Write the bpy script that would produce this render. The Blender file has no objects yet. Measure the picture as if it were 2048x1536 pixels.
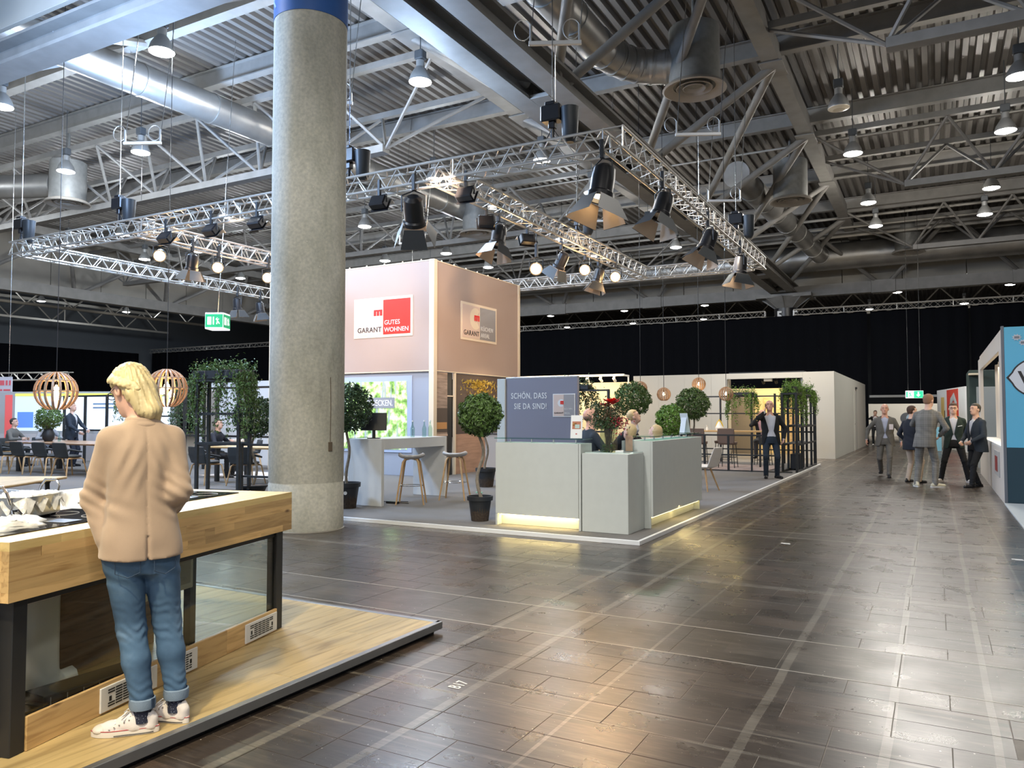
import bpy, math, random
import numpy as np
from mathutils import Vector as V, Matrix as M, Euler
C = bpy.context.scene.collection
rnd = random.Random(7)
PI = math.pi
sc = bpy.context.scene

# ---------------- camera ----------------
cd = bpy.data.cameras.new('camera')
cam = bpy.data.objects.new('camera', cd); C.objects.link(cam)
cam.location = (0, 0, 1.5)
cam.rotation_euler = (math.radians(90 + 2.2995), 0, math.radians(28.7))
cd.sensor_width = 36; cd.lens = 36 * 1544 / 2048; cd.clip_end = 300
sc.camera = cam
# ---------------- world, exposure ----------------
w = bpy.data.worlds.new('world'); sc.world = w; w.use_nodes = True
w.node_tree.nodes['Background'].inputs[0].default_value = (0.80, 0.88, 1.0, 1)
w.node_tree.nodes['Background'].inputs[1].default_value = 0.55
sc.view_settings.view_transform = 'Standard'; sc.view_settings.look = 'None'
sc.view_settings.gamma = 1; sc.view_settings.use_curve_mapping = False
sc.view_settings.exposure = 0.25
sc.cycles.use_denoising = True
sc.cycles.max_bounces = 6; sc.cycles.diffuse_bounces = 3; sc.cycles.glossy_bounces = 3
sc.cycles.transmission_bounces = 4; sc.cycles.transparent_max_bounces = 6
sc.cycles.sample_clamp_indirect = 3; sc.cycles.caustics_reflective = False; sc.cycles.caustics_refractive = False

def light(kind, loc, energy, color=(1, 1, 1), size=0.3, target=None, spot=70, blend=.5, sy=None):
    l = bpy.data.lights.new('light', kind); l.energy = energy; l.color = color
    if kind == 'AREA':
        l.size = size
        if sy: l.shape = 'RECTANGLE'; l.size_y = sy
    else: l.shadow_soft_size = size
    if kind == 'SPOT': l.spot_size = math.radians(spot); l.spot_blend = blend
    o = bpy.data.objects.new('light', l); C.objects.link(o); o.location = loc
    if target is not None:
        o.rotation_euler = (V(target) - V(loc)).to_track_quat('-Z', 'Y').to_euler()
    return o

# large lights: the hall's high-bay lamps behind and beside the camera, and the flood lights of the stands
WARM = (1, .72, .44); COOL = (.86, .93, 1)
for x in (-1, 6):
    for y in (-7, -1):
        light('AREA', (x, y, 9.4), 300, (1, .96, .9), 1.2, (x, y, 0))
light('AREA', (5, 7, 9.4), 60, (1, .96, .9), .9, (5, 7, 0))
light('AREA', (-12, 4, 9.4), 320, COOL, 1.0, (-12, 6, 0))
# added blue point lamps high at the left, tinting the roof and column bluish
light('POINT', (-12.5, 5.6, 6.9), 1900, (.38, .60, 1), .5)
light('POINT', (-16.5, 12.5, 7.6), 2000, (.40, .62, 1), .6)
light('POINT', (-9.5, 13.0, 7.6), 700, (.50, .70, 1), .6)
# warm floods of the foreground kitchen stand, plus an added spot for the column
light('SPOT', (-2.2, -.2, 4.6), 690, (1, .84, .52), .12, (-4.4, 3.3, .9), 62, .6)
light('SPOT', (-6.5, 1.2, 4.6), 600, (1, .86, .58), .12, (-4.0, 3.0, .5), 60, .6)
light('SPOT', (-2.0, 1.5, 9.0), 900, (1, .97, .88), .6, (-7.3, 7.7, 2.5), 34, .8)  # added spot that brightens the concrete column, not a kitchen flood
# stage lights of the rig, then area lights for booth front and aisle
light('SPOT', (-6.5, 9.8, 5.1), 900, (1, .70, .48), .15, (-11.0, 16.0, 4.2), 60, .7)
light('SPOT', (-5.0, 14.3, 4.6), 520, (1, .68, .40), .15, (-10.3, 17.0, 4.3), 60, .7)
light('SPOT', (-11.5, 10.0, 5.1), 500, (1, .72, .50), .15, (-13.2, 15.0, 4.0), 65, .7)
light('SPOT', (-3.9, 5.0, 7.5), 1100, (1, .97, .92), .3, (-4.2, 9.4, .6), 36, .8)
light('SPOT', (-7.2, 10.0, 5.0), 260, (1, .93, .84), .15, (-8.1, 10.6, .6), 60, .7)
light('SPOT', (-9.0, 11.5, 5.0), 300, (.80, .88, 1), .15, (-12.0, 15.0, 1.2), 60, .7)
light('SPOT', (-3.9, 12.0, 5.1), 330, (1, .82, .62), .15, (-5.8, 13.5, 0), 75, .8)
light('SPOT', (-3.9, 17.0, 5.1), 330, (1, .84, .66), .15, (-4.6, 20.5, 1), 80, .8)
light('SPOT', (-14.3, 11.5, 5.1), 420, (1, .86, .72), .15, (-17.5, 12.5, .5), 95, .8)
light('SPOT', (-14.3, 14.0, 5.1), 300, (1, .86, .72), .15, (-13.0, 12.0, .5), 90, .8)
light('AREA', (-4.5, 25.6, 5.5), 150, (1, .90, .74), 1.0, (-5.5, 28.4, 1.0))
light('AREA', (-.2, 25, 9.0), 300, (1, .95, .88), 1.2, (-1.2, 24, 0))  # added area fill over the far aisle, not a rig lamp
light('AREA', (-.5, 13, 9.0), 180, (1, .95, .88), 1.2, (.6, 14.5, 0))  # added area fill above the nearer aisle, outside the rig

# ---------------- helpers ----------------
def tag(o, label=None, cat=None, group=None, kind=None):
    if label: o['label'] = label
    if cat: o['category'] = cat
    if group: o['group'] = group
    if kind: o['kind'] = kind
    return o
def thing(name, label, cat, loc=(0, 0, 0), rz=0, group=None):
    o = bpy.data.objects.new(name, None); C.objects.link(o); o.empty_display_size = .1
    o.location = loc; o.rotation_euler = (0, 0, rz)
    return tag(o, label, cat, group)
def basis(d):
    d = V(d).normalized(); a = V((0, 0, 1)) if abs(d.z) < .9 else V((1, 0, 0))
    x = a.cross(d).normalized(); return x, d.cross(x).normalized(), d
class MB:
    def __init__(s): s.v = []; s.f = []; s.m = []; s.cm = 0; s.T = None
    def add(s, vs, fs, m=None):
        n = len(s.v); m = s.cm if m is None else m
        if s.T is not None: vs = [s.T @ V(p) for p in vs]
        s.v += [tuple(p) for p in vs]; s.f += [tuple(i + n for i in f) for f in fs]; s.m += [m] * len(fs); return s
    def box(s, x0, x1, y0, y1, z0, z1, m=None, b=0):
        if b:
            return s.bbox(x0, x1, y0, y1, z0, z1, b, m)
        p = [(x, y, z) for z in (z0, z1) for y in (y0, y1) for x in (x0, x1)]
        return s.add(p, [(0, 2, 3, 1), (4, 5, 7, 6), (0, 1, 5, 4), (2, 6, 7, 3), (0, 4, 6, 2), (1, 3, 7, 5)], m)
    def bbox(s, x0, x1, y0, y1, z0, z1, b, m=None):   # box with chamfered edges
        c = V(((x0 + x1) / 2, (y0 + y1) / 2, (z0 + z1) / 2)); h = V(((x1 - x0) / 2, (y1 - y0) / 2, (z1 - z0) / 2))
        b = min(b, h.x * .9, h.y * .9, h.z * .9); vs = []; idx = {}
        for ax in range(3):
            for sg in (-1, 1):
                for u in (-1, 1):
                    for w_ in (-1, 1):
                        p = [0, 0, 0]; o1, o2 = [(1, 2), (2, 0), (0, 1)][ax]
                        p[ax] = sg * h[ax]; p[o1] = u * (h[o1] - b); p[o2] = w_ * (h[o2] - b)
                        k = [0, 0, 0]; k[ax] = sg; k[o1] = u; k[o2] = w_
                        idx[(ax,) + tuple(k)] = len(vs); vs.append(c + V(p))
        fs = []
        for ax in range(3):
            o1, o2 = [(1, 2), (2, 0), (0, 1)][ax]
            for sg in (-1, 1):
                q = []
                for u, w_ in ((-1, -1), (1, -1), (1, 1), (-1, 1)):
                    k = [0, 0, 0]; k[ax] = sg; k[o1] = u; k[o2] = w_; q.append(idx[(ax,) + tuple(k)])
                fs.append(q if sg > 0 else q[::-1])
            for u in (-1, 1):
                for w_ in (-1, 1):
                    q = []
                    for t, a_ in ((-1, o1), (1, o1), (1, o2), (-1, o2)):
                        k = [0, 0, 0]; k[ax] = t; k[o1] = u; k[o2] = w_; q.append(idx[(a_,) + tuple(k)])
                    fs.append(q if u * w_ < 0 else q[::-1])
        for a_ in (-1, 1):
            for b_ in (-1, 1):
                for c_ in (-1, 1):
                    q = [idx[(i, a_, b_, c_)] for i in range(3)]
                    fs.append(q if a_ * b_ * c_ > 0 else q[::-1])
        return s.add(vs, fs, m)
    def tube(s, pts, r, n=8, m=None, cap=True, closed=False, flat=1, up=None):
        pts = [V(p) for p in pts]; N = len(pts); rs = r if isinstance(r, (list, tuple)) else [r] * N
        vs = []; fs = []; px = None
        for i, p in enumerate(pts):
            if closed: d = pts[(i + 1) % N] - pts[i - 1]
            else: d = pts[min(i + 1, N - 1)] - pts[max(i - 1, 0)]
            if d.length < 1e-9: d = V((0, 0, 1))
            d.normalize()
            if px is None:
                x, y, _ = basis(d)
                if up is not None: x = V(up).cross(d).normalized(); y = d.cross(x)
            else:
                x = (px - d * px.dot(d)).normalized(); y = d.cross(x)
            px = x
            for k in range(n):
                a = 2 * PI * k / n; vs.append(p + (x * math.cos(a) + y * math.sin(a) * flat) * rs[i])
        for i in range(N if closed else N - 1):
            for k in range(n):
                j = (i + 1) % N; l = (k + 1) % n
                fs.append((i * n + k, i * n + l, j * n + l, j * n + k))
        if cap and not closed:
            fs.append(tuple(range(n))[::-1]); fs.append(tuple((N - 1) * n + k for k in range(n)))
        return s.add(vs, fs, m)
    def lathe(s, prof, c=(0, 0, 0), n=24, m=None, cap=True):
        vs = []; fs = []; c = V(c)
        for r, z in prof:
            for k in range(n):
                a = 2 * PI * k / n; vs.append(c + V((r * math.cos(a), r * math.sin(a), z)))
        for i in range(len(prof) - 1):
            for k in range(n):
                l = (k + 1) % n; fs.append((i * n + k, i * n + l, (i + 1) * n + l, (i + 1) * n + k))
        if cap:
            fs.append(tuple(range(n))[::-1]); fs.append(tuple((len(prof) - 1) * n + k for k in range(n)))
        return s.add(vs, fs, m)
    def poly(s, pts, nrm, t, m=None):   # flat polygon extruded by t along nrm
        n = len(pts); q = V(nrm) * t; vs = [V(p) for p in pts] + [V(p) + q for p in pts]
        fs = [tuple(range(n))[::-1], tuple(range(n, 2 * n))] + [(i, (i + 1) % n, n + (i + 1) % n, n + i) for i in range(n)]
        return s.add(vs, fs, m)
    def build(s, name, mats, parent=None, smooth=False, loc=None, label=None):
        me = bpy.data.meshes.new(name); me.from_pydata(s.v, [], s.f)
        if not isinstance(mats, (list, tuple)): mats = [mats]
        for k in mats: me.materials.append(k)
        if len(mats) > 1: me.polygons.foreach_set('material_index', s.m)
        if smooth:
            me.polygons.foreach_set('use_smooth', [True] * len(me.polygons))
            if smooth != 2: me.set_sharp_from_angle(angle=math.radians(38))
        o = bpy.data.objects.new(name, me); C.objects.link(o)
        if parent is not None: o.parent = parent
        if loc is not None: o.location = loc
        if label: o['label'] = label
        return o
def copy_tree(o, parent=None, loc=None, rz=None, label=None, group=None):
    c = o.copy(); C.objects.link(c)
    if parent is not None: c.parent = parent
    if loc is not None: c.location = loc
    if rz is not None: c.rotation_euler = (0, 0, rz)
    if label: c['label'] = label
    if group: c['group'] = group
    for ch in list(o.children): copy_tree(ch, c)
    return c
def fix_normals(o):
    import bmesh
    b = bmesh.new(); b.from_mesh(o.data); bmesh.ops.recalc_face_normals(b, faces=b.faces); b.to_mesh(o.data); b.free(); return o

def text(body, size, mat, mtx, parent, name='lettering', ext=.002, ax='LEFT', sx=1.0, sp=1.0, bold=0):
    cu = bpy.data.curves.new('t', 'FONT'); cu.body = body; cu.size = size; cu.extrude = ext; cu.align_x = ax; cu.space_character = sp
    cu.offset = bold; cu.resolution_u = 3
    t = bpy.data.objects.new('t', cu); C.objects.link(t); bpy.context.view_layer.update()
    me = bpy.data.meshes.new_from_object(t.evaluated_get(bpy.context.evaluated_depsgraph_get()))
    C.objects.unlink(t); bpy.data.objects.remove(t)
    me.transform(mtx @ M.Diagonal((sx, 1, 1, 1))); me.materials.clear(); me.materials.append(mat)
    o = bpy.data.objects.new(name, me); C.objects.link(o); o.parent = parent; return o
def face_mtx(loc, right, up):
    r = V(right).normalized(); u = V(up).normalized(); n = r.cross(u)
    return M(((r.x, u.x, n.x, loc[0]), (r.y, u.y, n.y, loc[1]), (r.z, u.z, n.z, loc[2]), (0, 0, 0, 1)))

# ---------------- materials ----------------
MT = {}
def mat(name, col, rough=.5, metal=0, var=0, scale=8, bump=0, bscale=None, emit=0, alpha=1, ecol=None, spec=None, trans=0, aniso=None, sheen=0):
    if name in MT: return MT[name]
    m = bpy.data.materials.new(name); MT[name] = m; m.use_nodes = True
    nt = m.node_tree; N = nt.nodes; L = nt.links; b = N['Principled BSDF']
    if len(col) == 3: col = (*col, 1)
    b.inputs['Base Color'].default_value = col; b.inputs['Roughness'].default_value = rough; b.inputs['Metallic'].default_value = metal
    if spec is not None: b.inputs['Specular IOR Level'].default_value = spec
    if trans: b.inputs['Transmission Weight'].default_value = trans
    if alpha < 1: b.inputs['Alpha'].default_value = alpha
    if sheen: b.inputs['Sheen Weight'].default_value = sheen
    if emit:
        b.inputs['Emission Color'].default_value = (*(ecol or col[:3]), 1); b.inputs['Emission Strength'].default_value = emit
    if var or bump:
        tc = N.new('ShaderNodeTexCoord'); mp = N.new('ShaderNodeMapping'); L.new(tc.outputs['Object'], mp.inputs[0])
        if aniso: mp.inputs['Scale'].default_value = aniso
        nz = N.new('ShaderNodeTexNoise'); nz.inputs['Scale'].default_value = scale; nz.inputs['Detail'].default_value = 5
        L.new(mp.outputs[0], nz.inputs['Vector'])
        if var:
            mr = N.new('ShaderNodeMapRange'); mr.inputs[1].default_value = .3; mr.inputs[2].default_value = .7
            mr.inputs[3].default_value = 1 - var; mr.inputs[4].default_value = 1 + var
            L.new(nz.outputs[0], mr.inputs[0])
            mx = N.new('ShaderNodeVectorMath'); mx.operation = 'SCALE'; mx.inputs[0].default_value = col[:3]
            L.new(mr.outputs[0], mx.inputs['Scale']); L.new(mx.outputs[0], b.inputs['Base Color'])
        if bump:
            n2 = nz
            if bscale: n2 = N.new('ShaderNodeTexNoise'); n2.inputs['Scale'].default_value = bscale; n2.inputs['Detail'].default_value = 4; L.new(mp.outputs[0], n2.inputs['Vector'])
            bp = N.new('ShaderNodeBump'); bp.inputs['Strength'].default_value = bump; bp.inputs['Distance'].default_value = .01
            L.new(n2.outputs[0], bp.inputs['Height']); L.new(bp.outputs[0], b.inputs['Normal'])
    return m
def nodes(m): return m.node_tree.nodes, m.node_tree.links, m.node_tree.nodes['Principled BSDF']
def ramp(N, stops, interp='LINEAR'):
    r = N.new('ShaderNodeValToRGB'); r.color_ramp.interpolation = interp; e = r.color_ramp.elements
    while len(e) < len(stops): e.new(.5)
    for k, (p, c) in enumerate(stops): e[k].position = p; e[k].color = (*c, 1) if len(c) == 3 else c
    return r
def wood(name, c1, c2, scale=3, stretch=(1, 12, 12), rough=.45, bump=.05, obj_var=.12, knots=False):
    m = mat(name, c1, rough); N, L, b = nodes(m)
    tc = N.new('ShaderNodeTexCoord'); mp = N.new('ShaderNodeMapping'); mp.inputs['Scale'].default_value = stretch
    L.new(tc.outputs['Object'], mp.inputs[0])
    oi = N.new('ShaderNodeObjectInfo'); ad = N.new('ShaderNodeVectorMath'); ad.operation = 'ADD'
    cb = N.new('ShaderNodeCombineXYZ'); mu = N.new('ShaderNodeMath'); mu.operation = 'MULTIPLY'; mu.inputs[1].default_value = 37
    L.new(oi.outputs['Random'], mu.inputs[0]); L.new(mu.outputs[0], cb.inputs[0]); L.new(mu.outputs[0], cb.inputs[1]); L.new(mu.outputs[0], cb.inputs[2])
    L.new(mp.outputs[0], ad.inputs[0]); L.new(cb.outputs[0], ad.inputs[1])
    nz = N.new('ShaderNodeTexNoise'); nz.inputs['Scale'].default_value = scale; nz.inputs['Detail'].default_value = 7; nz.inputs['Distortion'].default_value = .8
    L.new(ad.outputs[0], nz.inputs['Vector'])
    r = ramp(N, [(.3, c2), (.5, c1), (.75, tuple(min(1, x * 1.12) for x in c1))]); L.new(nz.outputs[0], r.inputs[0])
    mr = N.new('ShaderNodeMapRange'); mr.inputs[3].default_value = 1 - obj_var; mr.inputs[4].default_value = 1 + obj_var
    L.new(oi.outputs['Random'], mr.inputs[0])
    sc_ = N.new('ShaderNodeVectorMath'); sc_.operation = 'SCALE'; L.new(r.outputs[0], sc_.inputs[0]); L.new(mr.outputs[0], sc_.inputs['Scale'])
    out = sc_.outputs[0]
    if knots:
        vo = N.new('ShaderNodeTexVoronoi'); vo.inputs['Scale'].default_value = 1.0
        mp2 = N.new('ShaderNodeMapping'); mp2.inputs['Scale'].default_value = (2.2, 6, 6); L.new(tc.outputs['Object'], mp2.inputs[0])
        L.new(mp2.outputs[0], vo.inputs['Vector'])
        kr = ramp(N, [(.02, (1, 1, 1)), (.09, (0, 0, 0))]); L.new(vo.outputs['Distance'], kr.inputs[0])
        mx = N.new('ShaderNodeMix'); mx.data_type = 'RGBA'; L.new(kr.outputs[0], mx.inputs[0]); L.new(out, mx.inputs[6])
        mx.inputs[7].default_value = (.09, .04, .015, 1); out = mx.outputs[2]
    L.new(out, b.inputs['Base Color'])
    bp = N.new('ShaderNodeBump'); bp.inputs['Strength'].default_value = bump; bp.inputs['Distance'].default_value = .005
    L.new(nz.outputs[0], bp.inputs['Height']); L.new(bp.outputs[0], b.inputs['Normal'])
    return m

WHITE = mat('white_paint', (.80, .80, .78), .45, var=.03, scale=3)
BLACK = mat('black_paint', (.015, .016, .018), .5, var=.1)
BLKM = mat('black_steel', (.028, .031, .033), .42, .3, var=.15, scale=20)
DKGREY = mat('dark_grey', (.06, .065, .07), .55, var=.1)
ALU = mat('brushed_aluminium', (.62, .62, .62), .32, .9, var=.08, scale=30)
CHROME = mat('chrome', (.75, .75, .76), .12, 1)
STEEL = mat('stainless_steel', (.55, .55, .54), .22, 1, var=.06, scale=6)
def thin_glass(name, tint=(.93, .96, .94), refl=.9):
    m = bpy.data.materials.new(name); MT[name] = m; m.use_nodes = True; N = m.node_tree.nodes; L = m.node_tree.links; N.clear()
    o = N.new('ShaderNodeOutputMaterial'); t = N.new('ShaderNodeBsdfTransparent'); t.inputs[0].default_value = (*tint, 1)
    g = N.new('ShaderNodeBsdfGlossy'); g.inputs['Roughness'].default_value = .02; g.inputs[0].default_value = (refl, refl, refl, 1)
    f = N.new('ShaderNodeLayerWeight'); f.inputs[0].default_value = .5; mx = N.new('ShaderNodeMixShader')
    pw = N.new('ShaderNodeMath'); pw.operation = 'POWER'; pw.inputs[1].default_value = 4; L.new(f.outputs['Facing'], pw.inputs[0]); ml = N.new('ShaderNodeMath'); ml.operation = 'MULTIPLY_ADD'; ml.inputs[1].default_value = .8; ml.inputs[2].default_value = .03; L.new(pw.outputs[0], ml.inputs[0])
    L.new(ml.outputs[0], mx.inputs[0]); L.new(t.outputs[0], mx.inputs[1]); L.new(g.outputs[0], mx.inputs[2]); L.new(mx.outputs[0], o.inputs[0]); return m
GLASS = thin_glass('clear_glass', (.90, .93, .90))
GIRD = mat('girder_paint', (.215, .205, .19), .55, var=.12, scale=2.5)
GALV = mat('galvanised_duct', (.38, .37, .35), .38, .8, var=.18, scale=1.2, bump=.25, bscale=7)
OAK = wood('oak_board', (.58, .385, .17), (.40, .24, .095), 2.2, (1.2, 14, 14), .42, .05, .24, knots=True)
OAKT = wood('oak_top', (.66, .50, .22), (.52, .37, .14), 2.2, (1, 12, 12), .4, .04, .06)
OAKF = wood('oak_floor_plank', (.50, .365, .165), (.30, .205, .085), 2.0, (9, .9, 9), .42, .08, .10)
DARKW = wood('dark_oak', (.30, .17, .09), (.18, .10, .05), 3, (1, 10, 10), .5, .05, .1)
BEECH = wood('beech_leg', (.52, .33, .16), (.40, .24, .11), 5, (6, 6, 1), .45, .03, .08)
VENEER = wood('lamp_veneer', (.38, .23, .13), (.28, .16, .08), 6, (4, 4, 1), .5, .03, .05)
SKIN = mat('skin', (.70, .44, .33), .5, var=.05, scale=14)
SKINR = mat('skin_ruddy', (.72, .40, .29), .45, var=.06, scale=12)
DARK = mat('near_black_plastic', (.010, .010, .012), .35)

# ---------------- floor ----------------
FY = [4.81, 5.48, 9.97, 10.40, 15.0, 15.45, 20.1, 20.55, 25.2, 25.65, 30.3, 30.75]
def floor_material(name, c1, c2, rough):
    m = mat(name, c1, rough); N, L, b = nodes(m)
    g = N.new('ShaderNodeNewGeometry'); P = g.outputs['Position']
    def noise(scale, detail=5, vec=P, dist=0):
        n = N.new('ShaderNodeTexNoise'); n.inputs['Scale'].default_value = scale; n.inputs['Detail'].default_value = detail
        n.inputs['Distortion'].default_value = dist; L.new(vec, n.inputs['Vector']); return n.outputs[0]
    def math_(op, a, b_=None):
        n = N.new('ShaderNodeMath'); n.operation = op
        for k, v_ in enumerate((a, b_)):
            if v_ is None: continue
            if isinstance(v_, (int, float)): n.inputs[k].default_value = v_
            else: L.new(v_, n.inputs[k])
        return n.outputs[0]
    def mix(f, a, c):
        n = N.new('ShaderNodeMix'); n.data_type = 'RGBA'; L.new(f, n.inputs[0])
        for k, v_ in ((6, a), (7, c)):
            if isinstance(v_, tuple): n.inputs[k].default_value = (*v_, 1)
            else: L.new(v_, n.inputs[k])
        return n.outputs[2]
    sx = N.new('ShaderNodeSeparateXYZ'); L.new(P, sx.inputs[0])
    fx = math_('FLOOR', math_('DIVIDE', math_('ADD', sx.outputs[0], .21), .5)); fy = math_('FLOOR', math_('DIVIDE', sx.outputs[1], .25))
    cb = N.new('ShaderNodeCombineXYZ'); L.new(fx, cb.inputs[0]); L.new(fy, cb.inputs[1])
    wn = N.new('ShaderNodeTexWhiteNoise'); wn.noise_dimensions = '2D'; L.new(cb.outputs[0], wn.inputs['Vector'])
    r = ramp(N, [(0, tuple(.78 * x for x in c1)), (.5, c1), (1, c2)]); L.new(wn.outputs[0], r.inputs[0])
    big = ramp(N, [(.35, (.75, .75, .75)), (.7, (1.3, 1.25, 1.2))]); L.new(noise(.7, 4), big.inputs[0])
    mm = N.new('ShaderNodeMix'); mm.data_type = 'RGBA'; mm.blend_type = 'MULTIPLY'; mm.inputs[0].default_value = 1
    L.new(r.outputs[0], mm.inputs[6]); L.new(big.outputs[0], mm.inputs[7]); col = mm.outputs[2]
    # worn streaks running across the aisle
    mp = N.new('ShaderNodeMapping'); mp.inputs['Scale'].default_value = (2.5, 22, 1); L.new(P, mp.inputs[0])
    st = ramp(N, [(.54, (0, 0, 0)), (.78, (.55, .55, .55))]); L.new(noise(1.0, 6, mp.outputs[0], .5), st.inputs[0]); col = mix(st.outputs[0], col, (.17, .145, .115))
    # pale glue residue of removed tape, long strips along the aisle
    wob = math_('MULTIPLY', math_('SUBTRACT', noise(.5, 2), .5), .05)
    xx = math_('ADD', sx.outputs[0], wob)
    for x0, wd in ((-2.26, .05), (-.81, .05), (-.22, .045), (.22, .035), (-1.62, .02), (.62, .02), (-2.75, .05)):
        d = math_('ABSOLUTE', math_('SUBTRACT', xx, x0)); f = math_('LESS_THAN', d, wd / 2)
        f = math_('MULTIPLY', f, math_('MULTIPLY', noise(3 + wd * 10, 6), .72)); col = mix(f, col, (.27, .245, .20))
    yy = math_('ADD', sx.outputs[1], wob)
    for y0, wd in ((7.03, .11), (3.56, .03), (2.97, .02), (3.79, .018), (12.3, .1), (8.35, .05)):
        d = math_('ABSOLUTE', math_('SUBTRACT', yy, y0)); f = math_('LESS_THAN', d, wd / 2)
        f = math_('MULTIPLY', f, math_('MULTIPLY', noise(4, 6), .62)); col = mix(f, col, (.25, .225, .185))
    # crumbs and paint flecks
    for vs_, th, off in ((7.0, .028, 0), (17.0, .03, 3.3)):
        va = N.new('ShaderNodeVectorMath'); va.operation = 'ADD'; va.inputs[1].default_value = (off, off * 1.7, 0); L.new(P, va.inputs[0])
        vo = N.new('ShaderNodeTexVoronoi'); vo.voronoi_dimensions = '2D'; vo.inputs['Scale'].default_value = vs_; L.new(va.outputs[0], vo.inputs['Vector'])
        wn2 = N.new('ShaderNodeSeparateColor'); L.new(vo.outputs['Color'], wn2.inputs[0])
        f = math_('MULTIPLY', math_('LESS_THAN', vo.outputs['Distance'], th), math_('GREATER_THAN', wn2.outputs[0], .80)); col = mix(math_('MULTIPLY', f, .8), col, (.50, .46, .40))
    mp3 = N.new('ShaderNodeMapping'); mp3.inputs['Scale'].default_value = (9, 60, 1); L.new(P, mp3.inputs[0])
    fr = ramp(N, [(.3, (.72, .72, .72)), (.7, (1.30, 1.27, 1.22))]); L.new(noise(1.0, 5, mp3.outputs[0]), fr.inputs[0])
    m4 = N.new('ShaderNodeMix'); m4.data_type = 'RGBA'; m4.blend_type = 'MULTIPLY'; m4.inputs[0].default_value = 1; L.new(col, m4.inputs[6]); L.new(fr.outputs[0], m4.inputs[7]); col = m4.outputs[2]
    L.new(col, b.inputs['Base Color'])
    rr = N.new('ShaderNodeMapRange'); rr.inputs[3].default_value = rough - .07; rr.inputs[4].default_value = rough + .16; L.new(noise(3.5, 6), rr.inputs[0]); L.new(rr.outputs[0], b.inputs['Roughness'])
    bp = N.new('ShaderNodeBump'); bp.inputs['Strength'].default_value = .16; bp.inputs['Distance'].default_value = .004; L.new(noise(14, 4), bp.inputs['Height']); L.new(bp.outputs[0], b.inputs['Normal'])
    b.inputs['Specular IOR Level'].default_value = .62
    return m
TILE = floor_material('asphalt_tile', (.044, .035, .029), (.072, .053, .042), .25)
PLATE = floor_material('channel_cover', (.050, .042, .034), (.074, .061, .050), .27)
SLAB = mat('floor_slab', (.24, .21, .175), .6, var=.2)
fl = MB().box(-62, 17, -8, 78, -.3, -.0022).build('floor', SLAB); tag(fl, kind='structure')
def tile_mesh(w_, d_, m):
    b = MB(); g = .0013; c = .0015
    x, y = w_ / 2 - g, d_ / 2 - g
    vs = [(-x, -y, -.003), (x, -y, -.003), (x, y, -.003), (-x, y, -.003), (-x + c, -y + c, 0), (x - c, -y + c, 0), (x - c, y - c, 0), (-x + c, y - c, 0)]
    b.add(vs, [(4, 5, 6, 7), (0, 1, 5, 4), (1, 2, 6, 5), (2, 3, 7, 6), (3, 0, 4, 7)]); o = b.build('tile', m); C.objects.unlink(o); return o, b
tprot, tb = tile_mesh(.5, .25, TILE); pprot, pb = tile_mesh(.65, .67, PLATE)
cand = []
def inchan(y0, y1):
    return any(FY[i] < y1 - .01 and FY[i + 1] > y0 + .01 for i in range(0, len(FY), 2))
rows = []
y = 1.31
segs = [(.06, 4.81)] + [(FY[i], FY[i + 1]) for i in range(1, len(FY) - 1, 2)] + [(30.75, 43)]
for a, b_ in segs:
    n = max(1, round((b_ - a) / .25)); h_ = (b_ - a) / n
    for k in range(n): rows.append((a + (k + .5) * h_, h_))
for ri, (yc, h_) in enumerate(rows):
    for cx in range(-34, 14):
        xc = -.21 + cx * .5 + .25 + (.25 if (ri // 2) % 2 else 0)
        if yc > 8.45 and xc < -3.3: continue
        if xc < -3.35 and yc < 4.4: continue
        if yc > 15.2 and xc > 1.3: continue
        dx = abs(xc); dd = yc * math.cos(.5009) - xc * math.sin(.5009); lat = xc * math.cos(.5009) + yc * math.sin(.5009)
        if dd < 1.2 or abs(lat / dd) > .72: continue
        if 1.5 / dd * 1544 > 800: continue
        cand.append((dd, xc, yc, h_))
cand.sort()
stuff = MB()
for k, (dd, xc, yc, h_) in enumerate(cand):
    z = rnd.uniform(-.0006, .0004)
    if k < 290:
        o = tprot.copy(); C.objects.link(o); o.parent = fl; o.location = (xc, yc, z); o.scale = (1, h_ / .25, 1)
        o.rotation_euler = (rnd.uniform(-.0012, .0012), rnd.uniform(-.0008, .0008), 0)
    else:
        stuff.T = M.Translation((xc, yc, z)) @ M.Diagonal((1, h_ / .25, 1, 1)) @ M.Rotation(rnd.uniform(-.001, .001), 4, 'X')
        stuff.add(tb.v, tb.f)
tag(stuff.build('tiles', TILE, fl), kind='stuff')
for i in range(0, len(FY), 2):
    a, b_ = FY[i], FY[i + 1]
    for cx in range(-13, 9):
        xc = -.21 + (cx + .5) * .65
        if a > 8.3 and xc < -3.3: continue
        if a > 15.2 and xc > 1.3: continue
        o = pprot.copy(); C.objects.link(o); o.parent = fl; o.name = 'channel_cover'; o.location = (xc, (a + b_) / 2, 0); o.scale = (1, (b_ - a) / .67, 1)
for k, y0 in enumerate(FY):
    x0 = -8.6 if y0 < 8 else -2.98
    x1 = 6 if y0 < 15.2 else .95
    o = MB().box(x0, x1, y0 - .005, y0 + .005, -.004, .0012).build('trim_%d' % (k + 1), mat('channel_edge', (.42, .39, .34), .4, .3)); tag(o, kind='structure')
WPAINT = mat('floor_chalk', (.75, .73, .68), .6, var=.2, scale=40)
t = thing('stand_number', 'white stencilled B17 mark on the brown floor tiles', 'floor marking', (-2.318, 3.62, .0012))
text('B17', .105, WPAINT, face_mtx((0, 0, 0), (0, 1, 0), (-1, 0, 0)), t, ext=.0005, sx=.72, bold=.001)
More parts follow.
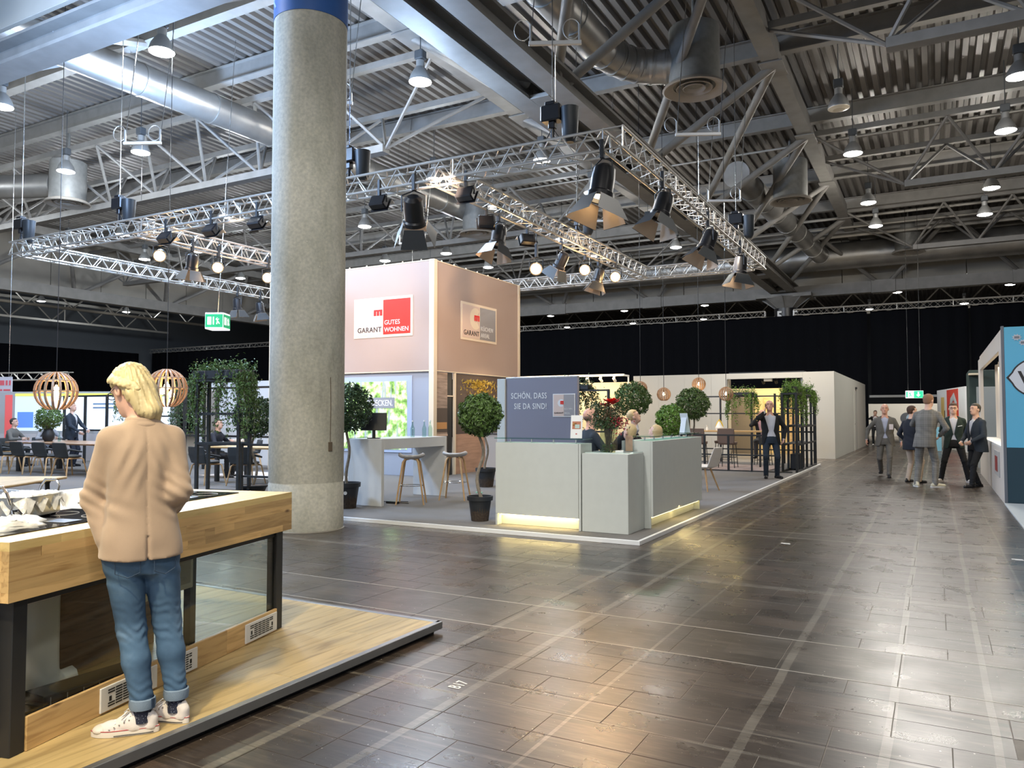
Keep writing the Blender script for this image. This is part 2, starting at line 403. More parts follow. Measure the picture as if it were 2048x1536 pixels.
# scraps lying about on the aisle
PAPER = mat('paper_scrap', (.75, .73, .70), .7)
for k, (x, y, lb) in enumerate([(-1.56, 9.5, 'white square tape scrap on the aisle before the reception desk'), (-1.0, 3.05, 'chalk tick mark on the tiles in the middle of the aisle'), (.55, 5.2, 'small pale scrap on the aisle right of the tape residue'), (.72, 9.6, 'pale scrap on the floor near the white slab of the right booth'), (1.02, 7.2, 'faint white number residue at the right edge of the floor')]):
    b = MB()
    if k == 1:
        b.tube([(-.12, -.05, 0), (0, 0, 0), (.16, .12, 0)], .006, 4); b.tube([(-.07, .03, 0), (.0, .0, 0), (.04, -.04, 0)], .005, 4)
    else: b.box(-.05, .05, -.03, .03, -.0005, .001); b.box(-.02, .06, -.05, -.02, -.0005, .0012)
    tag(b.build('floor_scrap', PAPER, loc=(x, y, .002)), lb, 'scrap')

# ---------------- roof deck, outer walls, curtain ----------------
def deck_mat():
    m = mat('corrugated_deck', (.235, .22, .205), .5, .35); N, L, b = nodes(m)
    tc = N.new('ShaderNodeTexCoord'); mp = N.new('ShaderNodeMapping'); mp.inputs['Scale'].default_value = (3.0, .25, 1); L.new(tc.outputs['Object'], mp.inputs[0])
    nz = N.new('ShaderNodeTexNoise'); nz.inputs['Scale'].default_value = 1; nz.inputs['Detail'].default_value = 3; L.new(mp.outputs[0], nz.inputs['Vector'])
    r = ramp(N, [(.3, (.135, .125, .115)), (.7, (.245, .228, .21))]); L.new(nz.outputs[0], r.inputs[0]); L.new(r.outputs[0], b.inputs['Base Color']); return m
DECK = deck_mat()
b = MB(); x = -62.0; prof = []
while x < 17:
    prof += [(x, 11.62), (x + .10, 11.62), (x + .14, 11.5), (x + .25, 11.5)]; x += .33
    prof.append((x - .04, 11.5)) if False else None
prof2 = []
x = -62.0
while x < 17:
    prof2 += [(x, 11.66), (x + .12, 11.66), (x + .155, 11.53), (x + .295, 11.53)]; x += .33
n = len(prof2)
vs = [(p[0], yy, p[1]) for yy in (-8, 77.8) for p in prof2]
b.add(vs, [(i, i + 1, n + i + 1, n + i) for i in range(n - 1)])
b.box(-62, 17, -8, 78, 11.8, 12)
tag(b.build('ceiling', DECK), kind='structure')
DKW = mat('dark_hall_wall', (.02, .024, .03), .8)
GREYW = mat('grey_partition', (.30, .275, .235), .75, var=.08, scale=.8)
tag(MB().box(-62, 17, 77.8, 78, 0, 12).build('wall_back', DKW), kind='structure')
tag(MB().box(-62, -61.8, -8, 78, 0, 12).build('wall_left', mat('left_hall_wall', (.09, .10, .11), .8)), kind='structure')
tag(MB().box(16.8, 17, -2, 78, 0, 12).build('wall_right', mat('side_wall', (.12, .12, .12), .8)), kind='structure')
# smoke partition above the far girder, in panels
sp = thing('upper_partition', 'grey panelled partition above the far roof girder', 'wall panel', (0, 0, 0))
x = -43.4
while x < 16:
    MB().bbox(x + .012, x + 2.97, 46.5, 46.6, 8.35, 11.6, .006).build('panel', GREYW, sp); x += 3
sp = thing('side_partition', 'grey panelled partition above the left roof girder', 'wall panel', (0, 0, 0))
y = 10.5
while y < 46:
    MB().bbox(-43.75, -43.65, y + .012, y + 2.97, 8.4, 11.6, .006).build('panel', GREYW, sp); y += 3
CURT = mat('black_curtain', (.0022, .0026, .004), .95, spec=.1)
def curtain(label, x0, x1, z0, z1):
    b = MB(); x = x0; k = 0; pts = []
    while x < x1: pts.append((x, 44.0 + .07 * math.sin(k * 1.9) + .03 * math.sin(k * .7))); x += .22; k += 1
    n = len(pts); b.add([(p[0], p[1] + q, z) for q in (0, .012) for z in (z0, z1) for p in pts], [(i, i + 1, n + i + 1, n + i) for i in range(n - 1)] + [(2 * n + i + 1, 2 * n + i, 3 * n + i, 3 * n + i + 1) for i in range(n - 1)])
    tag(b.build('curtain', CURT, smooth=2), label, 'curtain')
curtain('floor-length black masking curtain across the hall, left of the aisle passage', -60, -2.9, 0, 6.9)
curtain('black curtain header above the passage with the green exit sign', -2.86, 1.6, 2.42, 6.9)
curtain('black curtain to the right of the aisle passage', 1.62, 16.5, 0, 6.9)
b = MB(); y = 6.0; k = 0; pts = []
while y < 43.8: pts.append((-61.4 + .07 * math.sin(k * 1.9), y)); y += .25; k += 1
n = len(pts); b.add([(p[0], p[1], z) for z in (0, 6.9) for p in pts], [(i, i + 1, n + i + 1, n + i) for i in range(n - 1)]); tag(b.build('curtain', CURT, smooth=2), 'black masking curtain along the far left side of the hall', 'curtain')
MB().bbox(-2.95, 1.65, 43.8, 43.95, 2.40, 2.52, .004).build('x', mat('passage_rail', (.22, .22, .21), .5)).name = 'passage_rail'
tag(bpy.data.objects['passage_rail'], 'grey rail across the aisle passage under the black curtain', 'rail')

# ---------------- steel roof ----------------
def rod(mb, a, b_, r, n=8): mb.tube([a, b_], r, n)
def beam_between(a, b_, w_, h_, m, name, parent):
    a = V(a); b_ = V(b_); d = (b_ - a); L_ = d.length
    o = MB(); t_ = .03
    # I-section along X, web vertical
    o.box(0, L_, -w_ / 2, w_ / 2, -h_ / 2, -h_ / 2 + t_); o.box(0, L_, -w_ / 2, w_ / 2, h_ / 2 - t_, h_ / 2); o.box(0, L_, -t_ / 2, t_ / 2, -h_ / 2 + t_, h_ / 2 - t_)
    ob = o.build(name, m, parent); ob.location = a; ob.rotation_euler = d.to_track_quat('X', 'Z').to_euler(); return ob
g = thing('main_roof_girder', 'huge painted steel girder running above the concrete column into the hall', 'girder')
b = MB(); b.box(-8.05, -7.58, -6, 46, 8.35, 8.42); b.box(-8.05, -7.58, -6, 46, 8.75, 8.82); b.box(-7.84, -7.80, -6, 46, 8.42, 8.75)
b.build('bottom_beam', GIRD, g)
b = MB(); b.box(-7.12, -6.65, -6, 46, 8.35, 8.42); b.box(-7.12, -6.65, -6, 46, 8.75, 8.82); b.box(-6.9, -6.86, -6, 46, 8.42, 8.75)
b.build('bottom_beam', GIRD, g)
NY = [3.2, 9.2, 15.2, 21.1, 27.1, 33.0, 39.4, 45.2]
for y in NY: MB().bbox(-7.579, -7.121, y - .55, y + .55, 8.345, 8.44, .01).build('tie_plate', GIRD, g)
for sgn, xt in ((1, -3.6), (-1, -11.1)):
    MB().box(xt - .22, xt + .22, -6, 46, 10.75, 11.2).build('top_beam', GIRD, g)
    for k, y in enumerate(NY[:-1]):
        b = MB(); rod(b, (xt, y, 10.8), (-7.35 + sgn * .35, y, 8.75), .115, 10); b.build('diagonal', GIRD, g, smooth=True)
        b = MB(); rod(b, (xt, y, 10.8), (-7.35 + sgn * .35, NY[k + 1] - .4, 8.75), .115, 10); b.build('diagonal', GIRD, g, smooth=True)
        MB().bbox(xt - .3, xt + .3, y - .5, y + .5, 10.7, 10.74, .005).build('gusset', GIRD, g)
# purlins
for k, y in enumerate([4.2, 9.6, 15.2, 20.9, 26.5, 33.2, 38.4]):
    t = thing('roof_purlin', 'grey steel roof purlin crossing the deck, number %s from the camera' % ['one', 'two', 'three', 'four', 'five', 'six', 'seven'][k], 'roof beam', group='roof purlins')
    beam_between((-43.5, y, 11.25), (16.5, y, 11.25), .26, .5, GIRD, 'beam', t)
# lattice trusses across the hall
def lattice(y, x0, x1, label, xs, zb=9.3, zt=11.0, half=1.45):
    t = thing('roof_truss', label, 'truss', group='roof trusses across the hall')
    for s in (-1, 1):
        b = MB(); b.box(x0, x1, y + s * half - .09, y + s * half + .09, zt - .1, zt + .08); b.build('top_chord', GIRD, t)
    MB().box(min(xs), max(xs), y - .16, y + .16, zb - .13, zb + .09).build('bottom_chord', GIRD, t)
    prev = x0 if x0 > -4 else x1
    for k, xb in enumerate(xs):
        nxt = [xb - 1.28, xb + 1.28]
        if k == 0: nxt = [x0 + .2 if x0 > -4 else x1 - .2, xb + (1.28 if x0 > -4 else -1.28)]
        for xn in nxt:
            for s in (-1, 1):
                b = MB(); rod(b, (xb, y, zb), (xn, y + s * half, zt - .1), .05, 6); b.build('diagonal', GIRD, t)
for y, w1 in ((6.3, 'nearest'), (17.8, 'second'), (29.0, 'third'), (40.2, 'farthest')):
    lattice(y, -3.6, 16, w1 + ' lattice roof truss right of the main girder', [-.75 + 2.56 * k for k in range(7)])
    lattice(y, -43.3, -11.1, w1 + ' lattice roof truss left of the main girder', [-13.95 - 2.56 * k for k in range(12)])
# far girder with wide V struts, and the left one
g = thing('far_roof_girder', 'long grey roof girder with wide V struts in front of the grey partition', 'girder')
MB().box(-43.5, 16, 45.75, 46.25, 8.15, 8.75).build('bottom_beam', GIRD, g)
MB().box(-43.5, 16, 42.1, 42.4, 10.7, 11.1).build('top_beam', GIRD, g)
for xb in [-41.0 + 6.45 * k for k in range(9)]:
    if -9 < xb < -5.5: continue
    for s in (-1, 1):
        b = MB(); rod(b, (xb + s * .3, 46, 8.7), (xb + s * 2.9, 42.25, 10.8), .11, 8); b.build('strut', GIRD, g, smooth=True)
    MB().bbox(xb - .6, xb + .6, 45.7, 46.3, 8.1, 8.8, .02).build('node_box', GIRD, g)
g = thing('left_roof_girder', 'grey roof girder with V struts along the left side of the hall', 'girder')
MB().box(-43.65, -43.1, 6, 46, 8.15, 8.75).build('bottom_beam', GIRD, g)
MB().box(-40, -39.7, 6, 46, 10.7, 11.1).build('top_beam', GIRD, g)
for yb in [9 + 6.0 * k for k in range(6)]:
    for s in (-1, 1):
        b = MB(); rod(b, (-43.4, yb + s * .3, 8.7), (-39.85, yb + s * 2.8, 10.8), .11, 8); b.build('strut', GIRD, g, smooth=True)
g = thing('cross_girder', 'broad grey girder crossing the upper left corner in front of a grey partition', 'girder')
MB().box(-43, -8.1, 8.2, 8.75, 8.35, 8.42).build('bottom_flange', GIRD, g); MB().box(-43, -8.1, 8.45, 8.50, 8.42, 8.80).build('web', GIRD, g); MB().box(-43, -8.1, 8.2, 8.75, 8.801, 8.86).build('top_flange', GIRD, g)
MB().box(-43, -11.4, 12.0, 12.3, 10.7, 11.1).build('top_beam', GIRD, g)
for xb in (-14.2, -20.6, -27.0, -33.4):
    for s in (-1, 1):
        b = MB(); rod(b, (xb + s * .3, 8.5, 8.8), (xb + s * 2.9, 12.15, 10.75), .11, 8); b.build('strut', GIRD, g, smooth=True)
sp = thing('near_partition', 'grey panelled partition above the girder in the upper left corner', 'wall panel')
x = -43
while x < -10.5: MB().bbox(x + .012, x + 2.97, 8.0, 8.1, 8.87, 11.5, .006).build('panel', GREYW, sp); x += 3
# pipes
PIPE = mat('grey_pipe', (.40, .38, .34), .4, .4)
for k, (y, z, r) in enumerate([(39.6, 10.9, .07), (40.8, 10.7, .06), (41.6, 10.45, .08), (28.0, 10.85, .04)]):
    b = MB(); b.tube([(-30, y, z), (16, y, z)], r, 8); tag(b.build('ceiling_pipe', PIPE, smooth=True), ['upper long pipe before the far girder', 'middle long pipe before the far girder', 'lowest and thickest long pipe before the far girder', 'thin conduit under the deck in mid hall'][k], 'pipe')
# ducts
def duct(name, label, pts, r, seg=1.5):
    t = thing(name, label, 'duct'); P = [V(p) for p in pts]
    b = MB(); b.tube(P, r, 24); o = b.build('duct_tube', GALV, t, smooth=True)
    for a, c in zip(P[:-1], P[1:]):
        L_ = (c - a).length; nn = max(1, int(L_ / seg))
        for k in range(nn + 1):
            p = a.lerp(c, k / nn); d = (c - a).normalized()
            bb = MB(); bb.tube([p - d * .03, p + d * .03], r + .02, 24); bb.build('joint_ring', GALV, t, smooth=True)
    return t
duct('air_duct', 'big round silver air duct along the far grey partition', [(-30, 44.4, 10.0), (16, 44.4, 10.0)], .72, 3)
def elbow(a, c, d, n=6):
    a, c, d = V(a), V(c), V(d); return [a.lerp(c, t).lerp(c.lerp(d, t), t) for t in [k / n for k in range(n + 1)]]
duct('air_duct', 'silver spiral duct bending right above the lighting truss corner', [(-6.75, 7, 10.1)] + elbow((-6.75, 16.3, 10.1), (-6.7, 17.9, 10.1), (-5.6, 18.1, 10.0)) + [(-4.95, 18.2, 10.0)], .40, 1.2)
duct('air_duct', 'long silver duct in the upper left of the hall behind the column', [(-18.1, 8.25, 10.2), (-17.4, 28, 10.2)], .42, 2)
duct('air_duct', 'silver duct slanting down towards the far partition', [(-6.0, 27.5, 10.0), (-5.2, 43.7, 10.0)], .45, 2)
duct('air_duct', 'short silver duct at the left edge of the picture', [(-34, 13.6, 9.8), (-27.45, 16.1, 9.7)], .42, 2)
DIFF = mat('diffuser_grey', (.20, .20, .19), .5, .3, var=.1)
for k, (x, y, zz, lb) in enumerate([(-4.93, 18.15, 9.3, 'round grey air outlet drum nearest the camera, beside the silver bend'), (-4.5, 29.5, 9.3, 'round grey air outlet drum over the far aisle, beside the roof truss'), (-16.8, 27.6, 9.1, 'round grey air outlet drum above the brown sign cube'), (-1.0, 42.6, 9.5, 'round grey air outlet drum on the big duct at the far end'), (-27.0, 16.3, 9.0, 'round grey air outlet drum in the upper left of the hall')]):
    t = thing('air_diffuser', lb, 'air outlet', (x, y, zz))
    MB().lathe([(.60, .12), (.60, 1.5), (.58, 1.52), (.05, 1.53), (.05, 2.6)], n=28).build('drum', DIFF, t, smooth=True)
    MB().lathe([(.50, .10), (.72, .0), (.76, .02), (.70, .10), (.62, .14)], n=28, cap=False).build('rim', mat('diffuser_rim', (.34, .31, .27), .5), t, smooth=True)
    for r in (.42, .26): MB().lathe([(r - .07, .12), (r, .04), (r + .02, .05), (r - .05, .14)], n=24, cap=False).build('vane', mat('diffuser_rim', (.34, .31, .27), .5), t, smooth=True)

# ---------------- hall lamps ----------------
LENS = mat('lamp_lens', (1, 1, 1), .3, emit=18, ecol=(1, .97, .92)); LENSOFF = mat('lamp_lens_off', (.75, .66, .5), .3)
SHADE = mat('lamp_shade', (.34, .34, .33), .35, .5)
def hall_lamp(x, y, z, label, off=False):
    t = thing('hall_lamp', label, 'lamp', (x, y, z), group='bell-shaped hall lamps')
    MB().lathe([(.27, 0), (.275, .02), (.235, .16), (.15, .30), (.10, .36), (.10, .52), (.05, .54)], n=20).build('shade', SHADE, t, smooth=True)
    MB().lathe([(.001, -.06), (.15, -.05), (.265, -.012), (.27, .002)], n=20, cap=False).build('lens', LENSOFF if off else LENS, t)
    b = MB(); b.bbox(-.12, .12, -.1, .1, .54, .76, .02); b.build('ballast_box', DARK if False else DKGREY, t)
    b = MB(); b.tube([(0, 0, .76), (0, 0, 11.62 - z)], .012, 5); b.build('hanger', DKGREY, t)
    return t
ords = ['first', 'second', 'third', 'fourth', 'fifth', 'sixth', 'seventh', 'eighth']
cols = [(1.9, 'right of the aisle'), (-2.05, 'over the aisle, next to the main girder'), (-10.7, 'just left of the main girder'), (-14.8, 'second column left of the main girder'), (-21.1, 'third column left of the main girder'), (-24.9, 'fourth column left of the main girder'), (-31.5, 'fifth column left of the main girder'), (-35.5, 'leftmost column')]
lrows = [10.95, 14.95, 21.5, 25.5, 31.75, 35.85]
proto = None
for ri, y in enumerate(lrows):
    for ci, (x, w1) in enumerate(cols):
        if y < 16 and x > -12: 
            if not (y > 14 and x < -10 and x > -12): continue
        lb = 'hall lamp %s, %s row from the camera' % (w1, ords[ri])
        off = (ri == 2 and ci == 1)
        if off: hall_lamp(x, y, 9.5, 'unlit hall lamp over the aisle, next to the main girder', True); continue
        if proto is None: proto = hall_lamp(x, y, 9.5, lb)
        else: copy_tree(proto, loc=(x, y, 9.5), label=lb)
        if ri in (1, 2, 4) or (ri == 0): light('POINT', (x, y, 9.38), 420 if ri < 4 else 560, COOL if x < -12 else (1, .95, .87), .25)
for k, x in enumerate([8.5, 2.0, -4.2, -10.5, -16.8, -23, -29.3, -35.6, -42]):
    for j, (y, z) in enumerate(((50.5, 9.5), (56, 9.5), (64, 9.5))):
        copy_tree(proto, loc=(x + (j % 2) * 2.2, y, z), label='small distant hall lamp beyond the far girder, %s from the right in its %s row' % ((ords + ['ninth'])[k], ords[j]), group='distant hall lamps')
for k, (x, y) in enumerate([(-48, 14), (-48, 21), (-48, 28), (-48, 35), (-55, 17), (-55, 24.5), (-55, 31.5), (-55, 38)]):
    copy_tree(proto, loc=(x, y, 9.5), label='distant hall lamp beyond the left girder, %s of the %s row from the camera' % (ords[k % 4], ['nearer', 'farther'][k // 4]), group='distant hall lamps'); 
for y in (14, 26, 38): light('POINT', (-51, y, 8.8), 450, COOL, .3)
for k, x in enumerate((-50.5, -58)):
    t = thing('far_roof_truss', ['pale lattice truss beyond the left girder', 'farthest lattice truss at the left side of the hall'][k], 'truss')
    MB().box(x - .12, x + .12, 4, 44, 9.9, 10.1).build('top_chord', PIPE, t); MB().box(x - .12, x + .12, 4, 44, 8.5, 8.65).build('bottom_chord', PIPE, t)
    b = MB(); y = 4
    while y < 42: rod(b, (x, y, 8.6), (x, y + 1.5, 10), .05, 4); rod(b, (x, y + 3, 8.6), (x, y + 1.5, 10), .05, 4); y += 3
    tag(b.build('lacing', PIPE, t), kind='stuff'); b = MB()
    for y in (5, 20, 35): rod(b, (x, y, 8.6), (x, y, 11.6), .05, 5); rod(b, (x, y, 10), (x, y, 11.6), .05, 5)
    b.build('hanger', PIPE, t)
# far trusses behind the girder
for k, y in enumerate((54, 66)):
    t = thing('far_roof_truss', ['pale lattice truss beyond the far girder', 'farthest faint lattice truss under the roof'][k], 'truss')
    MB().box(-55, 16, y - .15, y + .15, 11.0, 11.25).build('top_chord', PIPE, t); MB().box(-55, 16, y - .15, y + .15, 9.4, 9.6).build('bottom_chord', PIPE, t)
    b = MB(); x = -55
    while x < 14: rod(b, (x, y, 9.5), (x + 1.5, y, 11.1), .05, 4); rod(b, (x + 3, y, 9.5), (x + 1.5, y, 11.1), .05, 4); x += 3
    tag(b.build('lacing', PIPE, t), kind='stuff')

# ---------------- concrete columns ----------------
def conc():
    m = mat('concrete', (.40, .385, .33), .8); N, L, b = nodes(m); tc = N.new('ShaderNodeTexCoord')
    n1 = N.new('ShaderNodeTexNoise'); n1.inputs['Scale'].default_value = 1.7; n1.inputs['Detail'].default_value = 8; n1.inputs['Roughness'].default_value = .62
    mp = N.new('ShaderNodeMapping'); mp.inputs['Scale'].default_value = (1.6, 1.6, .45); L.new(tc.outputs['Object'], mp.inputs[0]); L.new(mp.outputs[0], n1.inputs['Vector'])
    r = ramp(N, [(.25, (.30, .295, .25)), (.45, (.43, .425, .365)), (.6, (.50, .49, .43)), (.8, (.60, .59, .53))]); L.new(n1.outputs[0], r.inputs[0])
    n2 = N.new('ShaderNodeTexNoise'); n2.inputs['Scale'].default_value = 26; n2.inputs['Detail'].default_value = 4; L.new(tc.outputs['Object'], n2.inputs['Vector'])
    r2 = ramp(N, [(.3, (.86, .86, .86)), (.5, (1, 1, 1)), (.78, (1.22, 1.2, 1.15))]); L.new(n2.outputs[0], r2.inputs[0])
    mx = N.new('ShaderNodeMix'); mx.data_type = 'RGBA'; mx.blend_type = 'MULTIPLY'; mx.inputs[0].default_value = 1; L.new(r.outputs[0], mx.inputs[6]); L.new(r2.outputs[0], mx.inputs[7])
    vo = N.new('ShaderNodeTexVoronoi'); vo.inputs['Scale'].default_value = 7; L.new(tc.outputs['Object'], vo.inputs['Vector'])
    vr = ramp(N, [(.035, (1, 1, 1)), (.06, (0, 0, 0))]); L.new(vo.outputs['Distance'], vr.inputs[0])
    m3 = N.new('ShaderNodeMix'); m3.data_type = 'RGBA'; L.new(vr.outputs[0], m3.inputs[0]); L.new(mx.outputs[2], m3.inputs[6]); m3.inputs[7].default_value = (.6, .58, .52, 1)
    L.new(m3.outputs[2], b.inputs['Base Color'])
    bp = N.new('ShaderNodeBump'); bp.inputs['Strength'].default_value = .35; bp.inputs['Distance'].default_value = .01; L.new(n1.outputs[0], bp.inputs['Height']); L.new(bp.outputs[0], b.inputs['Normal'])
    return m
CONC = conc(); BLUE = mat('blue_band', (.035, .12, .38), .5, var=.05)
CX, CY = -7.36, 7.74
t = thing('concrete_column', 'massive round bare concrete column beside the wooden kitchen platform', 'column', (CX, CY, 0))
MB().lathe([(.48, .012), (.488, .05), (.486, .60), (.480, .612), (.480, .628), (.486, .64), (.484, 6.78)], n=72).build('shaft', CONC, t, smooth=True)
MB().lathe([(.50, 0), (.50, .010), (.484, .014)], n=72).build('base_joint', mat('joint_sealant', (.32, .30, .26), .6), t, smooth=True)
MB().lathe([(.490, 6.78), (.490, 7.9)], n=72, cap=False).build('colour_band', BLUE, t, smooth=True)
MB().lathe([(.48, 7.9), (.9, 8.35)], n=4).build('capital', GIRD, t)
def wrap(o, r):
    for v_ in o.data.vertices:
        a = v_.co.x / r; rr = r + v_.co.z; v_.co = (rr * math.sin(a), -rr * math.cos(a), v_.co.y)
o = text('5', 1.05, WHITE, M.Translation((-.34, 7.02, .006)), t, ext=.004, ax='LEFT', bold=.02); wrap(o, .490)
ra = math.atan2(CX, -CY) ; o.rotation_euler = (0, 0, math.atan2(0 - CY, 0 - CX) + PI / 2)
b = MB(); b.tube([(.03, .0, 0), (-.05, .1, 0), (-.02, .2, 0), (.05, .22, 0)], .022, 8); o = b.build('moon_mark', mat('pale_blue', (.35, .5, .75), .5), t); 
for v_ in o.data.vertices: v_.co.y += 6.9; v_.co.x -= .62; v_.co.z *= .2
wrap(o, .490); o.rotation_euler = (0, 0, math.atan2(0 - CY, 0 - CX) + PI / 2)
b = MB(); b.bbox(-.03, .03, -.012, .012, -.06, .06, .004); b.tube([(0, 0, .06), (.005, 0, .5), (-.004, 0, .9)], .006, 5)
o = b.build('junction_box', mat('old_box', (.10, .075, .05), .6), t); a = math.radians(-61.3 + 52); o.location = (.487 * math.cos(a), .487 * math.sin(a), 1.19 - .1); o.rotation_euler = (0, 0, a + PI / 2)
t = thing('concrete_column', 'far concrete column top with capital and number sign above the black curtain', 'column', (-7.36, 46.0, 0))
MB().lathe([(.48, 0), (.48, 6.7)], n=32).build('shaft', CONC, t, smooth=True)
MB().lathe([(.62, 6.7), (.62, 7.55)], n=32).build('number_band', DARK, t, smooth=True)
b = MB(); b.lathe([(.55, 7.55), (1.25, 8.15)], n=8); b.box(-1.5, 1.5, -1, 1, 8.1, 8.3)
for k in range(8):
    a = k * PI / 4; b.poly([(.5 * math.cos(a), .5 * math.sin(a), 7.5), (1.4 * math.cos(a), 1.4 * math.sin(a), 8.15), (.5 * math.cos(a), .5 * math.sin(a), 8.15)], (-math.sin(a), math.cos(a), 0), .04)
b.build('capital', GIRD, t)
text('5 . 5', .72, WHITE, face_mtx((.08, -.64, 6.85), (1, 0, 0), (0, 0, 1)), t, ext=.01, ax='CENTER', bold=.02, sx=.9)
for o in t.children:
    if o.name.startswith('lettering'): o.rotation_euler = (0, 0, .15)

# ---------------- implicit surfaces for people ----------------
def smin(a, b_, k):
    h = np.clip(.5 + .5 * (b_ - a) / k, 0, 1); return b_ + (a - b_) * h - k * h * (1 - h)
class SDF:
    def __init__(s, h=.012, k=.02): s.P = []; s.h = h; s.k = k; s.clip = []; s.disp = None
    def cone(s, a, b_, ra, rb, k=None, sub=False):
        a = np.array(a, float); b_ = np.array(b_, float)
        def f(X, Y, Z):
            d = b_ - a; L2 = max(d @ d, 1e-9); t = np.clip(((X - a[0]) * d[0] + (Y - a[1]) * d[1] + (Z - a[2]) * d[2]) / L2, 0, 1)
            return np.sqrt((X - a[0] - t * d[0]) ** 2 + (Y - a[1] - t * d[1]) ** 2 + (Z - a[2] - t * d[2]) ** 2) - (ra + (rb - ra) * t)
        r = max(ra, rb); s.P.append((f, np.minimum(a, b_) - r, np.maximum(a, b_) + r, k, sub)); return s
    def ell(s, c, r, R=None, k=None, sub=False):
        c = np.array(c, float); r = np.array(r, float); R = np.eye(3) if R is None else np.array(R)
        def f(X, Y, Z):
            x = X - c[0]; y = Y - c[1]; z = Z - c[2]
            u = R[0, 0] * x + R[1, 0] * y + R[2, 0] * z; v_ = R[0, 1] * x + R[1, 1] * y + R[2, 1] * z; w_ = R[0, 2] * x + R[1, 2] * y + R[2, 2] * z
            k0 = np.sqrt((u / r[0]) ** 2 + (v_ / r[1]) ** 2 + (w_ / r[2]) ** 2); k1 = np.sqrt((u / r[0] ** 2) ** 2 + (v_ / r[1] ** 2) ** 2 + (w_ / r[2] ** 2) ** 2)
            return k0 * (k0 - 1) / np.maximum(k1, 1e-6)
        m = r.max(); s.P.append((f, c - m, c + m, k, sub)); return s
    def loft(s, secs, k=None, grow=0, p=2.3, rz=0):
        S = np.array(secs, float)
        if len(S) > 3:
            zd = np.linspace(S[0, 0], S[-1, 0], 90); D = [np.convolve(np.pad(np.interp(zd, S[:, 0], S[:, i]), 6, mode='edge'), np.hanning(15)[1:-1] / np.hanning(15).sum(), 'valid') for i in (1, 2, 3, 4)]; S = np.stack([zd] + D, 1)
        zs = S[:, 0]; ca, sa = math.cos(rz), math.sin(rz)
        def f(X, Y, Z):
            cx, cy, rx, ry = [np.interp(Z, zs, S[:, i]) for i in (1, 2, 3, 4)]; rx = rx + grow; ry = ry + grow
            dx, dy = X - cx, Y - cy; dx, dy = dx * ca + dy * sa, -dx * sa + dy * ca
            q = (np.abs(dx / rx) ** p + np.abs(dy / ry) ** p) ** (1 / p)
            return np.maximum((q - 1) * np.minimum(rx, ry), np.maximum(zs[0] - Z, Z - zs[-1]))
        rm = max(S[:, 3].max(), S[:, 4].max()) + grow
        s.P.append((f, np.array([S[:, 1].min() - rm, S[:, 2].min() - rm, zs[0]]), np.array([S[:, 1].max() + rm, S[:, 2].max() + rm, zs[-1]]), k, False)); return s
    def mesh(s):
        h = s.h; lo = np.min([p[1] for p in s.P if not p[4]], 0) - 3 * h; hi = np.max([p[2] for p in s.P if not p[4]], 0) + 3 * h
        n = np.ceil((hi - lo) / h).astype(int) + 1; ax = [lo[i] + h * np.arange(n[i]) for i in range(3)]
        F = np.full(n, .2, np.float32)
        for f, a, b_, k, sub in s.P:
            k = s.k if k is None else k; g = k + 2 * h
            i0 = np.clip(np.floor((a - g - lo) / h).astype(int), 0, n - 1); i1 = np.clip(np.ceil((b_ + g - lo) / h).astype(int) + 1, 1, n)
            sl = tuple(slice(i0[i], i1[i]) for i in range(3)); X, Y, Z = np.meshgrid(*[ax[i][sl[i]] for i in range(3)], indexing='ij', sparse=True)
            d = f(X, Y, Z); F[sl] = -smin(-F[sl], d, max(k, 1e-4)) if sub else smin(F[sl], d, max(k, 1e-4))
        X, Y, Z = np.meshgrid(*ax, indexing='ij', sparse=True)
        if s.disp: 
            near = np.abs(F) < .05
            F = np.where(near, F + s.disp(X, Y, Z), F)
        for c in s.clip: F = np.maximum(F, c(X, Y, Z))
        return surfnet(F, lo, h)
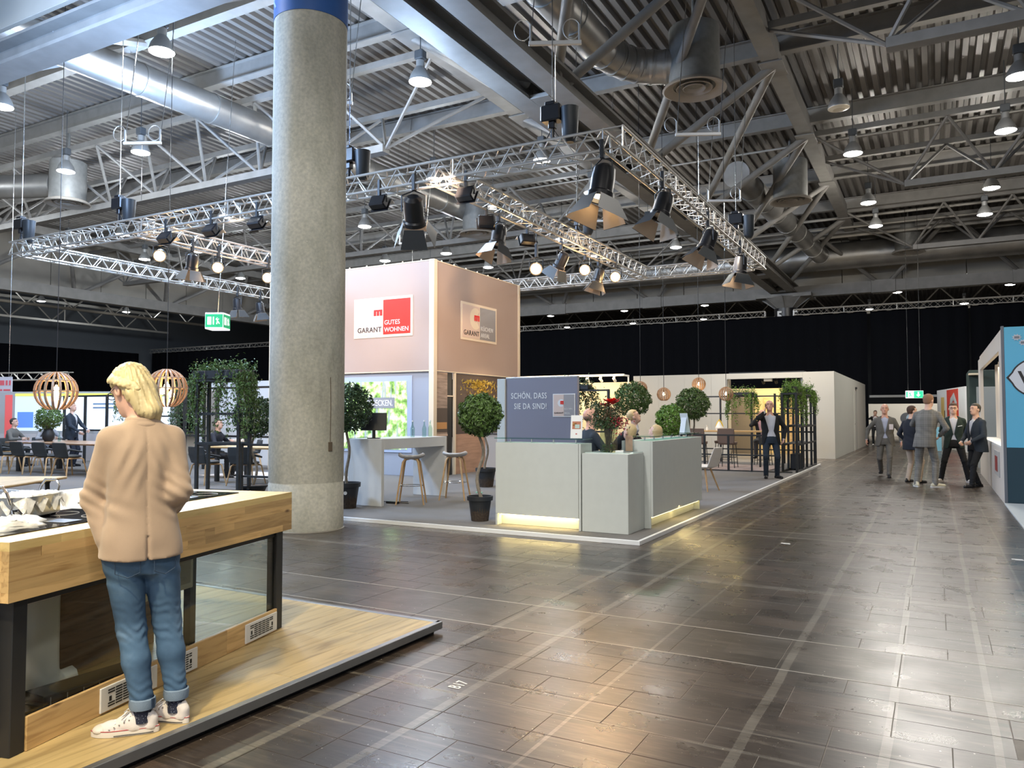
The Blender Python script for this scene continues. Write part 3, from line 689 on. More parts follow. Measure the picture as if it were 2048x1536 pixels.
def surfnet(F, lo, h):
    S = F < 0; n = F.shape
    c = [(i, j, k) for i in (0, 1) for j in (0, 1) for k in (0, 1)]
    def sh(A, o): return A[o[0]:n[0] - 1 + o[0], o[1]:n[1] - 1 + o[1], o[2]:n[2] - 1 + o[2]]
    cnt = sum(sh(S, o).astype(np.int8) for o in c); mix = (cnt > 0) & (cnt < 8)
    idx = np.argwhere(mix); vid = np.full(mix.shape, -1, np.int64); vid[mix] = np.arange(len(idx))
    pos = np.zeros((len(idx), 3)); num = np.zeros(len(idx))
    i, j, k = idx.T
    for a in range(3):
        for u in (0, 1):
            for v_ in (0, 1):
                o0 = [0, 0, 0]; o1_, o2_ = [q for q in range(3) if q != a]; o0[o1_] = u; o0[o2_] = v_; o1 = list(o0); o1[a] = 1
                f0 = F[i + o0[0], j + o0[1], k + o0[2]]; f1 = F[i + o1[0], j + o1[1], k + o1[2]]
                cr = (f0 < 0) != (f1 < 0); t = np.where(cr, f0 / np.where(cr, f0 - f1, 1), 0)
                p = np.zeros((len(idx), 3)); p[:, o1_] = u; p[:, o2_] = v_; p[:, a] = t
                pos += np.where(cr[:, None], p, 0); num += cr
    pos = lo + h * (idx + pos / num[:, None]); quads = []
    for a in range(3):
        o1_, o2_ = [(1, 2), (2, 0), (0, 1)][a]
        sl0 = [slice(0, n[q]) for q in range(3)]; sl0[a] = slice(0, n[a] - 1); sl1 = list(sl0); sl1[a] = slice(1, n[a])
        e = S[tuple(sl0)] != S[tuple(sl1)]; E = np.argwhere(e)
        ok = (E[:, o1_] > 0) & (E[:, o2_] > 0) & (E[:, o1_] < n[o1_] - 1) & (E[:, o2_] < n[o2_] - 1); E = E[ok]
        ins = S[E[:, 0], E[:, 1], E[:, 2]]; q = []
        for d1, d2 in ((-1, -1), (0, -1), (0, 0), (-1, 0)):
            G = E.copy(); G[:, o1_] += d1; G[:, o2_] += d2; q.append(vid[G[:, 0], G[:, 1], G[:, 2]])
        q = np.stack(q, 1); q[~ins] = q[~ins][:, ::-1]; quads.append(q)
    return pos, np.concatenate(quads)
def mesh_np(name, vs, fs, mats, parent, smooth=True, extra=None, label=None):
    me = bpy.data.meshes.new(name); vs = [tuple(v_) for v_ in vs.tolist()]; fs = [tuple(f) for f in fs.tolist()]
    if extra is not None: n = len(vs); vs += extra.v; fs += [tuple(i + n for i in f) for f in extra.f]
    me.from_pydata(vs, [], fs)
    for m in (mats if isinstance(mats, (list, tuple)) else [mats]): me.materials.append(m)
    me.polygons.foreach_set('use_smooth', [True] * len(me.polygons))
    o = bpy.data.objects.new(name, me); C.objects.link(o); o.parent = parent
    if label: o['label'] = label
    return o
def ik(a, c, l1, l2, hint):
    a = np.array(a, float); c = np.array(c, float); d = c - a; L_ = np.linalg.norm(d); D = min(L_, (l1 + l2) * .999); d = d / max(L_, 1e-6); c = a + d * D
    x = (l1 * l1 - l2 * l2 + D * D) / (2 * D); hh = math.sqrt(max(l1 * l1 - x * x, 0)); p = np.array(hint, float); p = p - d * (p @ d); p /= max(np.linalg.norm(p), 1e-6)
    return a + d * x + p * hh, c
def hand(mb, w_, d, nrm, s, side, curl=.5, spread=.1):
    """palm and five separate fingers; d: finger direction, nrm: palm normal (the way the palm faces)"""
    w_ = V(w_); d = V(d).normalized(); nrm = V(nrm); nrm = (nrm - d * nrm.dot(d)).normalized(); lat = d.cross(nrm) * side
    mb.tube([w_ - d * .01, w_ + d * .03 * s, w_ + d * .085 * s, w_ + d * .095 * s], [.028 * s, .036 * s, .041 * s, .036 * s], 10, flat=.42, up=nrm)
    for k, (o_, l) in enumerate(((.030, .070), (.010, .080), (-.011, .074), (-.031, .058))):
        p = w_ + d * .088 * s + lat * o_ * s; dd = (d + lat * (o_ * spread * 8)).normalized(); pts = [p - d * .02 * s]; a = 0
        for q in range(4):
            pts.append(p); a += curl * (.55 if q else .35); p = p + (dd * math.cos(a) + nrm * math.sin(a)) * l * s / 3
        mb.tube(pts, [.0095 * s, .0095 * s, .009 * s, .0082 * s, .0065 * s], 7)
    p = w_ + d * .025 * s + lat * .030 * s
    mb.tube([p - lat * .012 * s, p, p + (d * .6 + lat * .7).normalized() * .035 * s + nrm * .008 * s, p + (d * .85 + lat * .45).normalized() * .062 * s + nrm * .018 * s], [.012 * s, .0125 * s, .0105 * s, .008 * s], 7)

TORSO = [(.80, .155, .115), (.88, .168, .125), (.95, .165, .118), (1.06, .148, .108), (1.20, .162, .118), (1.30, .178, .125), (1.37, .165, .112), (1.43, .110, .088), (1.50, .062, .062)]
def person(label, loc, rz, H=1.78, hip=(0, 0, .93), neck=(0, 0, 1.49), feet=((-.11, .0), (.11, .0)), toes=(.15, -.15), footz=(0, 0),
           hands=((-.27, .03, .84), (.27, .03, .84)), elb=((-1, -.6, 0), (1, -.6, 0)), hdir=None, hnrm=None, curl=(.5, .5),
           head=(0, 0), jacket=None, shirt=None, trousers=None, shoe=None, hair=None, bald=False, h=.013, fat=0, openj=True,
           hairlen=0, shade_up=0, skin=None, kneehint=None, hem=.74, sole=None, only_top=False, shw=.185, tie=None, extras=None):
    t = thing('person', label, 'person', loc, rz); s = H / 1.78; t.scale = (s, s, s); skin = skin or SKIN
    hip = np.array(hip, float); neck = np.array(neck, float)
    def spine(z):  # shift of the torso axis at nominal height z
        u = np.clip((z - .93) / (1.49 - .93), -.3, 1.05); return hip + (neck - hip) * u
    secs = [(spine(z)[2], spine(z)[0], spine(z)[1], rx + fat * (.6 if z < 1.3 else .1), ry + fat * (1 if z < 1.3 else .2)) for z, rx, ry in TORSO]
    ntop = spine(1.49); sh = [spine(1.385) + np.array([sx * shw, -.005, shade_up]) for sx in (-1, 1)]
    hj = [hip + np.array([sx * .092, 0, -.03]) for sx in (-1, 1)]
    yaw, pit = head; cz, sz, cp, sp_ = math.cos(yaw), math.sin(yaw), math.cos(pit), math.sin(pit)
    R = np.array([[cz, -sz, 0], [sz, cz, 0], [0, 0, 1]]) @ np.array([[1, 0, 0], [0, cp, -sp_], [0, sp_, cp]])
    hc = ntop + np.array([0, .01, .06]) + R @ np.array([0, .025, .105]); Hd = lambda *p: hc + R @ np.array(p)
    # skin: one continuous body
    B = SDF(h, .018); B.loft([(z, x, y, rx - .012, ry - .012) for z, x, y, rx, ry in secs])
    B.ell(Hd(0, -.008, .035), (.081, .100, .092), R); B.ell(Hd(0, .018, -.045), (.063, .072, .080), R, k=.03); B.ell(Hd(0, .055, -.088), (.030, .030, .024), R, k=.03)
    B.cone(Hd(0, .088, .005), Hd(0, .108, -.028), .009, .015, k=.012); B.cone(Hd(-.035, .082, .028), Hd(.035, .082, .028), .012, .012, k=.015)
    B.ell(Hd(-.083, -.012, -.008), (.013, .024, .035), R, k=.008); B.ell(Hd(.083, -.012, -.008), (.013, .024, .035), R, k=.008)
    B.cone(Hd(-.018, .083, -.057), Hd(.018, .083, -.057), .010, .010, k=.012)
    B.cone(ntop - [0, 0, .05], Hd(0, -.02, -.04), .062, .052, k=.03)
    J = SDF(h, .022); T = SDF(h, .02); mbh = MB(); elbows = []; wr = []
    for i, sx in enumerate((-1, 1)):
        e, w_ = ik(sh[i], hands[i], .29, .255, elb[i]); elbows.append(e); wr.append(w_)
        B.cone(sh[i], e, .043, .034); B.cone(e, w_, .034, .024)
        inner = spine(1.42) + np.array([sx * .055, -.005, .022])
        J.cone(inner, sh[i], .056, .056, k=.03); J.cone(sh[i], e, .062, .050); f2 = (w_ - e) / max(np.linalg.norm(w_ - e), 1e-6)
        J.cone(e, w_ - f2 * .015, .050, .038)
        dd = f2 if hdir is None or hdir[i] is None else np.array(hdir[i], float); nn = (-sx, .2, 0) if hnrm is None or hnrm[i] is None else hnrm[i]
        if curl[i] is not None: hand(mbh, w_, dd, nn, 1, -sx if True else sx, curl[i])
    knees = []
    for i, sx in enumerate((-1, 1)):
        if only_top: break
        f = np.array([feet[i][0], feet[i][1], footz[i] + .085]); kn, f = ik(hj[i], f, .435, .415, (sx * .15, 1, 0) if kneehint is None else kneehint[i]); knees.append(kn)
        B.cone(hj[i], kn, .070, .046); B.cone(kn, f, .046, .034)
        T.cone(hj[i] + [0, 0, .0], kn, .093, .064); T.cone(kn, f - [0, 0, .02], .062, .052)
        a = toes[i]; dx, dy = -math.sin(a), math.cos(a); S_ = SDF(h * .8, .018); fz = footz[i]
        S_.cone((f[0] - dx * .05, f[1] - dy * .05, fz + .034), (f[0] + dx * .05, f[1] + dy * .05, fz + .036), .036, .038); S_.cone((f[0] + dx * .05, f[1] + dy * .05, fz + .034), (f[0] + dx * .165, f[1] + dy * .165, fz + .026), .040, .036)
        S_.cone((f[0] - dx * .02, f[1] - dy * .02, fz + .03), (f[0] - dx * .015, f[1] - dy * .015, fz + .085), .036, .036)
        S_.clip.append(lambda X, Y, Z, fz=fz: (fz + .012) - Z + 0 * X + 0 * Y)
        vs, fs = S_.mesh(); so = mesh_np('shoe', vs, fs, shoe, t)
        b = MB(); pts = []
        for q in range(20):
            an = 2 * PI * q / 20; u, v_ = math.cos(an), math.sin(an); l = .058 + .135 * 1; pts.append((f[0] + dx * (.055 + .148 * v_ * 1.0) + dy * .044 * u, f[1] + dy * (.055 + .148 * v_) - dx * .044 * u, fz))
        b.poly(pts, (0, 0, 1), .018); b.build('sole', sole or DARK, so)
    if not only_top:
        T.loft([(z, x, y, rx + .004, ry + .002) for z, x, y, rx, ry in secs if z < spine(1.08)[2]], k=.03)
        def wr_(X, Y, Z): return .0035 * np.sin(Z * 95 + X * 40 + 2 * np.sin(Y * 30)) * np.exp(-((Z - .46) / .16) ** 2) + .004 * np.sin(Z * 120 + Y * 30) * np.exp(-((Z - .13) / .07) ** 2)
        T.disp = wr_; vs, fs = T.mesh(); mesh_np('trousers', vs, fs, trousers, t)
    J.loft([(spine(hem)[2], spine(hem)[0], spine(hem)[1], .195 + fat, .140 + fat)] + [(z, x, y, rx + .020, ry + .017) for z, x, y, rx, ry in secs if spine(hem)[2] + .04 < z < spine(1.47)[2]] + [(spine(1.478)[2], spine(1.478)[0], spine(1.478)[1] - .004, .086, .084)], k=.03)
    yc = lambda z: np.interp(z, [q[0] for q in secs], [q[2] for q in secs]); xc = lambda z: np.interp(z, [q[0] for q in secs], [q[1] for q in secs])
    ez = [e[2] for e in elbows]
    def jd(X, Y, Z):
        d = 0
        for e in elbows: d = d + .004 * np.sin(((X - e[0]) + (Z - e[2])) * 110) * np.exp(-((X - e[0]) ** 2 + (Y - e[1]) ** 2 + (Z - e[2]) ** 2) / .008)
        return d + .0035 * np.sin((X * .6 + Z) * 48 + 3 * Y) * np.exp(-((Z - spine(1.05)[2]) / .12) ** 2)
    J.disp = jd
    z0, z1 = spine(1.08)[2], spine(1.47)[2]; zb = spine(hem)[2]
    def vneck(X, Y, Z, add=0):  # negative inside the open front
        wv = np.where(Z > z0, .012 + .085 * np.clip((Z - z0) / (z1 - z0), 0, 1) ** 1.1, .012 + .11 * np.clip((z0 - Z) / (z0 - zb), 0, 1)) if openj else np.where(Z > z0, .01 + .075 * (Z - z0) / (z1 - z0), -.01)
        if openj == 2: wv = wv + .045
        return np.maximum(np.abs(X - xc(Z)) - wv - add, yc(Z) + .02 - Y)
    if shirt is not None: J.clip.append(lambda X, Y, Z: -vneck(X, Y, Z))
    vs, fs = J.mesh(); jo = mesh_np('jacket', vs, fs, jacket, t)
    if shirt is not None:
        S_ = SDF(h, .02); S_.loft([(z, x, y, rx + .004, ry + .003) for z, x, y, rx, ry in secs if spine(.9)[2] < z < spine(1.49)[2]], k=.02)
        S_.cone(ntop - [0, -.004, .055], ntop + [0, .004, -.005], .078, .064, k=.02)
        for e, w_ in zip(elbows, wr):
            f2 = (w_ - e) / max(np.linalg.norm(w_ - e), 1e-6); S_.cone(w_ - f2 * .05, w_ + f2 * .004, .031, .031)
        S_.cone(hip + [0, 0, .1], ntop - [0, 0, .1], .05, .05)
        vs, fs = S_.mesh(); mesh_np('shirt', vs, fs, shirt, t)
        # lapels
        for sx in (-1, 1):
            b = MB(); P_ = []
            for u in (0, .25, .5, .75, 1):
                z = z0 + (z1 - z0) * u; wv = .012 + .085 * u ** 1.1 + (.045 if openj == 2 else 0); rx = np.interp(z, [q[0] for q in secs], [q[3] for q in secs]) + .022; ry = np.interp(z, [q[0] for q in secs], [q[4] for q in secs]) + .026
                for a_ in (wv - .004, wv + .012 + .042 * math.sin(PI * min(1, u * .95 + .05) * .75)):
                    q = min(.97, abs(a_ / rx)); P_.append((xc(z) + sx * a_, yc(z) + ry * (1 - q ** 2.3) ** (1 / 2.3), z))
            fs = [(2 * q, 2 * q + 1, 2 * q + 3, 2 * q + 2) for q in range(4)]; b.add(P_, fs); b.add([(x, y - .012, z) for x, y, z in P_], [f[::-1] for f in fs])
            b.build('lapel', jacket, t, smooth=2)
    vs, fs = B.mesh(); mesh_np('body', vs, fs, skin, t, extra=mbh)
    for sx in (-1, 1):
        b = MB(); b.lathe([(.001, -.008), (.007, -.004), (.009, 0), (.007, .004), (.001, .008)], n=8); b.T = None
        o = b.build('eye', mat('eye', (.05, .03, .02), .2), t, smooth=2); o.location = Hd(sx * .031, .083, .012); o.scale = (1.3, .6, .6)
        b = MB(); b.tube([Hd(sx * .014, .096, .034), Hd(sx * .034, .095, .040), Hd(sx * .05, .082, .034)], .0045, 5); b.build('eyebrow', mat('brow', (.12, .07, .04), .8), t)
    b = MB(); b.tube([Hd(-.024, .088, -.054), Hd(0, .0965, -.057), Hd(.024, .088, -.054)], [.003, .0045, .003], 6); b.build('mouth', mat('lips', (.42, .14, .11), .5), t)
    if hair is not None:
        Hr = SDF(h * .8, .014)
        if bald:
            Hr.ell(Hd(0, -.012, .020), (.086, .102, .077), R); top = .032
            Hr.clip.append(lambda X, Y, Z: (R[0, 2] * (X - hc[0]) + R[1, 2] * (Y - hc[1]) + R[2, 2] * (Z - hc[2])) - top)
        else:
            Hr.ell(Hd(0, -.014, .048), (.091, .107, .094), R); Hr.ell(Hd(0, -.055, .0), (.072, .06, .08), R)
            if hairlen: Hr.loft([(hc[2] - hairlen, hc[0], hc[1] - .055, .07, .035), (hc[2] + .03, hc[0], hc[1] - .035, .088, .075)], k=.02)
        def face(X, Y, Z):
            x, y, z = X - hc[0], Y - hc[1], Z - hc[2]; ly = R[0, 1] * x + R[1, 1] * y + R[2, 1] * z; lz = R[0, 2] * x + R[1, 2] * y + R[2, 2] * z
            return np.minimum(ly - (-.005 if bald else .012), .075 - lz) if not bald else ly + .005
        Hr.clip.append(face); Hr.clip.append(lambda X, Y, Z: (-.055 if not hairlen else -9) - (Z - hc[2]) + 0 * X + 0 * Y)
        Hr.disp = lambda X, Y, Z: .002 * np.sin(X * 300 + 4 * np.sin(Z * 40)) 
        vs, fs = Hr.mesh(); mesh_np('hair', vs, fs, hair, t)
    if extras: extras(t, Hd, R, wr, elbows, spine, secs)
    return t
def glasses(t, Hd):
    b = MB()
    for sx in (-1, 1):
        b.tube([Hd(sx * .033 + .021 * math.cos(a), .104, .010 + .017 * math.sin(a)) for a in [k * PI / 6 for k in range(12)]], .0022, 5, closed=True); b.tube([Hd(sx * .054, .10, .014), Hd(sx * .078, .0, .012)], .002, 4)
    b.tube([Hd(-.012, .104, .014), Hd(.012, .104, .014)], .002, 4); b.build('glasses', DARK, t)

# ================= kitchen stand in the foreground =================
P0 = .075
t = thing('wooden_platform', 'low wooden display platform with metal edge under the kitchen island', 'platform', (0, 0, 0))
MB().box(-7.8, -3.055, -1.2, 4.46, 0, .03).build('plinth', BLACK, t)
EDGE = mat('platform_edge_metal', (.30, .31, .32), .35, .7, var=.06)
MB().bbox(-7.8, -3.02, 4.46, 4.50, .028, P0 + .003, .003).build('edge_profile', EDGE, t)
MB().bbox(-3.05, -3.01, -1.2, 4.50, .028, P0 + .003, .003).build('edge_profile', EDGE, t)
MB().box(-7.8, -3.05, -1.2, 4.46, .03, P0 - .008).build('board_base', BLACK, t)
px = -3.052; pk = 0
while px > -7.0:
    y = 4.458 - (pk * .47) % 1.3
    ys = [4.458]
    while y > -1: 
        if ys[-1] - y > .15: ys.append(y)
        y -= 1.3
    for a, b_ in zip(ys[:-1], ys[1:]):
        L_ = a - b_
        o = MB().bbox(-.0955, .0955, -L_ / 2 + .0006, L_ / 2 - .0006, -.010, 0, .0012).build('plank', OAKF, t, loc=(px - .096, (a + b_) / 2, P0))
    px -= .1925; pk += 1
# kitchen island, local x runs along its front from the near corner, y runs inwards
KA = math.radians(103.5)
kx, ky = -3.352, 1.815
isl = thing('kitchen_island', 'long oak kitchen island with glass front beside the woman in beige', 'kitchen island', (kx, ky, P0), KA)
ZT = .90; LK = 2.165; DK = 1.62; AP = .25
# top: butcher-block boards (glued lamellas), local coordinates
HOLES = [(.18, 1.02, .14, .62), (1.22, 2.02, .22, .80), (.05, .95, .98, 1.34)]
nb = 9
b = MB()
bw = DK / nb
for k in range(nb):
    x = 0; 
    cuts = [0] + sorted(rnd.uniform(.15, LK - .15) for _ in range(2)) + [LK]
    for a, c in zip(cuts[:-1], cuts[1:]):
        MB().bbox(a + .0002, c - .0002, k * bw + .0002, (k + 1) * bw - .0002, ZT - .038, ZT, .0003).build('top_board', OAKT, isl)
# apron lamellas
for k in range(5):
    z0 = ZT - .038 - (AP - .038) * (k + 1) / 5; z1 = ZT - .038 - (AP - .038) * k / 5
    cuts = [0] + sorted(rnd.uniform(.1, LK - .1) for _ in range(3)) + [LK]
    for a, c in zip(cuts[:-1], cuts[1:]):
        if c - a < .05: continue
        MB().bbox(a + .0001, c - .0001, 0, .04, z0 + .0001, z1 - .0001, .0002).build('apron_board', OAK, isl)
    for xx in (0, LK - .04):
        MB().bbox(xx + .0002, xx + .0398, .0402, DK - .0402, z0 + .0001, z1 - .0001, .0002).build('apron_board', OAK, isl)
MB().bbox(.04, LK - .04, DK - .04, DK, ZT - AP, ZT - .038, .001).build('apron_back', OAK, isl)
for (x, y) in ((.05, .03), (LK - .13, .03), (.05, DK - .11), (LK - .13, DK - .11)):
    b = MB(); b.bbox(x, x + .075, y, y + .075, 0, ZT - AP, .004); b.build('leg', BLACK, isl)
for y in (.045, DK - .09): MB().bbox(.125, LK - .13, y, y + .03, ZT - AP - .035, ZT - AP - .001, .002).build('top_rail', BLACK, isl)
MB().bbox(LK - .122, LK - .065, .11, DK - .11, ZT - AP - .05, ZT - AP - .001, .002).build('side_rail', BLACK, isl)
for k, (a, c) in enumerate([(.125, .85), (.851, 1.5), (1.501, LK - .131)]):
    MB().bbox(a, c, .022, .0395, 0.001, .145, .002).build('base_board', OAK, isl)
MB().box(.125, LK - .13, .048, .054, .145, ZT - AP - .04).build('front_glass', GLASS, isl)
MB().box(LK - .10, LK - .094, .115, DK - .12, .01, ZT - AP - .05).build('side_glass', GLASS, isl)
VENT = mat('vent_plate', (.74, .74, .72), .45)
def grille(x0, x1, par):
    g = MB(); g.bbox(x0, x1, .012, .0215, .012, .128, .002); o = g.build('vent_grille', VENT, par)
    b = MB(); W = x1 - x0; n = 6
    for r_ in range(7):
        z = .030 + r_ * .0125
        for c in range(n):
            xa = x0 + .045 + (W - .09) * c / n; 
            if (r_ in (2, 3, 4)) and c in (0, n - 1): continue
            b.box(xa, xa + (W - .09) / n - .006, .0105, .0121, z, z + .0065)
    b.box(x0 + .052, x0 + .066, .010, .0122, .055, .078); b.box(x1 - .066, x1 - .052, .010, .0122, .055, .078); b.build('vent_slots', BLACK, o)
grille(LK - .49, LK - .145, isl); grille(.52, .90, isl); grille(.97, 1.22, isl)
# inside the island: dark oak carcass, white curved air channel, filter box, silver frame
MB().bbox(.13, 1.60, .62, .66, 0.001, ZT - AP - .01, .002).build('inner_panel', DARKW, isl)
MB().bbox(1.34, 1.38, .10, 1.5, 0.001, ZT - AP - .06, .002).build('inner_frame_post', BLACK, isl) if False else None
MB().bbox(1.56, 1.60, .661, 1.50, 0.001, ZT - AP - .01, .002).build('inner_side_panel', DARKW, isl)
b = MB(); b.bbox(1.60, 1.655, .36, .41, .001, ZT - AP - .05, .002); b.build('inner_post', BLACK, isl)
CH = mat('air_channel_white', (.72, .66, .63), .35)
prof = [(.30, .30 + .0, ZT - AP - .04)] 
b = MB(); path = [(.50, .36, ZT - AP - .02), (.50, .36, .26), (.505, .36, .16), (.54, .365, .09), (.61, .37, .055), (.70, .38, .05)]
for a, c in zip(path[:-1], path[1:]):
    pass
b.tube(path, .105, 12, flat=.55, up=(0, 1, 0)); b.build('air_channel', CH, isl, smooth=True)
b = MB(); b.T = M.Translation((.34, .16, 0)) @ M.Rotation(-.25, 4, 'Z')
b.bbox(0, .50, 0, .16, .03, .14, .004); fb = b.build('filter_box', DARK, isl)
for k in range(6):
    q = MB(); q.T = M.Translation((.34, .16, 0)) @ M.Rotation(-.25, 4, 'Z'); q.box(.03 + k * .078, .033 + k * .078, -.003, .0, .04, .13); q.build('filter_rib', mat('filter_rib', (.25, .25, .24), .5), fb)
b = MB(); b.bbox(1.16, 1.60, .34, .38, .36, .62, .004); pf = b.build('silver_frame', mat('frame_champagne', (.52, .50, .45), .35, .4), isl)
MB().box(1.20, 1.565, .332, .3399, .395, .60).build('frame_panel', mat('frame_panel', (.33, .32, .29), .5), pf)
b = MB(); b.bbox(-.008, -.002, .13, 1.45, .06, .60, .002); ep = b.build('end_panel', BLACK, isl)
for (a, c, d, e) in ((.15, .16, .08, .58), (1.42, 1.43, .08, .58)): MB().box(-.012, -.008, a, c, d, e).build('end_frame', ALU, ep)
for (d, e) in ((.08, .09), (.57, .58)): MB().box(-.012, -.008, .15, 1.43, d, e).build('end_frame', ALU, ep)
# hobs and sink on the island
KT = M.Translation((kx, ky, P0)) @ M.Rotation(KA, 4, 'Z')
def on_island(name, label, cat, x, y, rz=0, z=ZT, group=None):
    p = KT @ V((x, y, z)); return thing(name, label, cat, p, KA + rz, group)
HG = mat('black_hob_glass', (.02, .02, .024), .06, spec=.7)
def hob(x0, x1, y0, y1, label, slot):
    t = on_island('induction_hob', label, 'cooktop', (x0 + x1) / 2, (y0 + y1) / 2); W, D = (x1 - x0) / 2, (y1 - y0) / 2
    MB().bbox(-W, W, -D, D, 0, .006, .002).build('glass_plate', HG, t)
    b = MB(); b.bbox(-.055 if slot else -W * .7, .055 if slot else -W * .5, -D * .8, D * .8, .0061, .010, .001); b.build('extractor_grille', mat('hob_grille', (.10, .10, .10), .4, .5), t)
    b = MB()
    for sx in (-1, 1):
        for sy in (-1, 1):
            b.tube([(sx * W * .55 + .085 * math.cos(a), sy * D * .5 + .085 * math.sin(a), .0066) for a in [k * PI / 12 for k in range(24)]], .0015, 4, closed=True)
    b.build('zone_marking', mat('hob_print', (.35, .35, .35), .4), t); return t
hob(.10, .98, .16, .66, 'black glass hob under the plastic-wrapped pot on the kitchen island', True)
hob(1.22, 2.0, .30, .86, 'black glass hob at the right end of the kitchen island behind the woman', True)
t = on_island('steel_tray', 'flat dark steel plate lying on the hob at the far right of the island', 'tray', 1.60, .58, .05, z=ZT + .0106)
MB().bbox(-.22, .22, -.10, .10, 0, .012, .003).build('plate', mat('dark_tray', (.13, .135, .13), .35, .4), t); MB().bbox(-.20, .20, -.08, .08, .0121, .014, .001).build('plate_lid', mat('dark_tray2', (.22, .225, .22), .3, .5), t)
FILM = mat('cling_film', (.92, .92, .88), .22, alpha=.62, bump=.9, bscale=22, spec=.9)
def roaster(x, y, rz, label, L_=.36, W=.24, h=.11):
    t = on_island('roasting_pan', label, 'pan', x, y, rz, z=ZT + .0066)
    b = MB()
    def ring(z, l, w_, n=28, p=3.2):
        o = []
        for k in range(n):
            a = 2 * PI * k / n; ca, sa = math.cos(a), math.sin(a); o.append((l * abs(ca) ** (2 / p) * (1 if ca >= 0 else -1), w_ * abs(sa) ** (2 / p) * (1 if sa >= 0 else -1), z))
        return o
    rs = [ring(0, L_ / 2 - .02, W / 2 - .02), ring(.015, L_ / 2, W / 2), ring(h, L_ / 2, W / 2), ring(h + .004, L_ / 2 + .008, W / 2 + .008), ring(h, L_ / 2 - .004, W / 2 - .004), ring(.02, L_ / 2 - .006, W / 2 - .006)]
    n = 28; vs = [p for r in rs for p in r]; fs = [(i * n + k, i * n + (k + 1) % n, (i + 1) * n + (k + 1) % n, (i + 1) * n + k) for i in range(5) for k in range(n)] + [tuple(range(n))[::-1], tuple(5 * n + k for k in range(n))[::1]]
    b.add(vs, fs); b.build('vessel', STEEL, t, smooth=True)
    for s in (-1, 1):
        b = MB(); b.tube([(s * (L_ / 2 + .002), -.05, h * .75), (s * (L_ / 2 + .03), -.048, h + .03), (s * (L_ / 2 + .035), -.03, h + .062), (s * (L_ / 2 + .035), .03, h + .062), (s * (L_ / 2 + .03), .048, h + .03), (s * (L_ / 2 + .002), .05, h * .75)], .007, 8); b.build('handle', CHROME, t, smooth=True)
    b = MB(); g = 26; vs = []; 
    for j in range(g + 1):
        for i in range(g + 1):
            u, v_ = i / g * 2 - 1, j / g * 2 - 1; e = max(abs(u), abs(v_)); x_, y_ = u * (L_ / 2 + .012), v_ * (W / 2 + .012)
            z = h + .006 + .010 * math.sin(i * 1.3 + j * .7) * math.sin(j * 1.1) + .004 * rnd.random() if e < .8 else h * (1 - (e - .8) / .2 * (.45 + .3 * math.sin(i * .9 + j * .8))) + .003 * rnd.random()
            vs.append((x_ + rnd.uniform(-.006, .006), y_ + rnd.uniform(-.006, .006), z))
    fs = [(j * (g + 1) + i, j * (g + 1) + i + 1, (j + 1) * (g + 1) + i + 1, (j + 1) * (g + 1) + i) for j in range(g) for i in range(g)]
    b.add(vs, fs); b.build('plastic_wrap', FILM, t, smooth=2); return t
roaster(.62, .60, .25, 'steel roasting pan wrapped in plastic on the hob, left of the woman')
def wrapbag(x, y, label, r, hh, z=ZT + .0066):
    t = on_island('plastic_bundle', label, 'plastic wrap', x, y, 0, z=z)
    rr = random.Random(int(x * 100)); b = MB(); n = 22; m_ = 9; vs = []; fs = []
    for j in range(m_ + 1):
        ph = j / m_ * PI / 2
        for k in range(n):
            a = 2 * PI * k / n; q = 1 + rr.uniform(-.16, .16); vs.append((r * 1.3 * math.cos(ph) * math.cos(a) * q, r * math.cos(ph) * math.sin(a) * q, max(0, hh * math.sin(ph) * (1 + rr.uniform(-.25, .25)))))
    for j in range(m_):
        for k in range(n): fs.append((j * n + k, j * n + (k + 1) % n, (j + 1) * n + (k + 1) % n, (j + 1) * n + k))
    b.add(vs, fs); b.build('film', FILM, t, smooth=2)
    b = MB(); b.lathe([(r * .7, 0), (r * .72, hh * .5), (r * .70, hh * .52), (r * .66, hh * .05)], n=24); b.build('wrapped_dish', STEEL, t, smooth=True)
    b = MB(); b.tube([(r * .5, r * .5, hh * .9), (r * .55, r * .62, hh * 1.3), (r * .8, r * .62, hh * 1.3), (r * .85, r * .5, hh * .9)], .007, 6); b.build('handle', CHROME, t, smooth=True)
wrapbag(.20, 1.16, 'plastic-wrapped bright pan at the left edge on the far part of the island', .17, .12, z=ZT + .0005)
wrapbag(.30, .32, 'low plastic-wrapped steel lid on the hob at the left edge', .12, .05)

# ================= carpeted exhibition stand =================
CARP = mat('grey_carpet', (.115, .105, .095), .95, var=.12, scale=60, bump=.3, bscale=220, sheen=.2)
t = thing('carpet', 'dark grey carpeted stand floor with white edge around the reception desk', 'carpet')
MB().box(-24.8, -3.04, 8.57, 24.6, 0, .045).build('pile', CARP, t)
MB().bbox(-24.8, -3.0, 8.53, 8.57, 0, .052, .003).build('edge_strip', WHITE, t)
MB().bbox(-3.04, -3.0, 8.57, 24.6, 0, .052, .003).build('edge_strip', WHITE, t)
G0 = .046
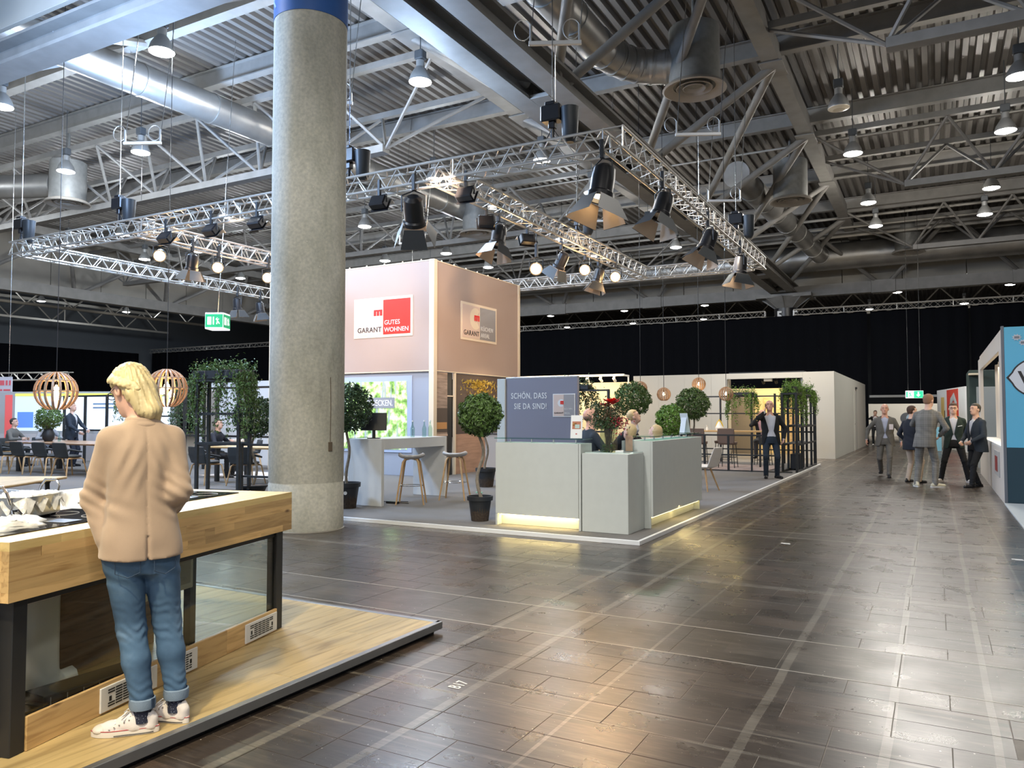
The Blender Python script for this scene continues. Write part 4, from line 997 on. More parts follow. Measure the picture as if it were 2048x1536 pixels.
# reception desk
DESK = mat('desk_white', (.60, .625, .585), .35, var=.02)
LED = mat('led_strip', (1, .85, .4), .5, emit=9, ecol=(1, .78, .32))
def desk_led(x0, x1, y0, y1, par, z=.13):
    MB().box(x0, x1, y0, y1, z, z + .012).build('led_strip', LED, par)
t = thing('reception_counter', 'left white reception counter with glowing base, before the dark welcome wall', 'counter', (-5.15, 8.95, G0))
MB().bbox(0, 1.20, 0, .03, .15, 1.09, .003).build('front_panel', DESK, t)
MB().bbox(0, .03, .031, .36, 0, 1.09, .003).build('side_panel', DESK, t); MB().bbox(1.205, 1.235, 0, .36, 0, 1.09, .003).build('side_panel', DESK, t)
MB().bbox(.031, 1.204, .031, .36, 1.06, 1.0899, .003).build('counter_top', DESK, t)
MB().bbox(.031, 1.204, .12, .14, 0, 1.0599, .003).build('back_panel', DESK, t)
desk_led(.05, 1.18, .045, .06, t)
MB().bbox(.0, .029, .002, .03, 0, .149, .002).build('foot', DESK, t)
light('AREA', (-4.55, 9.04, G0 + .14), 4, (1, .75, .30), 1.1, (-4.55, 8.95, 0), sy=.03)
def glass_shelf(par, x0, x1, y0, y1, z, along='x', n=4):
    MB().box(x0, x1, y0, y1, z + .05, z + .062).build('glass_shelf', (MT.get('green_glass') or thin_glass('green_glass', (.55, .75, .68))), par)
    for k in range(n):
        u = (k + .5) / n; x = x0 + (x1 - x0) * u if along == 'x' else (x0 + x1) / 2; y = (y0 + y1) / 2 if along == 'x' else y0 + (y1 - y0) * u
        MB().lathe([(.011, 0), (.011, .05)], (x, y, z), 10).build('standoff', CHROME, par, smooth=True)
glass_shelf(t, -.02, 1.26, .0, .32, 1.09)
t = thing('display_plinth', 'lower white plinth between the two reception counters, holding flowers', 'plinth', (-3.90, 8.95, G0))
MB().bbox(0, .61, 0, .58, 0, .975, .004).build('body', DESK, t)
MB().bbox(-.005, .60, .10, .58, .9755, .985, .001).build('top_sheet', mat('green_glass2', (.55, .66, .62), .08), t)
t = thing('reception_counter', 'right white reception counter facing the aisle with glowing base', 'counter', (-3.18, 9.56, G0))
MB().bbox(-.03, 0, 0, 2.36, .15, 1.12, .003).build('front_panel', DESK, t)
MB().bbox(-.42, -.031, 0, .03, 0, 1.12, .003).build('side_panel', DESK, t); MB().bbox(-.42, -.031, 2.33, 2.36, 0, 1.12, .003).build('side_panel', DESK, t)
MB().bbox(-.42, -.031, .031, 2.329, 1.09, 1.1199, .003).build('counter_top', DESK, t); MB().bbox(-.14, -.12, .031, 2.329, 0, 1.0899, .003).build('back_panel', DESK, t)
desk_led(-.06, -.045, .05, 2.30, t)
light('AREA', (-3.26, 10.7, G0 + .14), 8, (1, .75, .30), .03, (-3.16, 10.7, 0), sy=2.2)
glass_shelf(t, -.36, .0, .02, 2.34, 1.12, 'y', 6)
t = thing('desk_worktop', 'low white worktop behind the reception counters', 'worktop', (-3.98, 9.32, G0))
MB().bbox(.02, .38, .24, 2.5, .74, .78, .004).build('top', WHITE, t); MB().bbox(.04, .36, 2.44, 2.48, 0, .739, .003).build('panel_leg', WHITE, t); MB().bbox(.04, .36, .26, .30, 0, .739, .003).build('panel_leg', WHITE, t)

# welcome wall
PURP = mat('slate_print', (.235, .235, .285), .55)
t = thing('welcome_wall', 'slate grey welcome wall with white greeting lettering behind the reception', 'sign wall', (-6.85, 12.1, G0))
MB().bbox(-.06, .10, -.035, .10, 0, 2.10, .004).build('side_post', DESK, t)
MB().bbox(.101, 1.50, 0, .08, 0, 2.10, .003).build('panel', PURP, t)
MB().bbox(.101, 1.50, -.002, .09, 2.1005, 2.125, .002).build('top_profile', ALU, t)
f = face_mtx((.92, -.003, 1.745), (1, 0, 0), (0, 0, 1)); text('SCHÖN, DASS', .145, WHITE, f, t, ax='RIGHT', sx=.72, sp=1.1, bold=.001)
f = face_mtx((.92, -.003, 1.56), (1, 0, 0), (0, 0, 1)); text('SIE DA SIND!', .145, WHITE, f, t, ax='RIGHT', sx=.72, sp=1.1, bold=.001)
RED = mat('logo_red', (.75, .02, .015), .45); LPINK = mat('logo_pink', (.72, .56, .47), .5); LGREY = mat('logo_silver', (.42, .40, .40), .3, .3); LBLK = mat('logo_black', (.03, .025, .025), .5)
def logo(par, fm, W, Hh, right_mat, l1, l2, frame):
    """framed two-field company sign: pale field with G disc and red m, second field with two lines of lettering"""
    def q(name, x0, x1, y0, y1, z, m, p=None):
        b = MB(); b.T = fm; b.bbox(x0, x1, y0, y1, z - .012, z, .001); return b.build(name, m, p or par)
    fr = q('sign_frame', -W / 2, W / 2, -Hh / 2, Hh / 2, .012, frame); bw = W * .035
    q('left_field', -W / 2 + bw, 0, -Hh / 2 + bw, Hh / 2 - bw, .016, LPINK, fr); q('right_field', W * .01, W / 2 - bw, -Hh / 2 + bw, Hh / 2 - bw, .016, right_mat, fr)
    b = MB(); b.T = fm; r = W * .135; c = (-W * .115, Hh * .10); pts = []
    for k in range(25):
        a = math.radians(40 + 280 * k / 24); pts.append((c[0] + r * math.cos(a) * .9, c[1] + r * math.sin(a)))
    outer = [(c[0] + r * 1.15 * math.cos(math.radians(48 + 264 * k / 24)), c[1] + r * 1.15 * math.sin(math.radians(48 + 264 * k / 24))) for k in range(25)]
    inner = [(c[0] + r * .38 * math.cos(math.radians(48 + 264 * k / 24)), c[1] + r * .38 * math.sin(math.radians(48 + 264 * k / 24))) for k in range(25)]
    vs = [(x, y, .0175) for x, y in outer + inner]; b.add(vs, [(k, k + 1, 26 + k, 25 + k) for k in range(24)]); b.build('g_emblem', frame, fr)
    mw = W * .145; mh = Hh * .15; x0 = -W * .005 - mw; y0 = Hh * .045
    b = MB(); b.T = fm; b.box(x0, x0 + mw, y0 + mh * .72, y0 + mh, .0176, .020)
    for u in (0, .36, .72): b.box(x0 + mw * u, x0 + mw * (u + .28), y0, y0 + mh * .721, .0176, .020)
    b.build('m_emblem', RED, fr)
    text('GARANT', W * .098, LBLK, fm @ M.Translation((-W * .225, -Hh * .36, .018)), fr, ax='CENTER', sp=1.08, bold=.0012 * W)
    text(l1, W * .088, WHITE, fm @ M.Translation((W * .03, -Hh * .19, .018)), fr, sp=1.0); text(l2, W * .088, WHITE, fm @ M.Translation((W * .03, -Hh * .37, .018)), fr, sp=1.0)
logo(t, face_mtx((1.25, -.002, 1.62), (1, 0, 0), (0, 0, 1)), .42, .40, LGREY, 'KÜCHEN', 'AREAL', WHITE)

# ================= sign tower =================
MOCHA = mat('mocha_print', (.43, .325, .27), .6, var=.02, scale=1); CREAM = mat('tower_profile', (.78, .66, .48), .5)
TX, TY = -10.345, 15.02
t = thing('sign_tower', 'tall brown sign cube with cream corner posts and two framed signs', 'sign tower', (TX, TY, 0))
for n_, (x0, x1, y0, y1) in {'front_fascia': (-5.18, -.07, -.02, .04), 'side_fascia': (-.04, .02, .07, 4.18), 'back_fascia': (-5.18, -.07, 4.2, 4.26), 'left_fascia': (-5.28, -5.22, .07, 4.18)}.items():
    MB().bbox(x0, x1, y0, y1, 2.56, 5.16, .004).build(n_, MOCHA, t)
for (x, y, r) in ((-.0, .0, .07), (.0, 4.22, .05), (-5.22, .0, .05), (-5.22, 4.22, .05)):
    MB().bbox(x - r, x + r, y - r, y + r, G0, 5.185, .004).build('corner_post', CREAM, t)
for n_, (x0, x1, y0, y1) in enumerate([(-5.17, -.08, -.025, .045), (-.045, .025, .08, 4.16)]):
    MB().bbox(x0, x1, y0, y1, 5.161, 5.185, .003).build('top_rail', CREAM, t); MB().bbox(x0, x1, y0, y1, 2.535, 2.559, .003).build('bottom_rail', CREAM, t)
for k in range(7): MB().lathe([(.02, 5.186), (.02, 5.215), (.01, 5.22)], (-.35 - .55 * k, 0, 0), 8).build('bolt', CREAM, t)
for k in range(6): MB().lathe([(.02, 5.186), (.02, 5.215), (.01, 5.22)], (0, .35 + .55 * k, 0), 8).build('bolt', CREAM, t)
logo(t, face_mtx((-1.47, -.022, 3.89), (1, 0, 0), (0, 0, 1)), 1.80, .98, mat('sign_bright_red', (.80, .03, .02), .4), 'GUTES', 'WOHNEN', mat('sign_frame_cream', (.85, .72, .55), .5))
logo(t, face_mtx((.022, 2.06, 3.87), (0, 1, 0), (0, 0, 1)), 1.78, .96, LGREY, 'KÜCHEN', 'AREAL', mat('sign_frame_cream', (.85, .72, .55), .5))
# lower walls of the tower
SLATE = mat('blue_grey_wall', (.34, .37, .43), .6)
w_ = thing('partition_wall', 'blue-grey wall under the sign cube with a backlit forest screen', 'wall panel', (TX, TY, G0))
MB().bbox(-5.16, -.08, .05, .13, 0, 2.48, .003).build('panel', SLATE, w_)
MB().bbox(-2.95, -.62, .02, .049, .55, 2.40, .004).build('screen_frame', mat('screen_frame', (.42, .50, .66), .4), w_)
def forest():
    m = mat('forest_picture', (.6, .8, .5), .4); N, L, b = nodes(m); tc = N.new('ShaderNodeTexCoord')
    n1 = N.new('ShaderNodeTexNoise'); n1.inputs['Scale'].default_value = 5.5; n1.inputs['Detail'].default_value = 8; L.new(tc.outputs['Object'], n1.inputs['Vector'])
    r = ramp(N, [(.33, (.06, .16, .03)), (.45, (.25, .46, .10)), (.55, (.62, .80, .38)), (.66, (.93, 1, .90))]); L.new(n1.outputs[0], r.inputs[0])
    mp = N.new('ShaderNodeMapping'); mp.inputs['Scale'].default_value = (7, 1, .5); L.new(tc.outputs['Object'], mp.inputs[0])
    n2 = N.new('ShaderNodeTexNoise'); n2.inputs['Scale'].default_value = 1.6; n2.inputs['Detail'].default_value = 4; L.new(mp.outputs[0], n2.inputs['Vector'])
    r2 = ramp(N, [(.56, (0, 0, 0)), (.62, (1, 1, 1))]); L.new(n2.outputs[0], r2.inputs[0])
    mx = N.new('ShaderNodeMix'); mx.data_type = 'RGBA'; L.new(r2.outputs[0], mx.inputs[0]); L.new(r.outputs[0], mx.inputs[6]); mx.inputs[7].default_value = (.30, .36, .36, 1)
    L.new(mx.outputs[2], b.inputs['Base Color']); L.new(mx.outputs[2], b.inputs['Emission Color']); b.inputs['Emission Strength'].default_value = .6; return m
MB().box(-2.80, -.76, .012, .0199, .62, 2.27).build('forest_screen', forest(), w_)
MB().bbox(-1.95, -1.12, -.002, .0115, 1.62, 1.88, .001).build('caption_plate', mat('caption_grey', (.30, .32, .35), .5), w_)
text('ENTDECKEN.', .20, WHITE, face_mtx((-1.17, -.004, 1.68), (1, 0, 0), (0, 0, 1)), w_, ax='RIGHT', sx=.8, bold=.004)
# side bays along the aisle side of the cube
BRN = mat('bay_brown', (.085, .06, .05), .6)
s_ = thing('display_wall', 'dark wall bay under the sign cube with a kitchen photo and yellow blossoms', 'wall panel', (TX, TY, G0))
MB().bbox(-.06, .0, .10, .62, 0, 2.48, .003).build('photo_panel', mat('photo_wood', (.33, .25, .20), .5, var=.35, scale=2, aniso=(1, 1.2, 9)), s_)
MB().bbox(-.02, .012, .12, .60, 1.05, 1.62, .002).build('photo_kitchen_cabinets', mat('photo_cab', (.10, .075, .06), .5), s_)
MB().bbox(.0121, .016, .14, .58, 1.12, 1.28, .001).build('photo_splashback', mat('photo_glow', (.55, .28, .10), .5), s_)
MB().bbox(.0, .018, .11, .61, .95, 1.0, .001).build('photo_worktop', mat('photo_top', (.62, .45, .33), .5), s_)
MB().bbox(.0, .014, .11, .61, .30, .949, .001).build('photo_base_unit', mat('photo_base', (.075, .062, .055), .5, var=.3, scale=3, aniso=(1, 1, 9)), s_)
MB().bbox(-.06, -.02, .63, .86, 0, 2.48, .003).build('black_gap_panel', BLACK, s_)
MB().bbox(-.03, .03, .90, .96, 0, 2.48, .003).build('bay_post', CREAM, s_); MB().box(-.02, .0, .62, .9, 1.9, 1.93).build('cross_rail', CREAM, s_)
MB().bbox(-.06, -.02, .97, 4.1, .98, 2.48, .003).build('brown_panel', BRN, s_)
MB().bbox(-.06, -.02, .97, 4.1, 0, .979, .003).build('lower_wood_panel', mat('rosy_wood', (.42, .26, .18), .5, var=.15, scale=2, aniso=(1, 1, 8)), s_)
BLOS = mat('yellow_blossom', (.70, .52, .10), .6)
b = MB(); r2 = random.Random(3)
for k in range(420):
    y = r2.gauss(2.1, .42); z = 2.35 + .12 * (abs(r2.gauss(0, 1)) * -1.7) ; 
    if not 1.1 < y < 3.3 or z < 1.75: continue
    c = V((.0 + r2.uniform(0, .05), y, z)); u = V((r2.uniform(-.1, .1), r2.gauss(0, 1), r2.gauss(0, 1))).normalized() * r2.uniform(.02, .06); v_ = V((.3, -u.z, u.y)).normalized() * .014
    b.add([c - u, c - v_, c + u, c + v_], [(0, 1, 2, 3)])
tag(b.build('blossom', BLOS, s_), kind='stuff')
MB().bbox(-.019, .004, 1.30, 1.80, 1.62, 1.80, .001).build('caption_plate', mat('caption_brown', (.16, .12, .10), .5), s_)
text('ZUHAUSE', .14, WHITE, face_mtx((.0065, 1.34, 1.655), (0, 1, 0), (0, 0, 1)), s_, sx=.6, bold=.002)
light('AREA', (TX + .9, TY + 2.2, 2.4), 10, (1, .75, .5), .6, (TX + .2, TY + 2.2, .8))
# sideboard and shelf behind the trees
t = thing('cream_sideboard', 'cream cabinet front behind the potted tree, left of the welcome wall', 'cabinet', (-8.9, 15.0, G0))
MB().bbox(0, 1.2, 0, .5, 0, 1.02, .004).build('body', mat('cream_cabinet', (.50, .41, .33), .5), t); MB().bbox(-.02, 1.22, -.02, .52, 1.021, 1.05, .003).build('top', mat('dark_cabinet_top', (.10, .08, .07), .4), t)

# bar table, stools, monitor, bottles
BT = mat('bar_table_white', (.62, .62, .60), .3, var=.02)
t = thing('bar_table', 'high white bar table with panel legs beside the concrete column', 'table', (-8.42, 9.80, G0))
MB().bbox(0, .69, 0, .07, 0, 1.07, .004).build('panel_leg', BT, t); MB().bbox(0, .69, 1.80, 1.87, 0, 1.07, .004).build('panel_leg', BT, t)
MB().bbox(0, .69, .0705, 1.7995, .90, 1.07, .004).build('tabletop', BT, t)
SEAT = mat('stool_shell', (.52, .50, .48), .5)
def stool(x, y, rz, label):
    t = thing('bar_stool', label, 'stool', (x, y, G0), rz, 'shell bar stools at the white bar table')
    S_ = SDF(.012, .015); S_.ell((0, 0, .80), (.22, .19, .075)); S_.ell((0, -.05, .86), (.19, .20, .085), sub=True, k=.01); S_.ell((0, .1, .88), (.3, .16, .10), sub=True, k=.01)
    vs, fs = S_.mesh(); mesh_np('seat', vs, fs, SEAT, t)
    for sx in (-1, 1):
        for sy in (-1, 1):
            b = MB(); b.tube([(sx * .02, sy * .02, .735), (sx * .10, sy * .09, .725), (sx * .125, sy * .115, .68), (sx * .225, sy * .20, 0)], [.012, .017, .018, .013], 8); b.build('leg', BEECH, t, smooth=True)
    b = MB(); b.tube([(.195 * math.cos(a) * 1.0, .175 * math.sin(a), .30) for a in [k * PI / 12 for k in range(24)]], .006, 6, closed=True); b.build('foot_ring', STEEL, t, smooth=True); return t
stool(-7.56, 10.37, .5, 'bar stool with pale shell in front of the white bar table, nearer the column')
stool(-7.28, 11.25, .3, 'bar stool with pale shell at the right end of the white bar table')
stool(-8.75, 10.65, -.4, 'bar stool standing behind the white bar table')
t = thing('monitor', 'black computer monitor seen from behind on the white bar table', 'monitor', (-8.05, 10.0, G0 + 1.071), .55)
b = MB(); b.T = M.Translation((0, 0, .28)) @ M.Rotation(-.1, 4, 'X'); b.bbox(-.21, .21, -.015, .02, -.15, .14, .006); b.build('screen', DARK, t)
b = MB(); b.bbox(-.10, .10, -.06, .12, 0, .012, .003); b.bbox(-.025, .025, .0, .04, .0125, .15, .003); b.build('stand', DARK, t)
b = MB(); b.tube([(-.1, .1, .02), (-.42, .0, .0), (-.50, -.10, -.3), (-.52, -.08, -.75)], .004, 5); b.build('cable', DARK, t)
BG = thin_glass('bottle_glass', (.72, .85, .80))
bp = None
for k, (x, y) in enumerate([(-8.0, 11.0), (-7.95, 11.28), (-7.92, 11.42)]):
    lb = ['left one of three clear bottles on the bar table', 'middle one of three clear bottles on the bar table', 'right one of three clear bottles on the bar table'][k]
    if bp is None:
        bp = thing('bottle', lb, 'bottle', (x, y, G0 + 1.071), group='clear bottles on the bar table')
        MB().lathe([(.036, 0), (.038, .01), (.038, .15), (.018, .20), (.013, .22), (.013, .26), (.016, .265)], n=16).build('glass', BG, bp, smooth=True); MB().lathe([(.0165, .2655), (.0165, .29)], n=12).build('stopper', WHITE, bp)
    else: copy_tree(bp, loc=(x, y, G0 + 1.071), label=lb)
t = thing('power_strip', 'black power strip and cable lying under the white bar table', 'cable', (-7.85, 10.25, G0))
b = MB(); b.bbox(-.12, .12, -.03, .03, 0, .04, .006); b.tube([(.1, 0, .02), (.25, .1, .006), (.1, .3, .006), (-.2, .15, .006), (-.4, .1, .006)], .006, 5); b.build('strip', DARK, t)

# ================= plants =================
def leaf_mat(name, c, var=.35):
    m = mat(name, c, .45); N, L, b = nodes(m); g = N.new('ShaderNodeNewGeometry'); r = ramp(N, [(0, tuple(x * (1 - var) for x in c)), (.6, c), (1, tuple(min(1, x * (1 + var * 1.3)) for x in c))])
    L.new(g.outputs['Random Per Island'], r.inputs[0]); L.new(r.outputs[0], b.inputs['Base Color']); return m
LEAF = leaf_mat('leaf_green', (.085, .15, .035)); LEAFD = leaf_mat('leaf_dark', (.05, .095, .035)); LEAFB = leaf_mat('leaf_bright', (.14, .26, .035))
BARK = mat('bark', (.22, .185, .14), .85, var=.25, scale=20, bump=.4); POT = mat('black_pot', (.018, .02, .023), .5, var=.1); SOIL = mat('soil', (.05, .035, .025), .95, var=.4, scale=40)
def leaves(b, pts, size, rr, droop=.3):
    for p, nrm in pts:
        n_ = (V(nrm) + V((rr.gauss(0, .6), rr.gauss(0, .6), rr.gauss(0, .6)))).normalized(); x, y, _ = basis(n_); a = rr.uniform(0, 2 * PI)
        u = x * math.cos(a) + y * math.sin(a); v_ = n_.cross(u); s = size * rr.uniform(.65, 1.25); p = V(p)
        b.add([p - u * s, p - v_ * s * .42 + n_ * s * .12, p + u * s - V((0, 0, 1)) * s * droop, p + v_ * s * .42 + n_ * s * .12], [(0, 1, 2, 3)])
def crown_pts(c, r, n, rr):
    o = []
    for _ in range(n):
        d = V((rr.gauss(0, 1), rr.gauss(0, 1), rr.gauss(0, 1))).normalized(); q = rr.uniform(.55, 1.0) ** .4 * (1 + .07 * math.sin(d.x * 9 + d.z * 7) + .05 * math.sin(d.y * 13))
        o.append((V(c) + V((d.x * r[0], d.y * r[1], d.z * r[2])) * q, d))
    return o
def ball_tree(label, x, y, zc, r, pot_r=.17, pot_h=.34, n=3200, m=None, seed=1, z0=G0, wav=.03, tag_=False, group='ball-headed potted trees', size=None):
    rr = random.Random(seed); t = thing('potted_tree', label, 'potted tree', (x, y, z0), group=group); h = zc - z0
    MB().lathe([(pot_r * .70, 0), (pot_r * .95, pot_h * .82), (pot_r * 1.08, pot_h * .83), (pot_r * 1.10, pot_h), (pot_r * .98, pot_h), (pot_r * .96, pot_h * .9)], n=28, cap=False).build('pot', POT, t, smooth=True)
    MB().lathe([(pot_r * .72, 0.001), (pot_r * .955, pot_h * .9), (.01, pot_h * .93)], n=24).build('soil', SOIL, t)
    b = MB(); K = 12; pts = [(wav * math.sin(k / K * 9 + seed), wav * math.cos(k / K * 7 + seed), pot_h * .88 + (h - r * .5 - pot_h * .88) * k / K) for k in range(K + 1)]
    b.tube(pts, [.026 - .008 * k / K for k in range(K + 1)], 8)
    for k in range(9):
        a = rr.uniform(0, 2 * PI); d = V((math.cos(a), math.sin(a), rr.uniform(.1, 1.1))).normalized(); p0 = V(pts[-1]) - V((0, 0, rr.uniform(0, .12))); b.tube([p0, p0 + d * r * .35, p0 + d * r * .75 + V((0, 0, .05))], [.012, .009, .005], 5)
    b.build('trunk', BARK, t, smooth=True)
    b = MB(); leaves(b, crown_pts((0, 0, h), (r, r, r * .97), n, rr), size or .034, rr); tag(b.build('foliage', m or LEAF, t), kind='stuff')
    if tag_:
        o = MB().lathe([(.028, 0), (.028, .003)], n=16).build('pot_sticker', WHITE, t); o.rotation_euler = (PI / 2, 0, .55); o.location = (pot_r * .9 * math.sin(.55), -pot_r * .9 * math.cos(.55) - .004, pot_h * .62)
    return t
ball_tree('ball-headed tree in a black pot in front of the reception counter', -5.53, 9.18, 1.50, .30, seed=2, wav=.035, pot_r=.165, n=3400)
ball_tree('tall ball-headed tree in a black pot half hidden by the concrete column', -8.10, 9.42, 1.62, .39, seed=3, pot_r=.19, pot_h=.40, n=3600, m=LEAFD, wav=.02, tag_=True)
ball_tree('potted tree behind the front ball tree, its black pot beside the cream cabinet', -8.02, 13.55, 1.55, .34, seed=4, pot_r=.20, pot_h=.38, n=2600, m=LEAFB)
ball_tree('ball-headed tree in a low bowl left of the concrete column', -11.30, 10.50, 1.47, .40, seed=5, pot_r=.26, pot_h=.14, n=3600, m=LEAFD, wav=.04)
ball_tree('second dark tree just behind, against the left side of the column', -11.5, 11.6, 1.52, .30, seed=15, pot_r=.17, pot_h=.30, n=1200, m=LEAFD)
ball_tree('round tree behind the red flowers over the reception', -5.84, 16.2, 1.84, .40, seed=6, n=3400)
ball_tree('round tree above the blond person at the right counter', -4.95, 17.8, 1.76, .39, seed=7, n=3400)
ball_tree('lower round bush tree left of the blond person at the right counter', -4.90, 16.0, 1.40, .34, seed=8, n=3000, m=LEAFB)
# mint band on the trunk of the front tree
b = MB(); b.tube([(-.05, 0, 0), (0, .01, .008), (.05, .0, 0)], .011, 6); o = b.build('trunk_band', mat('mint_tape', (.30, .62, .50), .6), bpy.data.objects['potted_tree'], loc=(.0, -.025, .385))

def hanging_plant(label, x0, x1, y0, y1, z, drop, n, seed, m=None, group='trailing plants on the black racks', parent=None, boxh=.16, trough=True):
    rr = random.Random(seed); t = thing('trailing_plant', label, 'plant', ((x0 + x1) / 2, (y0 + y1) / 2, z), group=group); hx, hy = (x1 - x0) / 2, (y1 - y0) / 2
    if trough: MB().bbox(-hx, hx, -hy, hy, 0.001, boxh, .006).build('trough', POT, t)
    P = []; b2 = MB()
    for _ in range(n // 2):
        P.append(((rr.uniform(-hx, hx) * 1.15, rr.uniform(-hy, hy) * 1.25, boxh + abs(rr.gauss(0, .09))), (0, 0, 1)))
    for v_ in range(max(10, n // 26)):
        ex, ey = rr.uniform(-hx, hx), rr.uniform(-hy, hy)
        if rr.random() < .5: ex = math.copysign(hx + .03, ex)
        else: ey = math.copysign(hy + .03, ey)
        L_ = drop * rr.uniform(.25, 1); p = V((ex, ey, boxh)); pts = [p.copy()]
        for q in range(10):
            p = p + V((rr.gauss(0, .012) + .008 * (1 if ex > 0 else -1), rr.gauss(0, .012), -L_ / 10)); pts.append(p.copy())
            for _ in range(7): P.append((p + V((rr.gauss(0, .03), rr.gauss(0, .03), rr.gauss(0, .02))), (rr.gauss(0, 1), rr.gauss(0, 1), .3)))
        b2.tube(pts, .0025, 4)
    b = MB(); leaves(b, P, .031, rr, .5); tag(b.build('foliage', m or LEAFB, t), kind='stuff'); tag(b2.build('tendril', BARK, t), kind='stuff'); return t

# black shelf racks
def rack(label, x, y, rz, posts, rails, name='shelf_rack'):
    """posts: (px, z0, z1, w); rails: (x0, x1, z, h); built in local x"""
    t = thing(name, label, 'room divider', (x, y, G0), rz)
    for (px, z0, z1, w_) in posts: MB().bbox(px - w_ / 2, px + w_ / 2, -.03, .03, z0, z1, .003).build('post', BLKM, t)
    for (x0, x1, z, hh) in rails: MB().bbox(x0, x1, -.0295, .0295, z - hh / 2, z + hh / 2, .003).build('rail', BLKM, t)
    return t
def rack3(label, x, y, L_, D_, Hh, cols, levels, rz=PI / 2):
    """deep open rack: local x along its length"""
    t = thing('shelf_rack', label, 'rack', (x, y, G0), rz); r = .028
    for k in range(cols + 1):
        px = L_ * k / cols
        for yy in (0, D_): MB().bbox(px - r, px + r, yy - r, yy + r, 0, Hh, .003).build('post', BLKM, t)
        MB().bbox(px - r * .9, px + r * .9, r + .001, D_ - r - .001, Hh - .05, Hh, .003).build('cross_bar', BLKM, t)
    for z in levels:
        for yy in (0, D_):
            for k in range(cols): MB().bbox(L_ * k / cols + r + .001, L_ * (k + 1) / cols - r - .001, yy - r * .9, yy + r * .9, z - .05, z - .001, .003).build('rail', BLKM, t)
    return t
rk = rack3('deep black metal rack with trailing plants at the aisle, beside the man on the phone', -3.08, 20.6, 3.5, .34, 2.02, 4, [.05, .72, 1.18, 2.02])
b = MB()
for (k, z) in ((0, 1.62), (1, .72), (2, 1.18), (0, .72), (1, 1.18)): MB().bbox(.875 * k + .03, .875 * (k + 1) - .03, .03, .31, z, z + .02, .002).build('shelf', DKGREY, rk)
MB().bbox(.9, 1.7, .06, .3, .03, .42, .004).build('storage_box', BLACK, rk)
hanging_plant('trailing plant on top of the rack beside the man on the phone', -3.40, -3.10, 20.7, 21.9, G0 + 2.02, .95, 900, 21, LEAFB)
hanging_plant('trailing plant at the far end of the rack by the aisle', -3.40, -3.10, 23.2, 24.0, G0 + 2.02, .7, 600, 22, LEAFB)
# grid screen running away from the aisle
rack('low black grid screen in front of the man sitting at the high table', -5.98, 20.4, 0, [(.0, 0, .95, .05), (.62, 0, .95, .05), (1.24, 0, .95, .05), (2.42, 0, 2.0, .05), (1.83, 0, .95, .04)], [(.026, 2.394, .93, .04), (.026, 2.394, .42, .035), (-.02, 2.82, .015, .02)])
rack('tall black grid screen behind the high table with the sitting man', -6.9, 24.4, 0, [(0, 0, 2.05, .05), (1.0, 0, 2.05, .05), (1.95, 0, 2.05, .06), (2.9, 0, 2.05, .05), (3.75, 0, 2.05, .05)], [(0.026, 3.72, 2.03, .04), (.026, 3.72, 1.5, .035), (.026, 3.72, .95, .05), (.026, 3.72, .40, .035)])
rack('thin black frame behind the bald man at the reception', -7.55, 15.3, 0, [(0, 0, 2.0, .045), (.45, 0, 2.0, .09), (1.5, 0, 2.0, .045)], [(.024, 1.47, 1.98, .035), (.024, 1.47, 1.1, .035)])
hanging_plant('trailing plant on the frame behind the reception flowers', -7.1, -6.5, 15.25, 15.5, G0 + 2.0, .9, 500, 23, LEAFD, boxh=.1)
hanging_plant('trailing plant on the rear screen under the rightmost globe lamp', -5.6, -4.9, 24.3, 24.6, G0 + 2.05, 1.0, 700, 24, LEAFB, boxh=.1)

# ================= high table, chairs, rug =================
RUG = mat('rug_rose', (.42, .34, .32), .95, var=.2, scale=7, bump=.4, bscale=90)
b = MB(); n = 26
for i in range(n):
    a = 2 * PI * i / n
b = MB(); gx = 14; gy = 8; vs = []
for j in range(gy + 1):
    for i in range(gx + 1): vs.append((-6.6 + 2.75 * i / gx, 20.75 + 2.3 * j / gy, G0 + .012 + (.012 * rnd.random() if 0 < i < gx and 0 < j < gy else 0)))
b.add(vs, [(j * (gx + 1) + i, j * (gx + 1) + i + 1, (j + 1) * (gx + 1) + i + 1, (j + 1) * (gx + 1) + i) for j in range(gy) for i in range(gx)]); b.box(-6.62, -3.83, 20.73, 23.07, G0, G0 + .011)
tag(b.build('rug', RUG), 'rumpled rosy-grey rug under the high table with brown chairs', 'rug')
RZ = G0 + .026
t = thing('high_table', 'long wooden high table where the man in a dark jacket sits', 'table', (-6.55, 21.8, RZ))
MB().bbox(0, 2.45, 0, .75, .95, .99, .004).build('tabletop', OAK, t)
for x in (.1, 2.3):
    for y in (.06, .64): MB().bbox(x, x + .05, y, y + .05, 0, .949, .003).build('leg', BLKM, t)
BRNS = mat('brown_leather', (.15, .105, .085), .55)
